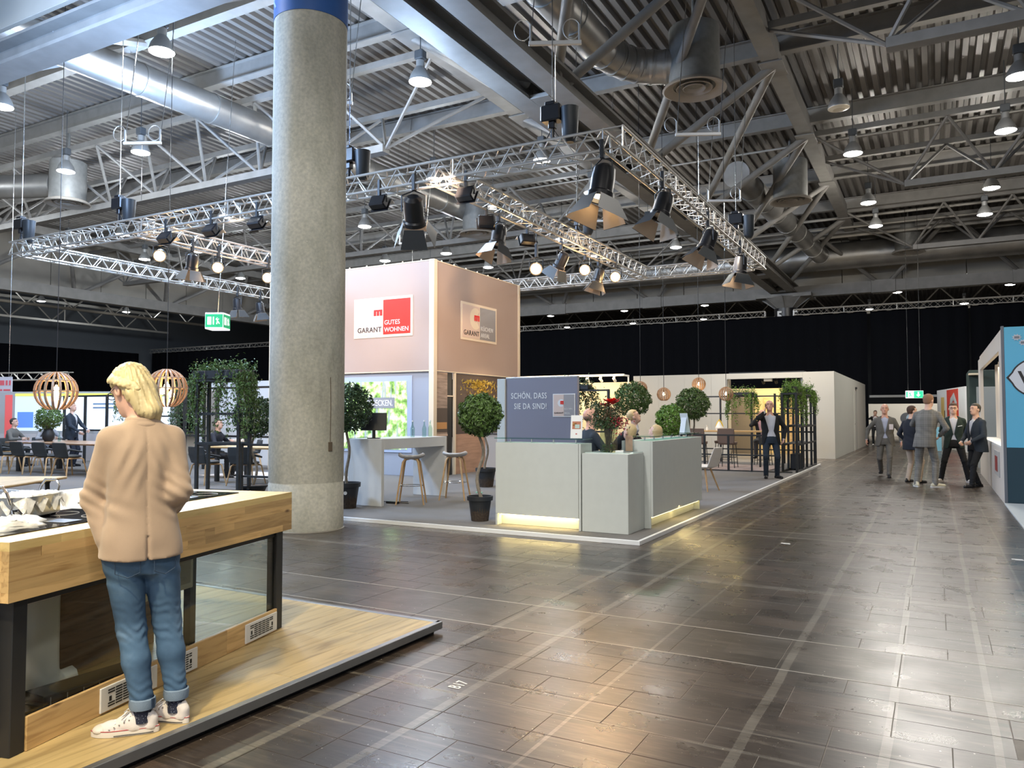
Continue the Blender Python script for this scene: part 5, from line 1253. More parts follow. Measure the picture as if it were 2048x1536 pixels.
def bar_chair(x, y, rz, label, z=RZ, group='brown bar chairs at the high table'):
    t = thing('bar_chair', label, 'chair', (x, y, z), rz, group)
    S_ = SDF(.014, .03); S_.loft([(.62, 0, 0, .22, .21), (.70, 0, 0, .235, .22)], p=4); S_.loft([(.66, 0, -.20, .215, .028), (.85, 0, -.225, .23, .026), (1.06, 0, -.25, .225, .022)], p=4)
    vs, fs = S_.mesh(); mesh_np('seat_shell', vs, fs, BRNS, t)
    for sx in (-1, 1):
        for sy in (-1, 1): b = MB(); b.tube([(sx * .17, sy * .16, .63), (sx * .215, sy * .21, 0)], .011, 6); b.build('leg', BLKM, t)
    b = MB(); b.tube([(sx * .20, sy * .195, .28) for sx, sy in ((-1, -1), (1, -1), (1, 1), (-1, 1))], .008, 6, closed=True); b.build('foot_ring', BLKM, t)
    b = MB(); b.tube([(sx * .208, sy * .202, .14) for sx, sy in ((-1, -1), (1, -1), (1, 1), (-1, 1))], .006, 6, closed=True); b.build('lower_ring', BLKM, t); return t
bc = bar_chair(-5.78, 21.35, 0, 'brown bar chair at the high table, left of the two backs seen')
copy_tree(bc, loc=(-4.98, 21.4, RZ), label='brown bar chair at the high table, right of the two backs seen')
copy_tree(bc, loc=(-5.5, 23.0, G0), rz=PI, label='brown bar chair on the far side of the high table')
copy_tree(bc, loc=(-4.42, 23.35, G0), rz=PI, label='brown bar chair the man in the dark jacket sits on')
t = thing('gift_basket', 'yellow and white fabric bag on the high table', 'bag', (-5.35, 21.98, RZ + .991))
b = MB(); b.lathe([(.10, 0), (.12, .08), (.06, .20), (.03, .26)], n=10); b.build('white_cloth', WHITE, t, smooth=True)
b = MB(); b.tube([(-.09, 0, .10), (-.05, 0, .22), (.0, 0, .30), (.05, 0, .22), (.09, 0, .10)], .028, 8); b.build('yellow_band', mat('yellow_fabric', (.75, .52, .05), .6), t, smooth=True)
t = thing('white_vase', 'small white vase on the high table beside the yellow bag', 'vase', (-5.72, 22.05, RZ + .991)); MB().lathe([(.03, 0), (.035, .05), (.012, .10), (.03, .15)], n=14).build('body', WHITE, t, smooth=True)
# white shell chair right of the counter
t = thing('shell_chair', 'white shell chair with wooden legs just behind the right counter end', 'chair', (-3.95, 14.9, G0), math.radians(75))
S_ = SDF(.012, .03); S_.ell((0, .02, .46), (.24, .23, .045)); S_.loft([(.46, 0, -.20, .20, .025), (.65, 0, -.27, .20, .022), (.84, 0, -.33, .16, .018)], p=3)
vs, fs = S_.mesh(); mesh_np('seat_shell', vs, fs, mat('shell_white', (.74, .70, .64), .4), t)
for sx in (-1, 1):
    for sy in (-1, 1): b = MB(); b.tube([(sx * .10, sy * .10, .42), (sx * .22, sy * .22, 0)], [.020, .013], 8); b.build('leg', BEECH, t, smooth=True)

# globe pendant lamps
BULB = mat('bulb_glow', (1, .85, .55), .3, emit=30, ecol=(1, .72, .36)); BULB2 = mat('bulb_glow_small', (1, .85, .55), .3, emit=14, ecol=(1, .75, .42))
def globe(x, y, z, r, top, label, group, nslat=18, bulbs=((0, 0, .1), (-.3, .1, -.15), (.32, -.1, -.3)), width=.09, big=True, hang=None):
    t = thing('pendant_lamp', label, 'lamp', (x, y, z), group=group)
    for k in range(nslat):
        a = 2 * PI * k / nslat; b = MB(); pts = []; m_ = 12; vs = []
        for j in range(m_ + 1):
            ph = math.radians(12 + 146 * j / m_); w_ = r * width * (.35 + .75 * math.sin(ph)); R_, Z = r * math.sin(ph), r * math.cos(ph)
            for s, rr_ in ((-1, 1), (1, 1), (1, .93), (-1, .93)): vs.append((R_ * rr_, s * w_ * .35, Z * rr_))
        fs = []
        for j in range(m_):
            for q in range(4): fs.append((j * 4 + q, j * 4 + (q + 1) % 4, (j + 1) * 4 + (q + 1) % 4, (j + 1) * 4 + q))
        fs += [(0, 3, 2, 1), (m_ * 4, m_ * 4 + 1, m_ * 4 + 2, m_ * 4 + 3)]; b.add(vs, fs)
        if k == 0: o = b.build('slat', VENEER, t); fix_normals(o); p = o
        else: o = p.copy(); C.objects.link(o)
        o.rotation_euler = (0, 0, a)
    for zz in (.55, .02): b = MB(); R_ = r * math.sqrt(1 - zz * zz) * .985; b.tube([(R_ * math.cos(q * PI / 16), R_ * math.sin(q * PI / 16), r * zz) for q in range(32)], .012 * (r / .4), 5, closed=True); b.build('hoop', VENEER, t)
    MB().lathe([(r * .24, r * .955), (r * .24, r * .99), (.02, r * 1.0)], n=16).build('cap', VENEER, t)
    b = MB(); b.tube([(0, 0, r * .3), (0, 0, r)], .012 * r / .4, 5); b.tube([(0, 0, r), (0, 0, top - z)], .008, 5); b.build('cord', DARK, t)
    for q in bulbs: 
        b = MB(); b.lathe([(.001, -.13), (.09, -.10), (.13, 0), (.10, .09), (.045, .14), (.04, .20)], n=12); o = b.build('bulb', BULB if big else BULB2, t, smooth=2); o.scale = (r * (1.15 if big else 1.4),) * 3; o.location = V(q) * r
    return t
pl = globe(-16.35, 9.72, 2.00, .42, 11.5, 'large wooden globe lamp at the far left, left of the woman', 'large wooden globe lamps', nslat=18, width=.14)
p2 = copy_tree(pl, loc=(-14.30, 10.85, 2.06), label='large wooden globe lamp just right of the woman', rz=.35)
light('POINT', (-16.35, 9.72, 1.95), 26, (1, .68, .34), .12); light('POINT', (-14.3, 10.85, 2.0), 26, (1, .68, .34), .12)
SM = [(-7.3, 20.9, 2.26, 'leftmost small globe lamp, just above the round tree'), (-6.65, 21.0, 2.08, 'second small globe lamp, lower, before the beige wall'), (-5.85, 21.7, 2.37, 'third and highest small globe lamp'), (-4.95, 21.1, 2.07, 'rightmost small globe lamp over the trailing plant')]
ps = globe(*SM[0][:3], .195, 11.72, SM[0][3], 'small globe lamps over the high table', nslat=16, bulbs=((0, 0, 0),), width=.15, big=False)
for x, y, z, lb in SM[1:]: copy_tree(ps, loc=(x, y, z), label=lb)
light('POINT', (-5.8, 21.2, 2.0), 22, (1, .72, .4), .3)

# ================= flowers, leaflets on the plinth and counters =================
def leaf_fill(): pass
t = thing('flower_vase', 'glass vase with red amaryllis and berry branches on the white plinth', 'flowers', (-3.62, 9.16, G0 + .986))
b = MB(); b.bbox(-.085, .085, -.085, .085, 0, .30, .003); b.build('glass_vase', thin_glass('vase_glass', (.72, .80, .70)), t)
rr = random.Random(9); b = MB(); P = []
for k in range(60):
    a = rr.uniform(0, 2 * PI); q = rr.uniform(0, .2); b.tube([(rr.uniform(-.05, .05), rr.uniform(-.05, .05), .02), (rr.uniform(-.06, .06), rr.uniform(-.06, .06), .28), (q * math.cos(a), q * math.sin(a), rr.uniform(.35, .60))], .0028, 4)
P = [((rr.gauss(.0, .085), rr.gauss(0, .07), rr.uniform(.32, .60)), (rr.gauss(0, 1), rr.gauss(0, 1), .5)) for _ in range(420)]; leaves(b, P, .018, rr, .4)
tag(b.build('stem', mat('twig_brown', (.16, .11, .06), .8, var=.3), t), kind='stuff')
b = MB(); P = [((rr.gauss(-.02, .09), rr.gauss(0, .08), .30 + abs(rr.gauss(.06, .12))), (rr.gauss(0, 1), rr.gauss(0, 1), .5)) for _ in range(900)] + [((rr.gauss(-.14, .035), rr.gauss(0, .04), rr.uniform(.28, .62)), (0, 0, 1)) for _ in range(240)]
leaves(b, P, .022, rr, .6); tag(b.build('foliage', LEAFD, t), kind='stuff')
b = MB(); P = [((rr.uniform(-.07, .07), rr.uniform(-.07, .07), rr.uniform(.0, .10)), (0, 0, 1)) for _ in range(260)]; leaves(b, P, .016, rr); tag(b.build('moss', mat('moss', (.10, .16, .04), .9), t), kind='stuff')
FR = mat('flower_red', (.70, .03, .03), .5)
for k, (x, y, z) in enumerate([(.02, -.03, .62), (.075, -.05, .60), (-.03, .0, .57), (.05, .04, .63)]):
    b = MB()
    for q in range(6):
        a = q * PI / 3 + k; d = V((math.cos(a), math.sin(a) * .8, .55)).normalized(); s = V((-math.sin(a), math.cos(a), 0)); b.add([V((0, 0, 0)), d * .035 + s * .032, d * .085 + V((0, 0, -.008)), d * .035 - s * .032], [(0, 1, 2, 3)])
    b.build('red_flower', FR, t, loc=(x, y, z)).scale = (1.35, 1.35, 1.5)
WF = mat('flower_white', (.8, .77, .70), .6)
for k, (x, y, z) in enumerate([(-.09, -.02, .585), (-.05, -.04, .60), (-.07, .02, .60)]):
    b = MB()
    for q in range(5):
        a = q * 2 * PI / 5 + k; d = V((math.cos(a), math.sin(a), .4)).normalized(); s = V((-math.sin(a), math.cos(a), 0)); b.add([V((0, 0, 0)), d * .025 + s * .02, d * .05, d * .025 - s * .02], [(0, 1, 2, 3)])
    b.build('white_flower', WF, t, loc=(x, y, z))
b = MB()
for k in range(150):
    c = (rr.gauss(.13, .06), rr.gauss(0, .05), .44 - abs(rr.gauss(0, .09))); b.lathe([(.001, -.010), (.010, 0), (.001, .010)], c, 6)
tag(b.build('berry', mat('berry_red', (.42, .03, .05), .35), t), kind='stuff')
def leaflet_stand(x, y, z, rz, label, pic, back=False):
    t = thing('leaflet_stand', label, 'leaflet stand', (x, y, z), rz)
    b = MB(); b.T = M.Translation((0, 0, .15)) @ M.Rotation(-.22, 4, 'X'); b.bbox(-.075, .075, -.003, .003, -.15, .15, .001); s = b.build('sheet', WHITE, t)
    b = MB(); b.T = M.Translation((0, .045, .12)) @ M.Rotation(.22, 4, 'X'); b.bbox(-.05, .05, -.002, .002, -.12, .12, .001); b.build('strut', WHITE, t)
    if pic:
        for (x0, x1, z0, z1, c) in ((-.055, .055, -.03, .07, (.45, .16, .08)), (-.05, .0, .01, .05, (.70, .38, .10)), (-.02, .04, -.02, .03, (.42, .55, .50)), (-.01, .01, -.10, -.085, (.5, .1, .1))):
            b = MB(); b.T = M.Translation((0, 0, .15)) @ M.Rotation(-.22, 4, 'X'); b.box(x0, x1, -.0042 - .0004 * (z1 < .04), -.0031, z0, z1); b.build('printed_picture', mat('print_%d' % int(c[1] * 100), c, .5), s)
    return t
leaflet_stand(-4.02, 9.06, G0 + 1.153, .25, 'upright leaflet with a food picture on the left counter glass', True)
leaflet_stand(-3.33, 11.55, G0 + 1.183, 2.7, 'blank upright leaflet back at the far end of the right counter', False)
t = thing('leaflet_box', 'clear acrylic box with leaflets behind the flower vase', 'leaflet box', (-3.44, 9.40, G0 + .986), .6)
b = MB(); b.bbox(-.055, .055, -.04, .04, 0, .17, .002); b.build('acrylic_box', thin_glass('acrylic', (.92, .94, .93)), t); MB().box(-.045, .045, -.01, .02, .005, .20).build('leaflets', mat('leaflet_orange', (.65, .42, .28), .5), t)
t = thing('brochure_pile', 'thin pile of white brochures on the plinth before the right counter', 'brochures', (-3.50, 9.22, G0 + .986), .3); MB().bbox(-.05, .05, -.07, .07, 0, .02, .001).build('pile', WHITE, t)

# ================= white booth beyond the stand =================
BW = mat('booth_white', (.52, .49, .43), .6, var=.015, scale=1); BW2 = mat('booth_side_white', (.60, .60, .54), .6, var=.015, scale=1)
YB = 28.4
def panels(par, x0, x1, z0, z1, y, m, step=1.0, t_=.06):
    x = x0
    while x < x1 - .05: MB().bbox(x + .0015, min(x + step, x1) - .0015, y, y + t_, z0, z1, .002).build('panel', m, par); x += step
t = thing('booth_wall', 'big plain cream booth front with a lit opening, behind the high table', 'booth wall', (0, 0, 0))
panels(t, -10.2, -6.6, 0, 3.0, YB, BW); panels(t, -4.02, -3.0, 0, 3.0, YB, BW, 1.02); panels(t, -6.6, -4.02, 2.80, 3.0, YB, BW, 2.58)
MB().bbox(-6.63, -6.601, YB, YB + .5, 0, 2.8, .002).build('reveal', BW, t)
t = thing('booth_wall', 'long white booth side wall along the aisle with a narrow door', 'booth wall')
y = YB + .062
while y < 41.8:
    MB().bbox(-3.06, -3.0, y + .0015, min(y + 1.9, 41.8) - .0015, 0, 3.0, .002).build('panel', BW2, t); y += 1.9
MB().bbox(-3.002, -2.985, 35.6, 36.5, 0, 2.55, .002).build('door_leaf', BW2, t); MB().bbox(-2.9999, -2.98, 36.52, 36.56, 0, 2.62, .002).build('door_gap', DKGREY, t); MB().bbox(-3.0, -2.94, 36.3, 36.62, 2.62, 2.70, .005).build('door_closer', BLACK, t); MB().bbox(-2.984, -2.96, 35.7, 35.8, 1.1, 1.14, .003).build('handle', STEEL, t)
# room inside the opening
YEL = mat('warm_lit_wall', (.80, .66, .38), .6); t = thing('booth_interior', 'warm lit yellowish room inside the booth opening', 'booth wall')
MB().bbox(-10.2, -3.3, 31.5, 31.56, 0, 2.55, .003).build('back_wall', YEL, t)
MB().bbox(-4.95, -4.70, 31.40, 31.49, 0, 2.3, .003).build('wood_strip', OAK, t); MB().bbox(-5.9, -5.1, 31.40, 31.49, 0, 2.2, .003).build('wood_panel', OAKT, t)
MB().bbox(-8.0, -6.2, 30.9, 31.2, 0, 2.3, .003).build('brown_cabinet', mat('cabinet_taupe', (.20, .17, .14), .5), t)
MB().bbox(-6.6, -4.0, 28.6, 31.4, 3.0, 3.05, .003).build('dark_soffit', BLACK, t); MB().bbox(-4.1, -4.04, 28.5, 31.4, 0, 2.9, .003).build('right_wall', mat('grey_marble', (.22, .23, .22), .4, var=.2, scale=2), t)
light('AREA', (-5.3, 29.8, 2.7), 90, (1, .78, .42), 1.6, (-5.4, 31.2, 1.0))
SPOTW = mat('spot_glow', (1, 1, 1), .4, emit=25, ecol=(1, .93, .82))
def track_spot(x, y, z, label, white=True, group='white track spotlights'):
    t = thing('track_spotlight', label, 'spotlight', (x, y, z), group=group); m = WHITE if white else BLACK
    MB().bbox(-.04, .04, -.04, .04, .0, .06, .004).build('adapter', m, t); b = MB(); b.tube([(0, 0, 0), (0, .02, -.06)], .02, 8); b.tube([(0, -.06, -.03), (0, .11, -.13)], .055, 12); b.build('can', m, t, smooth=True)
    b = MB(); b.tube([(0, .111, -.1305), (0, .117, -.134)], .048, 12); b.build('lens', SPOTW, t); return t
t = thing('track_rail', 'long pale spotlight rail above the yellow-lit wall', 'rail', (0, 0, 0)); b = MB(); b.box(-15.6, -10.3, 27.62, 27.70, 2.98, 3.06); b.build('rail', WHITE, t)
for x in (-15.4, -13, -10.4): MB().bbox(x - .03, x + .03, 27.701, 28.42, 2.99, 3.05, .003).build('rail_arm', WHITE, t); MB().bbox(x - .025, x + .025, 28.37, 28.42, 2.6, 2.989, .003).build('rail_bracket', WHITE, t)
tp_ = track_spot(-10.7, 27.66, 2.925, 'white track spotlight above the yellow-lit wall, first from the right')
for k in range(1, 9): copy_tree(tp_, loc=(-10.7 - .55 * k, 27.66, 2.925), label='white track spotlight above the yellow-lit wall, %s from the right' % (ords + ['ninth'])[k])
t = thing('booth_wall', 'yellow-lit booth wall behind the round tree and the bald man', 'booth wall'); panels(t, -15.6, -10.25, 0, 2.78, 28.4, mat('yellow_booth', (.80, .68, .44), .6), 1.34)
light('AREA', (-12.5, 27.2, 3.0), 70, (1, .74, .38), 4.0, (-12.5, 28.4, 1.6), sy=.3)
bs = track_spot(-5.5, 29.2, 2.80, 'black twin spotlight under the booth soffit, leftmost', False, 'black spotlights in the booth opening')
for k, x in enumerate((-5.05, -4.55, -4.3)): copy_tree(bs, loc=(x, 29.2 + .3 * k, 2.80), label='black twin spotlight under the booth soffit, %s from the left' % ords[k + 1])
t = thing('white_projector', 'white box fixed between the black spotlights in the booth opening', 'projector', (-5.28, 29.0, 2.72)); b = MB(); b.bbox(-.14, .14, -.1, .1, 0, .2, .01); b.build('housing', WHITE, t); MB().box(-.02, .02, -.02, .02, .2, .285).build('bracket', WHITE, t)

# ================= lighting rig =================
RIG = mat('rig_aluminium', (.60, .58, .54), .38, .75, var=.06, scale=10)
def unit_rod():
    b = MB(); b.tube([(0, 0, 0), (0, 0, 1)], 1.0, 5); o = b.build('brace', RIG); C.objects.unlink(o); return o
UR = unit_rod()
def rig_truss(label, a, b_, size=.29, pitch=.42, group='aluminium lighting trusses', chord_r=.022, sections=True, stuff=False):
    a = V(a); b_ = V(b_); d = b_ - a; L_ = d.length; rz = math.atan2(d.y, d.x)
    t = thing('lighting_truss', label, 'truss', a, rz, group); h = size / 2
    cor = [(-h, -h), (h, -h), (h, h), (-h, h)]
    for (y, z) in cor: b = MB(); b.tube([(0, y, z), (L_, y, z)], chord_r, 8); b.build('chord', RIG, t, smooth=True)
    n = int(L_ / pitch); p = L_ / n; st = MB()
    for q in range(4):
        c0, c1 = cor[q], cor[(q + 1) % 4]
        for k in range(n):
            for (A, B) in ((V((k * p, *c0)), V(((k + .5) * p, *c1))), (V(((k + .5) * p, *c1)), V(((k + 1) * p, *c0)))):
                if stuff or False: st.tube([A, B], .010, 4); continue
                if q == 3 and False: continue
                dd = B - A; o = UR.copy(); C.objects.link(o); o.parent = t; o.location = A; o.rotation_euler = dd.to_track_quat('Z', 'Y').to_euler(); o.scale = (.0105, .0105, dd.length)
    if stuff: tag(st.build('brace', RIG, t), kind='stuff')
    k = 0
    while k <= L_ + .01:
        x = min(k, L_)
        for q in range(4):
            c0, c1 = cor[q], cor[(q + 1) % 4]; b = MB(); b.tube([(x, *c0), (x, *c1)], .012, 5); b.build('end_brace', RIG, t)
        k += 2.5
    return t
ZR = 5.355; XR = -3.86; YF, YR = 10.12, 20.1
TR = [rig_truss('front lighting truss running left from the corner nearest the camera', (XR - .15, YF, ZR), (-18.75, YF, ZR)),
 rig_truss('right lighting truss running from the near corner along the aisle', (XR, YF - .15, ZR), (XR, YR + .15, ZR)),
 rig_truss('middle lighting truss branching off left of the near corner', (-6.9, YF + .16, ZR), (-6.9, YR - .16, ZR)),
 rig_truss('rear lighting truss behind the brown sign cube', (XR - .16, YR, ZR), (-18.75, YR, ZR)),
 rig_truss('left lighting truss with glowing lamps, ending behind the column', (-14.4, YF + .16, ZR), (-14.4, YR - .16, ZR)),
 rig_truss('leftmost lighting truss below the glowing-lamp truss', (-18.6, YF + .16, ZR), (-18.6, 17.7, ZR))]
rig_truss('long thin truss carrying the black curtain across the hall', (-2.0 - 6.1, 43.9, 7.05), (-60, 43.9, 7.05), size=.30, pitch=.6, stuff=True, group='curtain trusses', chord_r=.025)
rig_truss('right part of the thin curtain truss, beyond the far column', (-6.6, 43.9, 7.05), (16.4, 43.9, 7.05), size=.30, pitch=.6, stuff=True, group='curtain trusses', chord_r=.025)
WGLOW = mat('warm_lamp_glow', (1, .8, .5), .4, emit=45, ecol=(1, .62, .24)); DIMG = mat('lamp_reflector', (.75, .62, .48), .3, .4)
DOOR = mat('barn_door_black', (.02, .025, .03), .45); DOORI = mat('barn_door_inside', (.55, .42, .30), .5)
HOT = mat('hot_lens', (1, .85, .6), .4, emit=12, ecol=(1, .74, .42))
def fresnel(x, y, z, tgt, label, s=1.0, glow=None, lens=None, group='black stage spotlights on the trusses'):
    """theatre spotlight hanging under a truss: clamp, yoke, body, lens, four barn doors"""
    t = thing('stage_spotlight', label, 'spotlight', (x, y, z), group=group)
    b = MB(); b.bbox(-.03, .03, -.03, .03, -.05, .22, .006); b.tube([(0, -.0, .20), (0, .05, .26), (0, 0, .30)], .012, 6); b.build('clamp', BLACK, t)
    d = (V(tgt) - V((x, y, z))).normalized(); R = d.to_track_quat('Z', 'Y').to_matrix().to_4x4(); T = M.Translation((0, 0, -.30 * s)) @ R
    yk = V((d.y, -d.x, 0)); yk = yk.normalized() if yk.length > 1e-3 else V((1, 0, 0))
    b = MB(); c = V((0, 0, -.30 * s)); b.tube([c + yk * .15 * s, c + yk * .15 * s + V((0, 0, .20 * s)), V((0, 0, -.05)), c - yk * .15 * s + V((0, 0, .20 * s)), c - yk * .15 * s], .012, 5); b.build('yoke', BLACK, t)
    b = MB(); b.T = T; b.lathe([(.07 * s, -.20 * s), (.115 * s, -.16 * s), (.125 * s, -.05 * s), (.125 * s, .10 * s), (.145 * s, .12 * s), (.145 * s, .17 * s), (.12 * s, .17 * s), (.12 * s, .13 * s)], n=20, cap=False); b.lathe([(.07 * s, -.2 * s), (.001, -.2 * s)], n=20)
    b.build('body', DARK, t, smooth=True)
    b = MB(); b.T = T; b.lathe([(.118 * s, .125 * s), (.06 * s, .14 * s), (.001, .145 * s)], n=20, cap=False); b.build('lens', glow or lens or DIMG, t)
    for k in range(0 if glow else 4):
        a = k * PI / 2; r0, r1, L_ = .15 * s, (.16 if k % 2 else .20) * s, .24 * s; tilt = .45
        b = MB(); b.T = T @ M.Rotation(a, 4, 'Z'); z0 = .175 * s
        q = [V((r0, -.12 * s, z0)), V((r0, .12 * s, z0)), V((r0 + L_ * math.sin(tilt), r1 * 1.05, z0 + L_ * math.cos(tilt))), V((r0 + L_ * math.sin(tilt), -r1 * 1.05, z0 + L_ * math.cos(tilt)))]
        b.add(q, [(0, 1, 2, 3)], 0); b.add([p - V((.006, 0, .003)) for p in q], [(3, 2, 1, 0)], 1); b.build('barn_door', [DOOR, DOORI], t)
    return t
def flood(x, y, z, tgt, label, glow=None, on=False):
    t = thing('flood_light', label, 'floodlight', (x, y, z), group='small rectangular floodlights under the trusses')
    b = MB(); b.bbox(-.025, .025, -.025, .025, -.05, .22, .004); b.build('clamp', BLACK, t)
    d = (V(tgt) - V((x, y, z))).normalized(); T = M.Translation((0, 0, -.17)) @ d.to_track_quat('Z', 'Y').to_matrix().to_4x4()
    b = MB(); b.tube([(-.16, 0, -.17), (-.15, 0, -.04), (.15, 0, -.04), (.16, 0, -.17)], .010, 5); b.build('yoke', BLACK, t)
    b = MB(); b.T = T; b.bbox(-.15, .15, -.10, .10, -.09, .05, .02); b.bbox(-.17, .17, -.12, .12, .051, .065, .004); b.build('housing', DARK, t)
    b = MB(); b.T = T; b.box(-.135, .135, -.085, .085, .0655, .070); b.build('window', glow or DIMG, t); 
    b = MB(); b.T = T; b.box(-.17, .17, .11, .118, .066, .16); b.build('visor', mat('visor_edge', (.55, .5, .42), .3, .5), t); return t
fresnel(-4.02, 9.975, 5.14, (-4.5, 9.0, 0), 'big stage spotlight with open flaps at the near corner of the rig', 1.35, lens=HOT)
light('SPOT', (-3.90, 9.55, 4.05), 380, (1, .66, .36), .10, (-2.1, 4.9, 0), 22, .7)
fresnel(-3.715, 11.75, 5.14, (-4.6, 10.2, .5), 'stage spotlight under the right truss, second from the near corner', 1.15)
fresnel(-3.715, 14.55, 5.14, (-5.2, 13.0, .5), 'stage spotlight under the right truss, third from the near corner', 1.15)
fresnel(-3.715, 17.3, 5.14, (-4.2, 16.9, .5), 'stage spotlight hanging straight down near the far end of the right truss', 1.15)
fresnel(-7.25, 9.975, 5.14, (-9, 13, 1.0), 'big stage spotlight where the middle truss branches off', 1.3)
fresnel(-7.045, 12.35, 5.14, (-7.3, 11.2, .8), 'stage spotlight with pale shade below the middle truss', 1.1)
fresnel(-7.045, 15.1, 5.14, (-9, 15.5, 2), 'stage spotlight half way along the middle truss', 1.0)
fresnel(-7.045, 17.2, 5.14, (-8, 16.5, 1), 'stage spotlight near the glowing lamps on the middle truss', 1.0)
fresnel(-14.255, 11.4, 5.14, (-15, 11.5, 0), 'stage spotlight below the left truss beside the exit sign cube', 1.0)
fresnel(-18.455, 16.4, 5.14, (-18.5, 17, 0), 'black stage spotlight under the end of the leftmost truss', 1.0)
fresnel(-18.455, 17.3, 5.14, (-18.0, 18, 0), 'black stage spotlight right at the end of the leftmost truss', 1.0)
flood(-7.95, 9.975, 5.15, (-8.2, 14, 3), 'rectangular floodlight under the front truss, just right of the column')
flood(-6.45, 10.265, 5.15, (-6.6, 14, 3), 'rectangular floodlight under the front truss, right of the big spotlight')
flood(-10.75, 9.975, 5.15, (-11, 14, 2), 'rectangular floodlight under the front truss, touching the column on its left')
flood(-11.95, 9.975, 5.15, (-12, 14, 2), 'rectangular floodlight under the front truss, second left of the column')
flood(-13.25, 9.975, 5.15, (-13.5, 14, 2), 'rectangular floodlight under the front truss, third left of the column')
flood(-7.045, 11.9, 5.15, (-9, 14.5, 4), 'rectangular floodlight on the middle truss above the pale shade')
flood(-7.045, 13.5, 5.15, (-9, 15, 4), 'rectangular floodlight on the middle truss, a little farther')
for k, (x, y, z, tg, lb) in enumerate([(-7.045, 13.9, 4.75, (-3, 4, 1.5), 'glowing warm lamp under the middle truss, leftmost of three'), (-7.045, 16.4, 5.14, (-3, 4, 1.5), 'glowing warm lamp under the middle truss, centre of three'), (-6.755, 17.6, 5.14, (-3, 4, 1.5), 'glowing warm lamp under the middle truss, highest of three'),
                         (-14.255, 10.6, 5.14, (-7, 4, 1.5), 'glowing warm lamp on the left truss, leftmost of three'), (-14.255, 12.1, 5.14, (-6, 4, 1.5), 'glowing warm lamp on the left truss, centre of three'), (-14.255, 13.6, 5.14, (-6, 4, 1.5), 'glowing warm lamp on the left truss, next to the column')]):
    t = fresnel(x, y, z, tg, lb, .9, WGLOW, None, 'glowing warm stage lamps')
    if z < 5: b = MB(); b.tube([(0, 0, .25), (0, 0, 5.22 - z)], .012, 5); b.build('drop_pole', BLACK, t)
    light('POINT', V((x, y, z - .3)) + (V(tg) - V((x, y, z))).normalized() * .5, 26 if k < 3 else 20, (1, .62, .30), .10)
# chain hoists on top of the rig and their hanging bars
def hoist(x, y, label, bar=None, z=5.52):
    t = thing('chain_hoist', label, 'hoist', (x, y, z), group='black chain hoists on the trusses')
    b = MB(); b.bbox(-.16, .16, -.10, .10, .28, .52, .02); b.bbox(-.05, .05, -.05, .05, .18, .281, .01); b.bbox(-.10, .06, -.07, .07, .521, .58, .01); b.build('motor', DARK, t)
    b = MB(); b.lathe([(.06, -.06), (.11, .02), (.13, .30), (.14, .45)], (.27, .02, 0), 14); b.build('chain_bag', DOOR, t, smooth=True)
    b = MB(); b.tube([(0, 0, .5), (0, 0, 11.55 - z)], .009, 5); b.build('chain', STEEL, t)
    b = MB(); b.tube([(-.14, 0, -.02), (0, 0, .2), (.14, 0, -.02)], .008, 5); b.tube([(0, 0, .02), (0, 0, .2)], .03, 8); b.build('bridle', DARK, t); return t
h0 = hoist(-4.85, 10.1, 'chain hoist above the front truss near the right corner')
for x, y, lb in [(-8.7, 10.1, 'chain hoist above the front truss just right of the column'), (-14.9, 10.1, 'chain hoist above the front truss over the left branch'), (-18.5, 10.1, 'chain hoist at the left end of the front truss'), (-3.86, 17.6, 'chain hoist above the far part of the right truss'), (-6.9, 15.6, 'chain hoist above the middle truss')]:
    copy_tree(h0, loc=(x, y, 5.52), label=lb)
def hang_bar(x, y, z, L_, label, rz=.45, up=4.0):
    t = thing('hanging_bar', label, 'rigging bar', (x, y, z), rz, group='white rigging bars on steel ropes')
    b = MB(); b.bbox(-L_ / 2, L_ / 2, -.03, .03, -.04, .02, .006); b.build('bar', mat('bar_white', (.62, .60, .56), .45), t)
    for s in (-1, 1):
        b = MB(); p = V((s * (L_ / 2 - .03), 0, .02)); b.tube([p, p + V((.35, .2, 11.5 - z))], .009, 5); b.build('rope', STEEL, t)
        b = MB(); b.tube([p + V((-.12 + .13 * math.cos(a), .0, .18 + .16 * math.sin(a))) for a in [k * PI / 9 for k in range(18)]], .008, 5, closed=True); b.tube([p, p + V((0, 0, .25))], .022, 6); b.build('rope_coil', RIG, t)
    b = MB(); b.tube([(0, 0, -.04), (0, 0, 5.9 - z)], .006, 4); b.build('drop_rope', STEEL, t)
    return t
hang_bar(-4.25, 15.9, 7.4, .95, 'white rigging bar with two rope coils above the near corner of the rig')
hang_bar(-4.95, 10.4, 7.15, .80, 'white rigging bar over the front truss, high above the sign cube')
hang_bar(-4.85, 20.7, 7.25, .9, 'white rigging bar beside the far part of the right truss')
hang_bar(-8.8, 20.8, 7.2, .9, 'white rigging bar in the middle of the rig, before the far wall')
hang_bar(-15.1, 20.7, 7.2, .9, 'white rigging bar above the left part of the sign cube')
hang_bar(-9.3, 10.2, 7.0, .9, 'white rigging bar just right of the column, high up')
hang_bar(-14.2, 10.1, 7.1, .8, 'white rigging bar over the left part of the front truss')

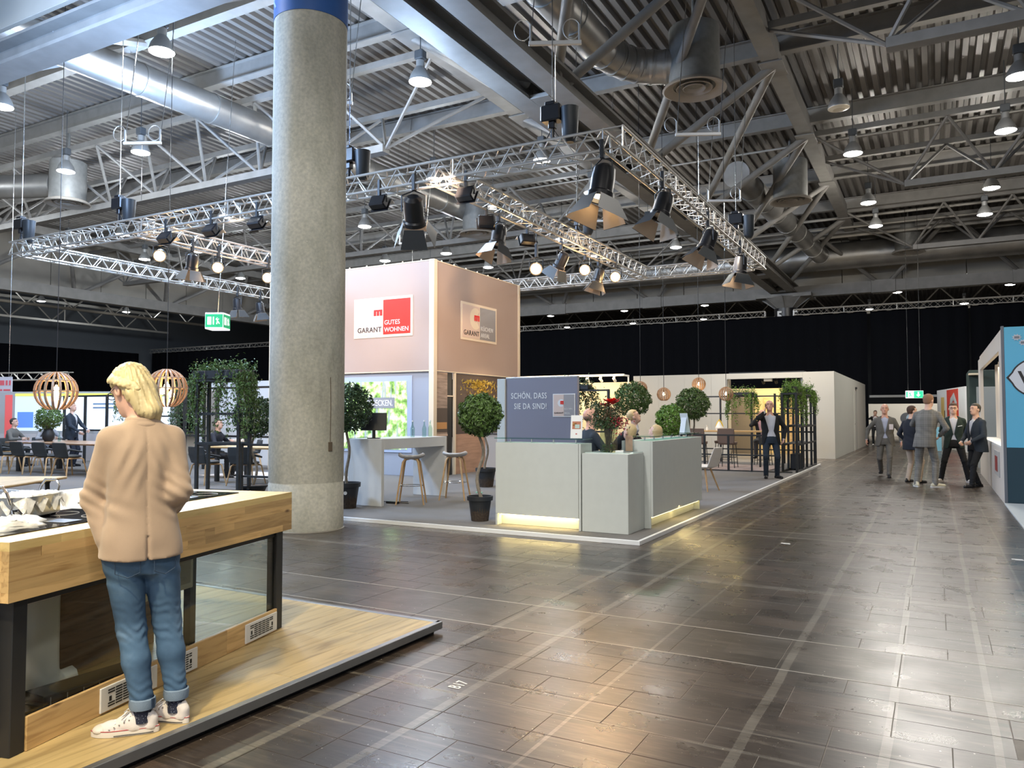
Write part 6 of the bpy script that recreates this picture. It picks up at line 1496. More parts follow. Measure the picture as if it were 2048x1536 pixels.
# exit signs
GRN = mat('exit_green', (.01, .36, .13), .5, emit=.25, ecol=(.01, .45, .16)); EXW = mat('exit_white', (.9, .95, .9), .5, emit=.7)
t = thing('exit_sign', 'green and white emergency exit cube hanging left of the column', 'exit sign', (-16.3, 13.85, 3.92), math.radians(28))
MB().bbox(-.235, .235, -.235, .235, -.21, .21, .008).build('housing', EXW, t)
for a in range(4):
    b = MB(); b.T = M.Rotation(a * PI / 2, 4, 'Z'); b.box(-.225, .225, -.2395, -.2355, -.17, .17); p = b.build('green_face', GRN, t)
    b = MB(); b.T = M.Rotation(a * PI / 2, 4, 'Z'); b.box(-.17, -.07, -.2415, -.2396, -.10, .10); b.box(-.03, .0, -.2415, -.2396, -.10, .10)
    b.tube([(.06, -.241, .06), (.09, -.241, .0), (.07, -.241, -.09)], .016, 5); b.tube([(.09, -.241, .0), (.14, -.241, -.08)], .014, 5); b.tube([(.05, -.241, .03), (.13, -.241, .04)], .012, 5); b.tube([(.085, -.241, .075), (.087, -.241, .08)], .02, 6); b.build('pictogram', EXW, p)
b = MB(); b.tube([(0, 0, .21), (.25, .3, 7.62)], .010, 5); b.build('cord', STEEL, t)
t = thing('exit_sign', 'bright green exit sign with arrow above the people in the aisle', 'exit sign', (-.8, 39.4, 2.43), 0)
MB().bbox(-.36, .36, -.04, .04, -.17, .17, .01).build('housing', EXW, t)
b = MB(); b.box(-.02, .35, -.046, -.0405, -.16, .16); b.build('green_face', mat('exit_mint', (.02, .5, .22), .5, emit=.8, ecol=(.02, .62, .27)), t)
b = MB(); b.box(.13, .19, -.050, -.0465, -.02, .11); b.poly([(.07, -.0465, -.01), (.25, -.0465, -.01), (.16, -.0465, -.11)], (0, -1, 0), .004); b.build('arrow', EXW, t)
b = MB(); b.box(-.33, -.27, -.046, -.0405, -.13, .13); b.tube([(-.2, -.043, .08), (-.16, -.043, .0), (-.20, -.043, -.10)], .018, 5); b.tube([(-.16, -.043, .0), (-.10, -.043, -.09)], .016, 5); b.tube([(-.22, -.043, .04), (-.12, -.043, .06)], .014, 5); b.build('pictogram', mat('exit_mint', (.02, .5, .22)), t)
for x in (-.25, .25): b = MB(); b.tube([(x, 0, .17), (x, 0, 9.15)], .008, 4); b.build('cord', STEEL, t)

# ================= right-hand booth =================
CRM = mat('booth_cream', (.66, .60, .53), .55)
t = thing('booth_wall', 'cream booth wall with lit curtain window right of the aisle', 'booth wall', (0, 0, 0))
for n_, (y0, y1, z0, z1) in {'end_panel': (15.42, 15.95, 0, 2.95), 'far_panel': (22.4, 23.2, 0, 2.9), 'lower_panel': (15.951, 22.399, 0, .93), 'upper_panel': (15.951, 22.399, 2.62, 2.95)}.items(): MB().bbox(1.0, 1.07, y0, y1, z0, z1, .004).build(n_, CRM, t)
MB().bbox(1.0, 1.55, 15.951, 22.399, .931, .96, .004).build('sill', WHITE, t); MB().bbox(1.56, 1.60, 15.45, 23.2, 0, 2.95, .004).build('inner_wall', mat('niche_yellow', (.80, .70, .50), .6), t)
DR = mat('drape_cream', (.78, .68, .56), .8, sheen=.3); b = MB(); k = 0; pts = []; y = 15.98
while y < 22.3: pts.append((1.36 + .06 * math.sin(k * 1.3) + .03 * math.sin(k * .31), y)); y += .06; k += 1
n = len(pts); b.add([(p[0], p[1], z) for z in (.97, 2.7) for p in pts], [(i, i + 1, n + i + 1, n + i) for i in range(n - 1)]); b.build('drape', DR, t, smooth=2)
light('AREA', (1.3, 18.6, 2.58), 45, (1, .80, .48), .2, (1.3, 18.6, 0), sy=5)
MB().bbox(.985, .999, 16.3, 17.6, .38, .84, .003).build('picture_frame', mat('frame_silver', (.45, .44, .42), .4), t); MB().box(.980, .9845, 16.7, 17.3, .46, .74).build('red_picture', mat('picture_red', (.28, .02, .02), .5), t)
t = thing('yellow_flower', 'small yellow flower vase on the sill of the cream booth window', 'flowers', (1.2, 17.2, .961)); MB().lathe([(.05, 0), (.06, .1), (.03, .16)], n=12).build('vase', mat('vase_brown', (.12, .07, .05), .4), t, smooth=True)
rr = random.Random(5); b = MB(); leaves(b, crown_pts((0, 0, .34), (.10, .10, .16), 160, rr), .04, rr); tag(b.build('blossom', mat('yellow_petal', (.75, .58, .12), .6), t), kind='stuff')
CYAN = mat('poster_blue', (.12, .46, .66), .45, emit=.06, ecol=(.12, .5, .75)); TEAL = mat('dark_teal_panel', (.012, .045, .065), .5)
t = thing('poster_wall', 'bright blue comic wall with white speech bubble at the right picture edge', 'sign wall', (0, 15.36, 0))
MB().bbox(1.0, 1.045, 0, .05, 0, 3.0, .003).build('edge_profile', mat('profile_grey', (.16, .17, .19), .4, .3), t)
MB().bbox(1.046, 4.2, 0, .05, .955, 2.98, .002).build('blue_panel', CYAN, t); MB().bbox(1.046, 4.2, 0, .05, 0, .954, .002).build('teal_panel', TEAL, t)
def disc(cx, cz, rx, rz_, y, m, name, tail=0):
    pts = []; 
    for k in range(48):
        a = 2 * PI * k / 48; pts.append((cx + rx * math.cos(a), y, cz + rz_ * math.sin(a)))
    if tail: pts = [p for k, p in enumerate(pts) if not 23 <= k <= 25]; i = 23; pts.insert(i, (cx - rx - tail, y, cz + rz_ * .02))
    b = MB(); b.poly(pts, (0, 1, 0), .006); return fix_normals(b.build(name, m, t))
disc(1.62, 2.12, .50, .36, -.006, LBLK, 'bubble_outline', .06); disc(1.62, 2.12, .475, .335, -.0125, mat('bubble_white', (.80, .80, .82), .5), 'speech_bubble', .045)
text('Wow', .30, LBLK, face_mtx((1.235, -.0135, 2.02), (1, 0, 0), (0, 0, 1)) @ M.Shear('XY', 4, (.22, 0)), t, bold=.008)
for k, (x, z, r) in enumerate([(1.225, 2.80, .075), (1.315, 2.71, .07)]):
    pts = [(x + (r if q % 2 == 0 else r * .62) * math.cos(q * PI / 9), -.006, z + (r if q % 2 == 0 else r * .62) * .8 * math.sin(q * PI / 9)) for q in range(18)]
    b = MB(); b.poly(pts, (0, 1, 0), .005); fix_normals(b.build('burst_sticker', mat('burst_grey', (.62, .62, .66), .5), t)); b = MB(); b.box(x - .035, x + .035, -.0085, -.0065, z - .018, z + .018); b.build('burst_print', mat('burst_dark', (.22, .22, .24), .5), t)
t = thing('floor_slab', 'white floor slab in front of the blue comic wall', 'floor slab', (0, 0, 0)); MB().bbox(.99, 5.5, 6.2, 15.34, 0.002, .03, .004).build('slab', mat('slab_white', (.55, .58, .58), .5), t)
DG = mat('dark_green_wall', (.022, .042, .038), .55)
t = thing('green_pillar', 'tall dark green booth pillar behind the smiling man', 'booth wall'); MB().bbox(1.02, 1.8, 30.1, 32.5, 0, 3.0, .01).build('pillar', DG, t); MB().bbox(1.0, 1.3, 29.6, 30.09, 2.82, 2.88, .004).build('light_bracket', mat('bracket_cream', (.7, .6, .45), .4), t)
t = thing('grey_panel', 'light grey narrow panel between the green pillar and the cream booth', 'booth wall'); MB().bbox(1.05, 1.6, 25.6, 25.7, 0, 2.3, .004).build('panel', mat('panel_grey', (.40, .42, .40), .5), t)
# art booth: abstract colour fields only
t = thing('poster_booth', 'white booth with an abstract red and orange picture behind the smiling man', 'booth wall', (.10, 41.6, 0), math.atan2(35.9 - 41.6, .96)); 
MB().bbox(0, 5.8, 0, .1, 0, 2.65, .004).build('wall', WHITE, t)
WR = mat('poster_red', (.62, .05, .03), .5); WO = mat('poster_orange', (.72, .20, .04), .5); WY = mat('poster_yellow', (.72, .50, .16), .5); WG = mat('poster_grey', (.45, .46, .46), .5)
MB().box(2.3, 4.6, -.012, -.001, .6, 2.6).build('red_field', WR, t)
b = MB(); b.tube([(3.0, -.02, 1.5), (3.2, -.02, 2.1), (3.8, -.02, 2.3), (4.3, -.02, 1.9)], .16, 8, flat=.1, up=(0, 1, 0)); b.build('grey_arc', WG, t)
MB().lathe([(.001, -.5), (.42, -.3), (.5, 0), (.3, .4), (.001, .5)], (3.9, -.02, 1.55), 12).build('orange_shape', WO, t).scale = (1, .1, 1)
b = MB(); b.box(1.0, 1.8, -.014, -.001, .9, 1.7); b.build('dark_field', LBLK, t); MB().box(1.05, 1.7, -.022, -.0145, 1.3, 2.3).build('yellow_field', WY, t)
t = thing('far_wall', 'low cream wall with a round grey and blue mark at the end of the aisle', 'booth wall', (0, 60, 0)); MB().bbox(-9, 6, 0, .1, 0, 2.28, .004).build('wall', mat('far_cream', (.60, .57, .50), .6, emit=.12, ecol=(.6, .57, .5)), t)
for (x, z, r, m, y) in ((-1.72, 1.27, .40, mat('mark_grey', (.10, .11, .13), .5), -.012), (-1.50, 1.30, .25, mat('mark_blue', (.32, .45, .58), .5), -.024)):
    b = MB(); b.poly([(x + r * math.cos(a), y, z + r * math.sin(a)) for a in [k * PI / 16 for k in range(32)]], (0, 1, 0), .011); fix_normals(b.build('round_mark', m, t))
t = thing('rollup_banner', 'small blue and white roll-up banner far down the aisle', 'banner', (.05, 36.5, 0), .2); MB().bbox(-.17, .17, -.02, .02, .02, 1.0, .003).build('sheet', mat('rollup_blue', (.25, .55, .72), .5), t); MB().bbox(-.2, .2, -.08, .08, 0, .02, .003).build('foot', ALU, t)
light('AREA', (-.8, 55, 6.5), 420, (1, .95, .88), 3, (-.8, 60, 1)); light('AREA', (-1, 34, 9.2), 400, (1, .95, .88), 2.5, (-1, 34, 0))

# ================= seating area at the left =================
BSHELL = mat('black_shell', (.022, .026, .028), .55, bump=.1, bscale=60)
def shell_chair(x, y, rz, label, z=G0, group='black shell chairs with beech legs', col=None):
    t = thing('dining_chair', label, 'chair', (x, y, z), rz, group); S_ = SDF(.014, .03)
    S_.ell((0, .0, .47), (.27, .25, .045)); S_.loft([(.45, 0, -.19, .25, .035), (.62, 0, -.24, .29, .03), (.80, 0, -.27, .27, .022)], p=3.5)
    for s in (-1, 1): S_.cone((s * .25, -.18, .64), (s * .27, .12, .58), .028, .022)
    vs, fs = S_.mesh(); mesh_np('seat_shell', vs, fs, col or BSHELL, t)
    for s in (-1, 1):
        b = MB(); b.tube([(s * .30, -.26, 0), (s * .235, -.19, .40), (s * .20, -.15, .425), (s * .20, .15, .425), (s * .235, .19, .40), (s * .30, .26, 0)], [.016, .020, .021, .021, .020, .016], 8, flat=.75); b.build('leg_frame', BEECH, t, smooth=True)
    b = MB(); b.tube([(-.2, 0, .425), (.2, 0, .425)], .018, 6); b.build('cross_bar', BEECH, t); return t
c0 = shell_chair(-18.15, 11.15, 0, 'black shell chair at the long table, back to the camera, nearest the woman')
for k, x in enumerate((-19.0, -19.85, -20.7)): copy_tree(c0, loc=(x, 11.15 - .05 * k, G0), label='black shell chair at the long table, back to the camera, %s from the woman' % ords[k + 1])
for k, x in enumerate((-17.9, -18.9, -19.9)): copy_tree(c0, loc=(x, 13.3, G0), rz=PI, label='black shell chair on the far side of the long table, %s from the right' % ords[k])
t = thing('long_table', 'long dark-edged wooden table with black legs behind the woman', 'table', (-21.3, 11.35, G0))
MB().bbox(0, 4.6, 0, 1.35, .72, .765, .008).build('tabletop', wood('walnut_top', (.30, .16, .08), (.20, .10, .05), 3, (1, 10, 10), .3), t)
for x in (.35, 3.75): 
    for y in (.1, 1.15): MB().bbox(x, x + .14, y, y + .1, 0, .719, .006).build('leg', BLACK, t)
t = thing('low_table', 'wooden table end with black frame legs at the left edge, nearer than the long table', 'table', (-8.92, 5.46, .0), math.radians(-58))
MB().bbox(0, 2.2, -.85, 0, .755, .785, .008).build('tabletop', OAK, t)
for x in (.25, 1.8):
    b = MB(); b.tube([(x, -.10, .75), (x + .02, -.05, 0)], .028, 4); b.tube([(x, -.75, .75), (x + .02, -.80, 0)], .028, 4); b.tube([(x, -.78, .74), (x, -.07, .74)], .02, 4); b.build('leg_frame', BLACK, t)
# vase plant and bottle on the long table
t = thing('potted_plant', 'bushy green plant in a dark vase on the long table under the left globe lamp', 'potted plant', (-20.4, 11.95, G0 + .766))
MB().lathe([(.09, 0), (.14, .08), (.15, .20), (.10, .30), (.11, .33)], n=20).build('vase', BLACK, t, smooth=True)
rr = random.Random(31); b = MB(); leaves(b, crown_pts((.02, 0, .62), (.36, .30, .30), 1500, rr), .038, rr); leaves(b, crown_pts((-.25, 0, .45), (.20, .2, .22), 400, rr), .03, rr); tag(b.build('foliage', LEAF, t), kind='stuff')
b = MB(); [b.tube([(0, 0, .25), (rr.uniform(-.2, .2), rr.uniform(-.2, .2), .6)], .006, 4) for _ in range(10)]; b.build('stem', BARK, t)
t = thing('glass_bottle', 'slim clear bottle on the long table right of the vase', 'bottle', (-20.0, 12.0, G0 + .766)); MB().lathe([(.035, 0), (.035, .1), (.012, .18), (.012, .24)], n=12).build('glass', BG, t, smooth=True)
# racks and screens
rack('tall black grid screen behind the long table, left of the woman', -23.6, 14.3, .0, [(k * 1.05, 0, 2.05, .07) for k in range(7)], [(.04, 6.26, 2.03, .05), (.04, 6.26, 1.0, .05), (3.2, 5.2, 1.42, .04)])
rack('tall black grid screen right of the woman, before the white wall', -16.3, 12.9, .0, [(0, 0, 2.12, .08), (1.15, 0, 2.12, .08), (2.15, 0, 2.12, .08), (3.0, 0, 2.12, .08), (3.8, 0, 2.12, .06)], [(.04, 3.77, 2.10, .05), (.04, 3.77, .95, .05)])
rack3('deep black rack with trailing plant left of the column', -12.1, 9.85, .95, .30, 2.12, 1, [.06, .95, 1.5, 2.12], rz=.15)
rack('low black grid screen between the trailing plant rack and the column', -11.2, 10.1, .15, [(.0, 0, .93, .05), (.95, 0, .93, .06)], [(.03, .92, .91, .04), (.03, .92, .33, .04)])
hanging_plant('big trailing plant on the deep rack left of the column', -12.25, -11.05, 9.85, 10.25, G0 + 2.12, 1.25, 1800, 41, LEAF)
hanging_plant('dark trailing plant on the grid screen just left of the woman', -17.9, -17.2, 13.75, 14.05, G0 + 2.05, 1.5, 1100, 42, LEAFD)
hanging_plant('green trailing plant on the grid screen behind the left globe lamp', -20.2, -19.4, 13.75, 14.05, G0 + 2.05, .9, 700, 43, LEAF)
# table with chairs right of the woman
t = thing('dining_table', 'wooden dining table between the woman and the column', 'table', (-14.0, 11.7, G0)); MB().bbox(0, 2.0, 0, .9, .73, .77, .006).build('tabletop', OAK, t)
for x in (.1, 1.8):
    for y in (.08, .74): MB().bbox(x, x + .08, y, y + .08, 0, .729, .004).build('leg', BLACK, t)
for k, (x, y, r_, lb) in enumerate([(-12.55, 11.45, .3, 'black shell chair in front of the table between the woman and the column'), (-11.75, 12.1, 1.4, 'black shell chair at the right end of the table near the column'), (-13.5, 11.25, -.1, 'black shell chair half hidden behind the woman')]): copy_tree(c0, loc=(x, y, G0), rz=r_, label=lb)
t = thing('leaf_bowl', 'bowl with yellow-green leaves on the dining table near the column', 'bowl', (-12.35, 12.15, G0 + .771)); MB().lathe([(.05, 0), (.12, .05), (.14, .09), (.13, .09), (.11, .05)], n=16).build('bowl', BLACK, t, smooth=True)
b = MB(); leaves(b, crown_pts((0, 0, .14), (.14, .14, .09), 120, rr), .05, rr); tag(b.build('foliage', LEAFB, t), kind='stuff')
t = thing('pale_rug', 'pale rug under the dining table between the woman and the column', 'rug', (0, 0, 0)); MB().bbox(-15.5, -11.4, 12.7, 14.2, G0, G0 + .012, .003).build('pile', mat('rug_pale', (.55, .50, .46), .95, var=.1, scale=12), t)
# white walls and LED panels behind
t = thing('white_partition', 'white partition with a dark screen between the woman and the column', 'wall panel', (-20.0, 16.2, G0)); panels(t, 0, 4.6, 0, 2.45, 0, mat('part_white', (.62, .60, .57), .6), 1.15)
MB().bbox(3.75, 4.4, -.03, -.001, 1.35, 1.9, .004).build('dark_screen', DKGREY, t); MB().bbox(.4, .95, -.03, -.001, 0, 2.2, .004).build('wood_door', mat('door_taupe', (.30, .25, .20), .5), t)
def led(name, c, e): return mat(name, c, .4, emit=e)
t = thing('led_wall', 'bright light-blue display wall behind the waiter at the far left', 'screen', (-27.7, 13.4, G0), math.radians(22))
MB().bbox(0, 7.4, 0, .12, .0, .86, .004).build('counter_front', mat('counter_pink_white', (.60, .56, .56), .5), t)
LW = led('led_white', (.72, .82, .95), .75); MB().box(3.2, 7.2, -.01, -.001, .95, 2.02).build('screen_panel', LW, t); MB().bbox(0, 7.4, 0, .12, .861, 2.2, .004).build('frame_wall', mat('ledframe', (.5, .5, .5), .5), t)
MB().box(1.9, 3.15, -.01, -.001, .95, 2.05).build('screen_panel', led('led_pale', (.60, .72, .85), .6), t); MB().box(2.0, 2.55, -.018, -.0105, 1.05, 1.55).build('blue_block', led('led_blue', (.10, .22, .80), .7), t)
MB().box(1.55, 1.8, -.01, -.001, .5, 2.1).build('red_strip', led('led_red', (.75, .12, .12), .35), t); MB().box(0, 1.15, -.01, -.001, .95, 2.1).build('striped_panel', mat('striped_panel', (.45, .40, .38), .5, var=.2, scale=3, aniso=(14, 1, .3)), t)
MB().box(1.9, 7.2, -.01, -.001, 2.06, 2.14).build('yellow_line', led('led_yellow', (.75, .80, .12), .8), t)
for k, z in enumerate((1.78, 1.66)):
    for q, (x0, L_) in enumerate(((4.6, .9), (5.9, 1.0))): MB().box(x0, x0 + L_ - .15 * k, -.016, -.0105, z, z + .05).build('screen_text_line', mat('led_text', (.25, .35, .5), .5), t)
t = thing('hanging_banner', 'white hanging banner with red lettering at the left picture edge', 'banner', (-24.15, 11.93, G0 + 2.10), math.radians(25)); MB().bbox(-1, 1.21, 0, .02, 0, .44, .003).build('cloth', mat('banner_white', (.62, .58, .60), .6), t)
RB_ = mat('banner_red', (.75, .12, .14), .5); b = MB()
for k, (x0, x1, z0, z1) in enumerate([(.30, .62, .20, .34), (.68, .98, .20, .34), (1.02, 1.08, .20, .34), (1.12, 1.17, .20, .34), (.40, .58, .04, .10), (.64, .92, .04, .09), (.96, 1.16, .04, .09)]): b.box(x0, x1, -.006, -.001, z0, z1)
b.build('blurred_red_print', RB_, t)
for x in (-.9, 1.1): b = MB(); b.tube([(x, .01, .44), (x, .01, 9.3)], .006, 4); b.build('cord', STEEL, t)
t = thing('ice_bucket', 'steel bucket on the counter behind the waiter', 'bucket', (-20.9, 14.9, G0)); MB().bbox(-.5, .8, -.2, .3, 0, .95, .01).build('counter_block', mat('bar_block', (.55, .52, .50), .5), t); MB().lathe([(.12, .951), (.15, 1.25), (.16, 1.26), (.14, 1.25), (.11, .97)], n=20).build('bucket', STEEL, t, smooth=True)
rig_truss('dark truss over the display wall at the far left', (-36, 17.5, 3.1), (-31.0, 19, 3.1), size=.3, pitch=.6, stuff=True, group='low dark trusses')

# ================= people =================
def cam_rz(x, y, off=0): return math.atan2(-y, -x) - PI / 2 + off
GSUIT = mat('grey_suit', (.135, .13, .118), .85, var=.08, scale=60); PLAID = mat('plaid_suit', (.17, .165, .15), .85)
N, L, b_ = nodes(PLAID); tc = N.new('ShaderNodeTexCoord'); sx_ = N.new('ShaderNodeSeparateXYZ'); L.new(tc.outputs['Object'], sx_.inputs[0]); prev = None
acc = None
for ax, f in ((0, 150), (2, 150), (1, 150), (0, 52), (2, 52)):
    mm = N.new('ShaderNodeMath'); mm.operation = 'MULTIPLY'; mm.inputs[1].default_value = f; L.new(sx_.outputs[ax], mm.inputs[0]); sn = N.new('ShaderNodeMath'); sn.operation = 'SINE'; L.new(mm.outputs[0], sn.inputs[0])
    if acc is None: acc = sn.outputs[0]
    else: ad = N.new('ShaderNodeMath'); ad.operation = 'ADD'; L.new(acc, ad.inputs[0]); L.new(sn.outputs[0], ad.inputs[1]); acc = ad.outputs[0]
mr = N.new('ShaderNodeMapRange'); mr.inputs[1].default_value = -3; mr.inputs[2].default_value = 3; L.new(acc, mr.inputs[0]); rp = ramp(N, [(0, (.145, .14, .128)), (1, (.215, .208, .19))]); L.new(mr.outputs[0], rp.inputs[0]); L.new(rp.outputs[0], b_.inputs['Base Color'])
NAVY = mat('navy_cloth', (.012, .016, .028), .85); NAVYJ = mat('navy_jacket', (.022, .032, .048), .85); GREENJ = mat('dark_green_jacket', (.014, .030, .026), .85); BLKC = mat('black_cloth', (.008, .009, .011), .85)
BEIGE = mat('beige_trousers', (.52, .42, .33), .85, var=.05); SHW = mat('shirt_white', (.62, .62, .66), .8); SHB = mat('shirt_pale_blue', (.48, .52, .66), .8); PINK = mat('shirt_pink', (.62, .36, .38), .8); JEAND = mat('dark_jeans', (.016, .028, .045), .85)
BRH = mat('brown_hair', (.07, .035, .02), .7); GINGER = mat('ginger_hair', (.26, .14, .08), .7); GREYH = mat('dark_grey_hair', (.04, .035, .03), .7); BLOND = mat('blond_hair', (.62, .45, .22), .55); STUB = mat('stubble', (.20, .13, .10), .8)
BLKS = mat('black_shoe', (.01, .01, .012), .3); WHS = mat('white_sneaker', (.72, .68, .64), .5); BGS = mat('beige_sneaker', (.60, .56, .42), .6)
def badge(t, Hd, R, wr, el, spine, secs):
    b = MB(); b.bbox(-.045, .045, -.002, .002, -.065, .065, .001); b.build('name_badge', mat('badge_white', (.8, .72, .72), .5), t, loc=(-.135, .186, 1.20))
person('bald man in a grey suit with a name badge, walking towards the camera', (-1.08, 20.95, 0), cam_rz(-1.08, 20.9), 1.80, hip=(0, 0, .90), neck=(0, .04, 1.46), feet=((-.07, .30), (.10, -.22)), footz=(0, .06), toes=(.05, -.15), hands=((-.34, .12, .86), (.40, .06, .90)), elb=((-1, -.8, 0), (1, -.8, 0)), head=(.05, 0), jacket=GSUIT, shirt=SHB, trousers=GSUIT, shoe=BLKS, hair=STUB, bald=True, fat=.032, skin=SKINR, extras=badge)
person('man with navy jacket and beige trousers, mostly hidden behind the plaid suit', (-.46, 19.35, 0), math.radians(-40), 1.70, feet=((-.14, 0), (.16, .02)), hands=((-.24, .10, .93), (.24, .10, .93)), elb=((-1, -1, 0), (1, -1, 0)), head=(-.3, .1), jacket=NAVY, shirt=SHW, trousers=BEIGE, shoe=BLKS, hair=BRH, curl=(1.2, 1.2), fat=.02)
person('tall man in a grey plaid suit seen from behind, hand on his hip', (-.17, 18.35, 0), cam_rz(-.17, 18.3, PI - .25), 1.93, hip=(-.02, 0, .93), neck=(.04, .0, 1.49), feet=((-.17, -.05), (.13, .04)), toes=(.5, -.9), hands=((-.05, .28, 1.20), (.20, .14, .98)), elb=((-1, -.1, -.25), (1, -.6, .1)), head=(-.35, -.02), jacket=PLAID, shirt=SHW, trousers=PLAID, shoe=BGS, sole=WHITE, hair=GINGER, curl=(1.0, .8), fat=.01, hem=.76)
def sm(t, Hd, R, wr, el, spine, secs):
    glasses(t, Hd); b = MB(); b.T = M.Translation((-.125, .158, 1.27)) @ M.Rotation(.25, 4, 'Y'); b.bbox(-.045, .045, -.002, .006, -.008, .008, .002); b.build('pocket_square', WHITE, t)
person('smiling man with glasses in a dark green jacket, hands behind his back', (.36, 19.95, 0), cam_rz(.36, 19.9), 1.76, feet=((-.27, .02), (.27, .02)), toes=(.45, -.45), hands=((-.08, -.17, .96), (.08, -.17, .96)), elb=((-1, -.6, 0), (1, -.6, 0)), jacket=GREENJ, shirt=SHW, trousers=BLKC, shoe=WHS, sole=WHS, hair=BRH, curl=(.6, .6), fat=.022, extras=sm)
person('man in a dark navy suit in profile, leaning by the cream booth', (.75, 18.75, 0), math.atan2(-.48, -.877) - PI / 2 + .1, 1.74, hip=(0, -.02, .92), neck=(0, .0, 1.48), feet=((-.12, .22), (.10, -.10)), toes=(.1, -.2), hands=((-.16, .24, .98), (.14, .24, .96)), elb=((-1, -1, 0), (1, -1, 0)), head=(.1, .1), jacket=NAVYJ, shirt=SHW, trousers=BLKC, shoe=BLKS, hair=GREYH, fat=.028, curl=(1, 1))
person('small distant man in dark suit at the end of the white booth wall', (-2.60, 42.3, 0), cam_rz(-2.6, 42), 1.72, hands=((-.24, .1, .95), (.10, .14, 1.50)), elb=((-1, -.6, 0), (1, 0, -1)), jacket=BLKC, shirt=SHW, trousers=BLKC, shoe=WHS, hair=BRH, openj=2)
def phone(side):
    def f(t, Hd, R, wr, el, spine, secs):
        b = MB(); b.T = M.Translation(Hd(side * .095, .015, -.02)) @ M.Rotation(.2, 4, 'X'); b.bbox(-.005, .005, -.035, .035, -.07, .07, .003); b.build('phone', DARK, t)
    return f
person('bald man in a black jacket and open white shirt on the phone beside the rack', (-3.34, 18.55, G0), cam_rz(-3.3, 18.5, .12), 1.80, hip=(0, 0, .92), neck=(.02, .02, 1.48), feet=((-.13, .0), (.12, .06)), toes=(.5, -.15), hands=((-.27, .10, .90), (.145, .13, 1.50)), elb=((-1, -.6, 0), (.9, .3, -1)), hdir=(None, (-.25, -.45, .9)), hnrm=(None, (-1, .1, 0)), head=(-.1, .12), jacket=BLKC, shirt=SHW, trousers=JEAND, shoe=BLKS, hair=STUB, bald=True, fat=.03, skin=SKINR, openj=2, extras=phone(1), curl=(.8, .7))
person('bald man in a dark jacket sitting on the phone at the high table', (-4.42, 23.30, RZ), cam_rz(-4.4, 23.3, -.1), 1.78, hip=(0, -.04, .74), neck=(0, .10, 1.29), feet=((-.14, .22), (.16, .30)), footz=(.22, .18), hands=((-.20, .44, 1.02), (.15, .23, 1.32)), elb=((-1, .2, -.8), (.7, .5, -1)), hdir=(None, (-.25, -.45, .9)), hnrm=((0, 0, -1), (-1, .1, 0)), head=(-.1, .15), jacket=BLKC, shirt=PINK, trousers=DKGREY, shoe=BLKS, hair=STUB, bald=True, fat=.02, skin=SKINR, extras=phone(1), openj=2)
# staff behind the reception
def seat(x, y, hh, label):
    t = thing('office_stool', label, 'stool', (x, y, G0)); MB().lathe([(.17, hh - .06), (.19, hh - .03), (.18, hh)], n=20).build('cushion', BLACK, t, smooth=True); MB().lathe([(.03, .03), (.03, hh - .061)], n=10).build('gas_post', STEEL, t)
    for k in range(5): a = k * 2 * PI / 5; b = MB(); b.tube([(0, 0, .06), (.26 * math.cos(a), .26 * math.sin(a), .03)], .02, 6); b.build('star_leg', BLACK, t)
person('bald man in a dark navy suit behind the left reception counter', (-4.30, 9.85, G0), math.radians(-38), 1.80, hip=(0, 0, .70), neck=(.0, .14, 1.24), feet=((-.14, .42), (.14, .36)), hands=((-.14, .50, .86), (.20, .42, .86)), elb=((-1, -.3, -.6), (1, -.3, -.6)), head=(.0, .22), jacket=NAVYJ, shirt=SHW, trousers=NAVY, shoe=BLKS, hair=STUB, bald=True, fat=.03, skin=SKINR, hem=.80)
seat(-4.30, 9.85, .585, 'black stool under the bald man at the reception')
person('blond woman in black sitting behind the reception flowers, facing left', (-3.86, 10.85, G0), math.radians(95), 1.66, hip=(0, 0, .60), neck=(.0, .10, 1.12), feet=((-.12, .38), (.12, .38)), hands=((-.14, .36, .84), (.16, .36, .84)), elb=((-1, -.3, -.6), (1, -.3, -.6)), head=(-.5, .25), jacket=BLKC, shirt=None, trousers=BLKC, shoe=BLKS, hair=BLOND, hem=.82, hairlen=.08)
seat(-3.86, 10.85, .43, 'black stool under the blond woman in black')
person('person in black leaning forward between the flowers and the round tree', (-4.72, 12.25, G0), math.radians(-80), 1.68, hip=(0, -.05, .90), neck=(.0, .34, 1.34), feet=((-.12, .0), (.12, .0)), hands=((-.14, .62, .82), (.16, .62, .82)), elb=((-1, 0, -.6), (1, 0, -.6)), head=(.2, .4), jacket=BLKC, shirt=SHW, trousers=BLKC, shoe=BLKS, hair=BLOND, hem=.80)
person('blond person seen from behind over the far end of the right counter', (-3.80, 11.72, G0), math.radians(60), 1.64, hip=(0, 0, .60), neck=(.0, .12, 1.12), feet=((-.12, .38), (.12, .38)), hands=((-.14, .40, .80), (.16, .40, .80)), elb=((-1, -.3, -.6), (1, -.3, -.6)), head=(.3, .5), jacket=BLKC, shirt=None, trousers=BLKC, shoe=BLKS, hair=BLOND, hem=.82, hairlen=.10)
seat(-3.80, 11.72, .43, 'black stool under the blond person at the far end of the counter')
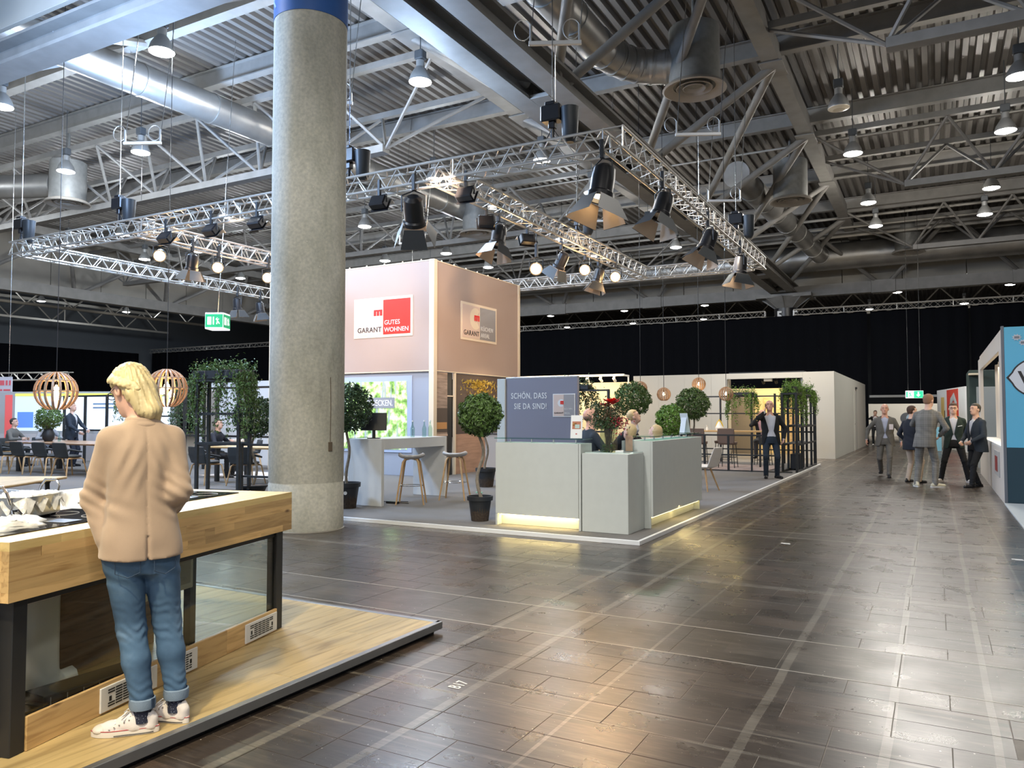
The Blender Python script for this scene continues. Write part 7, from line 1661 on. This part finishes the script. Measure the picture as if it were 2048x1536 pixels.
# people in the seating area at the left
person('waiter in a dark suit standing behind the long table, facing right', (-21.5, 13.25, G0), math.radians(-62), 1.80, hands=((-.16, .34, 1.02), (.18, .30, .98)), elb=((-1, -.6, -.3), (1, -.6, -.3)), head=(-.1, .25), jacket=NAVYJ, shirt=SHW, trousers=NAVY, shoe=BLKS, hair=BRH)
def seated(label, x, y, rz, j, h_, bald=False, hl=0, chair='black shell chair under %s', sh=None):
    person(label, (x, y, G0), rz, 1.74, hip=(0, 0, .56), neck=(.0, .10, 1.10), feet=((-.14, .42), (.14, .42)), hands=((-.16, .42, .80), (.16, .42, .80)), elb=((-1, -.3, -.6), (1, -.3, -.6)), head=(0, .2), jacket=j, shirt=sh, trousers=BLKC, shoe=BLKS, hair=h_, bald=bald, hairlen=hl, hem=.80)
    copy_tree(c0, loc=(x - math.sin(rz) * -.02, y, G0 - .02 + .02), rz=rz, label=chair % label[:60])
seated('person in grey at the left edge, seated beyond the long table', -23.1, 12.45, math.radians(-60), GSUIT, GREYH)
seated('person in light grey seated left of the table plant', -22.9, 13.35, math.radians(-100), mat('light_grey_knit', (.32, .32, .34), .9), GINGER)
seated('long-haired person in beige seated right of the woman', -15.9, 14.6, math.radians(150), mat('beige_knit', (.50, .42, .33), .9), BRH, hl=.25)
seated('person in dark clothes leaning at the dining table right of the woman', -14.9, 12.6, math.radians(-70), NAVY, GREYH)

# ================= the woman at the kitchen island =================
DENIM = mat('blue_denim', (.08, .15, .26), .85); N, L, b_ = nodes(DENIM); tc = N.new('ShaderNodeTexCoord'); n1 = N.new('ShaderNodeTexNoise'); n1.inputs['Scale'].default_value = 5; n1.inputs['Detail'].default_value = 6; L.new(tc.outputs['Object'], n1.inputs['Vector'])
rp = ramp(N, [(.35, (.042, .09, .165)), (.55, (.07, .14, .24)), (.72, (.14, .23, .35))]); L.new(n1.outputs[0], rp.inputs[0]); L.new(rp.outputs[0], b_.inputs['Base Color'])
n2 = N.new('ShaderNodeTexNoise'); n2.inputs['Scale'].default_value = 400; L.new(tc.outputs['Object'], n2.inputs['Vector']); bp_ = N.new('ShaderNodeBump'); bp_.inputs['Strength'].default_value = .2; bp_.inputs['Distance'].default_value = .002; L.new(n2.outputs[0], bp_.inputs['Height']); L.new(bp_.outputs[0], b_.inputs['Normal'])
BLAZ = mat('beige_blazer', (.38, .275, .195), .8, var=.04, scale=9, bump=.12, bscale=320, sheen=.25); WSK = mat('fair_skin', (.68, .42, .33), .5, var=.04, scale=18)
WH = mat('golden_hair', (.56, .46, .25), .45, var=.32, scale=16, aniso=(1, 1, .25))
wt = thing('person', 'blond woman with a side braid in a beige blazer and blue jeans', 'person', (-3.18, 2.358, P0), math.radians(66.7))
A = np.array
pel = A([-.043, .059, .80]); hjL, hjR = pel + [-.080, 0, 0], pel + [.080, 0, 0]; knL, knR = A([-.075, .055, .445]), A([.080, .060, .455]); anL, anR = A([-.045, -.048, .09]), A([.109, -.010, .09])
shL, shR = A([-.170, .07, 1.312]), A([.086, .07, 1.312]); elL, elR = A([-.225, .150, 1.045]), A([.100, -.030, 1.07]); wrL, wrR = A([-.185, .080, .850]), A([.125, .17, .975])
nk = A([-.038, .088, 1.405]); hc = A([-.078, .158, 1.540]); yw, pt = .40, -.38
cz, sz, cp, sp_ = math.cos(yw), math.sin(yw), math.cos(pt), math.sin(pt)
HR = A([[cz, -sz, 0], [sz, cz, 0], [0, 0, 1]]) @ A([[1, 0, 0], [0, cp, -sp_], [0, sp_, cp]]); Hd = lambda *p: hc + HR @ A(p)
B = SDF(.007, .014)
B.ell(Hd(0, -.008, .035), (.074, .094, .088), HR); B.ell(Hd(0, .020, -.045), (.056, .068, .076), HR, k=.03); B.ell(Hd(0, .055, -.088), (.026, .028, .022), HR, k=.03)
B.cone(Hd(0, .088, .005), Hd(0, .110, -.026), .007, .012, k=.01); B.cone(Hd(-.033, .080, .028), Hd(.033, .080, .028), .011, .011, k=.014)
B.ell(Hd(-.076, -.010, -.008), (.009, .018, .030), HR, k=.006); B.ell(Hd(.076, -.010, -.008), (.009, .018, .030), HR, k=.006)
B.ell(Hd(-.083, -.008, -.006), (.007, .010, .018), HR, k=.004, sub=True)
B.cone(Hd(-.016, .083, -.057), Hd(.016, .083, -.057), .009, .009, k=.01)
B.cone(nk - [0, 0, .04], Hd(0, -.02, -.04), .052, .046, k=.03)
BS = [(.78, -.043, .059, .12, .09), (.88, -.043, .059, .13, .095), (1.0, -.042, .062, .12, .09), (1.25, -.04, .07, .14, .095), (1.36, -.038, .08, .09, .07), (1.41, -.038, .088, .05, .05)]
B.loft(BS); mbw = MB()
for s_, e_, w_2 in ((shL, elL, wrL), (shR, elR, wrR)): B.cone(s_, e_, .038, .032); B.cone(e_, w_2, .032, .023)
for a_, k_, f_ in ((hjL, knL, anL), (hjR, knR, anR)): B.cone(a_, k_, .07, .045); B.cone(k_, f_, .045, .034)
hand(mbw, wrL, (.25, .10, -1), (1, -.1, 0), .93, 1, .45); hand(mbw, wrR, (-.3, .9, -.25), (0, -.2, -1), .93, -1, .5)
vs, fs = B.mesh(); mesh_np('body', vs, fs, WSK, wt, extra=mbw)
# jeans
T = SDF(.007, .022); T.loft([(.70, -.043, .057, .120, .100), (.745, -.043, .057, .152, .118), (.84, -.043, .060, .156, .122), (.93, -.043, .060, .145, .110)], k=.02)
for a_, k_, f_ in ((hjL, knL, anL), (hjR, knR, anR)):
    T.cone(a_ + [0, -.018, .0], k_, .087, .062); T.cone(k_, k_ * .62 + f_ * .38 + [0, -.012, 0], .060, .059); T.cone(k_ * .62 + f_ * .38 + [0, -.012, 0], f_ + [0, 0, .035], .057, .046)
def jw(X, Y, Z):
    d = 0
    for k_, ph in ((knL, 0), (knR, 1.3)):
        m = np.exp(-((X - k_[0]) ** 2 / .010 + (Z - k_[2] + .0) ** 2 / .012)); d = d + .0036 * np.sin((Z + .35 * X + .02 * np.sin(X * 60 + Y * 40 + ph)) * 150 + ph) * m * (.6 + .4 * np.sin(Z * 47 + ph))
    for f_, ph in ((anL, 0), (anR, 2)):
        m = np.exp(-((X - f_[0]) ** 2 + (Y - f_[1]) ** 2) / .010 - ((Z - .17) / .06) ** 2); d = d + .0035 * np.sin((Z + .2 * (X - Y) + .01 * np.sin(X * 70)) * 170 + ph) * m
    d = d + .0035 * np.sin((Z * 1.0 + .5 * X) * 95 + 2) * np.exp(-((Z - .70) / .05) ** 2)
    return d + .003 * np.exp(-((X - pel[0] - .0) / .010) ** 2) * np.exp(-((Z - .80) / .08) ** 2) * (Y < .05)
T.disp = jw; T.clip.append(lambda X, Y, Z: .118 - Z + 0 * X + 0 * Y)
vs, fs = T.mesh(); jn = mesh_np('jeans', vs, fs, DENIM, wt)
CUFF = mat('denim_cuff', (.20, .27, .36), .85, bump=.2, bscale=200); SOCK = mat('dotted_sock', (.02, .025, .05), .9); N, L, b_ = nodes(SOCK); tc = N.new('ShaderNodeTexCoord'); vo = N.new('ShaderNodeTexVoronoi'); vo.inputs['Scale'].default_value = 130; L.new(tc.outputs['Object'], vo.inputs['Vector']); rp = ramp(N, [(.18, (.35, .4, .5)), (.24, (.02, .025, .05))]); L.new(vo.outputs['Distance'], rp.inputs[0]); L.new(rp.outputs[0], b_.inputs['Base Color'])
for f_ in (anL, anR):
    b = MB(); c = f_; 
    def ring(r, z, n=24): return [(c[0] + r * math.cos(2 * PI * k / n) * (1 + .03 * math.sin(3 * k)), c[1] + r * math.sin(2 * PI * k / n), z) for k in range(n)]
    rs = [ring(.046, .112), ring(.053, .110), ring(.056, .130), ring(.054, .152), ring(.048, .156), ring(.046, .112)]; n = 24
    b.add([p for r in rs for p in r], [(i * n + k, i * n + (k + 1) % n, (i + 1) * n + (k + 1) % n, (i + 1) * n + k) for i in range(5) for k in range(n)]); b.build('cuff', CUFF, wt, smooth=True)
    b = MB(); b.lathe([(.040, .05), (.037, .10), (.038, .14)], (f_[0], f_[1], 0), 18); b.build('sock', SOCK, wt, smooth=True)
b = MB(); b.bbox(-.010, .010, -.001, .004, -.022, .022, .001); o = b.build('cuff_loop', mat('denim_dark', (.03, .055, .10), .8), wt); o.location = (anL[0] + .034, anL[1] - .046, .134); o.rotation_euler = (0, 0, .65)
# back pocket outlines
for sx in (-1, 1):
    b = MB(); cx = pel[0] + sx * .078; pts = []
    for (u, v_) in ((-.05, .03), (.05, .03), (.048, -.045), (0, -.065), (-.048, -.045)):
        x = cx + u; q = min(.95, abs((x - pel[0]) / .172)); pts.append((x, .058 - .128 * (1 - q ** 2.3) ** (1 / 2.3) - .012, .765 + v_))
    b.tube(pts, .0022, 4, closed=True); b.build('pocket_seam', mat('denim_dark', (.03, .055, .10), .8), jn)
# blazer
SJ = [(0.765, -0.046, 0.052, 0.177, 0.147), (0.860, -0.046, 0.055, 0.172, 0.141), (0.980, -0.044, 0.060, 0.150, 0.121), (1.080, -0.043, 0.063, 0.146, 0.118), (1.200, -0.041, 0.068, 0.158, 0.123), (1.290, -0.040, 0.072, 0.157, 0.113), (1.345, -0.039, 0.076, 0.117, 0.093), (1.385, -0.038, 0.082, 0.072, 0.070), (1.405, -0.038, 0.085, 0.063, 0.063)]
J = SDF(.007, .026); J.loft(SJ, p=2.5); 
for s_, e_, w_2 in ((shL, elL, wrL), (shR, elR, wrR)):
    inn = nk + (s_ - nk) * .35 + [0, -.015, -.022]
    J.cone(inn, s_, .046, .054, k=.035); J.cone(s_, e_, .061, .055); f2 = (w_2 - e_) / np.linalg.norm(w_2 - e_); J.cone(e_, w_2 - f2 * .015, .054, .043)
def jd(X, Y, Z):
    d = 0
    for e_, ph in ((elL, 0), (elR, 1)):
        m = np.exp(-((X - e_[0]) ** 2 + (Y - e_[1]) ** 2 + (Z - e_[2]) ** 2) / .007); d = d + .0065 * np.sin(((X - e_[0]) * .7 + (Z - e_[2])) * 110 + ph) * m
    for s_, sx in ((shL, -1), (shR, 1)):   # folds below the armholes
        m = np.exp(-((X - s_[0] + sx * .06) ** 2 / .003 + (Z - 1.20) ** 2 / .012)) * np.clip((.12 - Y) / .05, 0, 1); d = d + .0045 * np.sin((X * sx * 1.0 + Z * .45) * 105) * m
    d = d + .0042 * np.sin((X + .04) * 75 + 2.2 * np.sin(Z * 7)) * np.exp(-((Z - 1.16) / .12) ** 2) * np.clip((.09 - Y) / .05, 0, 1) * np.exp(-((X + .04) / .11) ** 2)
    d = d + .004 * np.sin(Z * 62 + X * 35) * np.exp(-((Z - 1.0) / .05) ** 2) * np.exp(-(np.abs(X + .043) - .12) ** 2 / .004)
    d = d + .0045 * np.exp(-((X + .042) / .006) ** 2) * (Y < .05) * (Z < 1.36)                       # centre back seam
    d = d + .009 * np.exp(-((X + .042) / .006) ** 2) * (Y < .05) * (Z < .88)                         # vent
    d = d + .006 * np.sin((X + .04) * 28 + .6) * np.exp(-((Z - .80) / .06) ** 2)
    for s_, sx in ((shL, -1), (shR, 1)): 
        q = np.sqrt(((Y - s_[1]) / 1.0) ** 2 + (Z - s_[2] + .03) ** 2); d = d + .003 * np.exp(-((X - s_[0] + sx * .035 + (q * 0)) / .007) ** 2) * (q < .075) * (Z > 1.24)
    return d
J.disp = jd
def hemc(X, Y, Z): return (.770 + .008 * np.abs((X + .045) / .2) ** 2 + .0 * Y) - Z
J.clip.append(lambda X, Y, Z: np.where(X < -.5, -1, hemc(X, Y, Z)))
vs, fs = J.mesh(); bl = mesh_np('blazer', vs, fs, BLAZ, wt)
Cc = SDF(.006, .01)   # turned-down collar
for k in range(20):
    a0, a1 = [math.radians(150 + 240 * (k + q) / 20) for q in (0, 1)]
    for r, z, rr_ in ((.062, 1.402, .010), (.073, 1.378, .012), (.085, 1.352, .009)):
        Cc.cone((nk[0] + r * math.cos(a0), nk[1] - .004 + r * .93 * math.sin(a0), z), (nk[0] + r * math.cos(a1), nk[1] - .004 + r * .93 * math.sin(a1), z), rr_, rr_)
Cc.k = .012; vs, fs = Cc.mesh(); mesh_np('collar', vs, fs, BLAZ, bl)
# hair
Hh = SDF(.006, .016); Hh.ell(Hd(0, -.014, .044), (.082, .101, .089), HR); Hh.ell(Hd(0, -.055, -.01), (.070, .055, .080), HR, k=.03)
Hh.cone(Hd(.02, -.075, -.02), nk + [.030, -.050, .040], .052, .036, k=.03); Hh.cone(Hd(.045, -.03, .0), nk + [.050, -.020, .045], .038, .030, k=.03); Hh.cone(Hd(-.035, -.070, -.05), nk + [-.005, -.058, .035], .038, .030, k=.03); Hh.cone(nk + [.025, -.050, .040], nk + [.055, -.03, .0], .030, .018, k=.03)
Hh.disp = lambda X, Y, Z: .0030 * np.sin(26 * np.arctan2(Y - hc[1] - .0, X - hc[0] + .02) + 30 * (Z - hc[2]) * (X - hc[0] + .1) * 8) + .0018 * np.sin(61 * np.arctan2(Y - hc[1], X - hc[0]) + 20 * Z)
def hf(X, Y, Z):
    x, y, z = X - hc[0], Y - hc[1], Z - hc[2]; lx = HR[0, 0] * x + HR[1, 0] * y + HR[2, 0] * z; ly = HR[0, 1] * x + HR[1, 1] * y + HR[2, 1] * z; lz = HR[0, 2] * x + HR[1, 2] * y + HR[2, 2] * z
    f1 = np.minimum(ly - .046 + .25 * (.05 - lz), .10 - lz); f2 = np.maximum(np.maximum(ly + .028, -ly - .0 - .06), np.maximum(lz - .022, lx + .045)); return np.maximum(f1, -np.maximum(np.maximum(-(ly + .026), lz - .024), lx + .05))
Hh.clip.append(hf); vs, fs = Hh.mesh(); hr = mesh_np('hair', vs, fs, WH, wt)
b = MB(); rw = random.Random(12)   # loose strands over the crown, combed down to the right
for k in range(120):
    a = rw.uniform(-2.2, .9); p0 = V(Hd(rw.uniform(-.03, .03), .05 - abs(rw.gauss(0, .02)), .128)); up = V(Hd(.085 * math.cos(a) * .98, -.012 + .103 * math.sin(a) * .98, .045)); mid = V(Hd(.078 * math.cos(a * .8 - .3), -.04 + .09 * math.sin(a * .8 - .3), -.04)); end = V(nk + [.032 + rw.gauss(0, .022), -.048 + rw.gauss(0, .012), .03 + rw.uniform(-.025, .02)])
    pts = []
    for q in range(13):
        t_ = q / 12; pts.append(p0 * (1 - t_) ** 3 + up * 3 * t_ * (1 - t_) ** 2 * 1.0 + mid * 3 * t_ ** 2 * (1 - t_) + end * t_ ** 3)
    c_ = V(hc); pts = [c_ + (p - c_) * (1.0 if (p - c_).length > .1 else .1 / max((p - c_).length, .01)) for p in pts]
    b.tube(pts, [.0018, .0026, .003, .003, .003, .003, .003, .003, .003, .003, .0028, .002, .001], 4, cap=False)
tag(b.build('hair_strand', WH, hr), kind='stuff')
Bd = SDF(.005, .004); path = [Hd(-.050, .032, .084), Hd(-.068, .018, .068), Hd(-.083, -.005, .050), Hd(-.082, -.042, .028), Hd(-.068, -.076, .002), Hd(-.043, -.098, -.024)]
nb_ = 11
for k in range(nb_):
    u = k / (nb_ - 1) * 4.999; i = int(u); f = u - i; p = path[i] * (1 - f) + path[i + 1] * f; d = path[i + 1] - path[i]; d = d / np.linalg.norm(d); o_ = p - hc; o_ = o_ / np.linalg.norm(o_); s_ = np.cross(d, o_)
    for sg in (-1, 1): c_ = p + s_ * sg * .010 + o_ * .006 + d * sg * .004; Bd.cone(c_ - d * .010 + s_ * sg * .008, c_ + d * .012 - s_ * sg * .007, .0085, .0095)
vs, fs = Bd.mesh(); mesh_np('braid', vs, fs, WH, hr)
glasses(wt, lambda x, y, z: Hd(x, y - .004, z))
for sx in (-1, 1):
    b = MB(); b.lathe([(.001, -.007), (.006, -.004), (.008, 0), (.006, .004), (.001, .007)], n=8); o = b.build('eye', mat('eye', (.05, .03, .02), .2), wt, smooth=2); o.location = Hd(sx * .030, .081, .010); o.scale = (1.3, .6, .6)
b = MB(); b.tube([Hd(-.020, .086, -.054), Hd(0, .0935, -.057), Hd(.020, .086, -.054)], [.003, .0045, .003], 6); b.build('mouth', mat('lips', (.42, .14, .11), .5), wt)
# sneakers
CANV = mat('white_canvas', (.78, .72, .68), .8, bump=.15, bscale=260); RUB = mat('white_rubber', (.72, .66, .58), .45); REDL = mat('red_piping', (.45, .03, .04), .5)
def sneaker(an, ang):
    s0 = bpy.data.objects.new('sneaker', None); C.objects.link(s0); s0.parent = wt; s0.location = (an[0], an[1], 0); s0.rotation_euler = (0, 0, ang)   # local x = toe direction
    def outline(g, n=44):
        o = []
        for k in range(n):
            a = 2 * PI * k / n; u, v_ = math.cos(a), math.sin(a); x = .068 + .138 * u; w_ = np.interp(x, [-.07, -.03, .05, .13, .18, .206], [.020, .031, .034, .044, .036, .014]); x2 = x + g * u; o.append((x2, (abs(v_) ** .8) * math.copysign(1, v_) * (w_ + g) * (1 if abs(u) < .97 else .8) - .004 * math.sin(x * 16)))
        return o
    b = MB(); rs = [(.0, -.001), (.002, .003), (.026, .003), (.030, .001), (.030, -.006)]; n = 44; V_ = [(x, y, z) for z, g in rs for x, y in outline(g)]
    b.add(V_, [(i * n + k, i * n + (k + 1) % n, (i + 1) * n + (k + 1) % n, (i + 1) * n + k) for i in range(4) for k in range(n)] + [tuple(range(n))[::-1], tuple(4 * n + k for k in range(n))]); b.build('sole', RUB, s0, smooth=True)
    b = MB(); b.tube([(x, y, .0285) for x, y in outline(.0032)], .0016, 5, closed=True); b.build('red_line', REDL, s0)
    b = MB(); o_ = outline(.0038); q = [p for p in o_ if p[0] < .10]; 
    for part in ([p for p in o_ if p[1] > 0 and -.06 < p[0] < .11], [p for p in o_ if p[1] < 0 and -.06 < p[0] < .11]): b.tube([(x, y, .0075) for x, y in sorted(part)], .0022, 4)
    b.build('black_line', BLACK, s0)
    U = SDF(.005, .016); U.cone((-.035, 0, .030), (.03, 0, .032), .030, .033); U.cone((-.040, 0, .060), (-.018, 0, .082), .026, .030); U.cone((.03, 0, .040), (.13, -.004, .028), .036, .032); U.cone((.0, 0, .078), (.075, -.002, .052), .030, .030); U.cone((.13, -.004, .028), (.165, -.006, .025), .032, .026)
    U.cone((-.012, 0, .15), (-.010, 0, .086), .026, .030, sub=True, k=.004); U.clip.append(lambda X, Y, Z: .018 - Z + 0 * X + 0 * Y); vs, fs = U.mesh(); mesh_np('canvas_upper', vs, fs, CANV, s0)
    K = SDF(.005, .01); K.ell((.165, -.006, .026), (.040, .039, .024)); K.clip.append(lambda X, Y, Z: np.maximum(.02 - Z, .150 - X) + 0 * Y); vs, fs = K.mesh(); mesh_np('toe_cap', vs, fs, RUB, s0)
    b = MB()
    for k in range(5): x = .045 + .020 * k; z = .093 - .0095 * k; b.tube([(x, -.024, z - .012), (x + .006, 0, z), (x, .024, z - .012)], .0042, 5)
    for sx in (-1, 1): b.tube([(.045, 0, .094), (.060, sx * .018, .104), (.082, sx * .030, .085), (.062, sx * .012, .090), (.045, 0, .094)], .003, 5); b.tube([(.045, 0, .094), (.07, sx * .034, .070)], .003, 4)
    b.build('lace', mat('lace_white', (.85, .82, .78), .7), s0, smooth=True)
    b = MB()
    for k in range(5): 
        for sy in (-1, 1): b.lathe([(.0035, -.001), (.0035, .001)], (.048 + .020 * k, sy * (.031 + .0012 * k), .070 - .0085 * k), 8)
    b.build('eyelet', STEEL, s0)
sneaker(anL, math.radians(156)); sneaker(anR, math.radians(127))
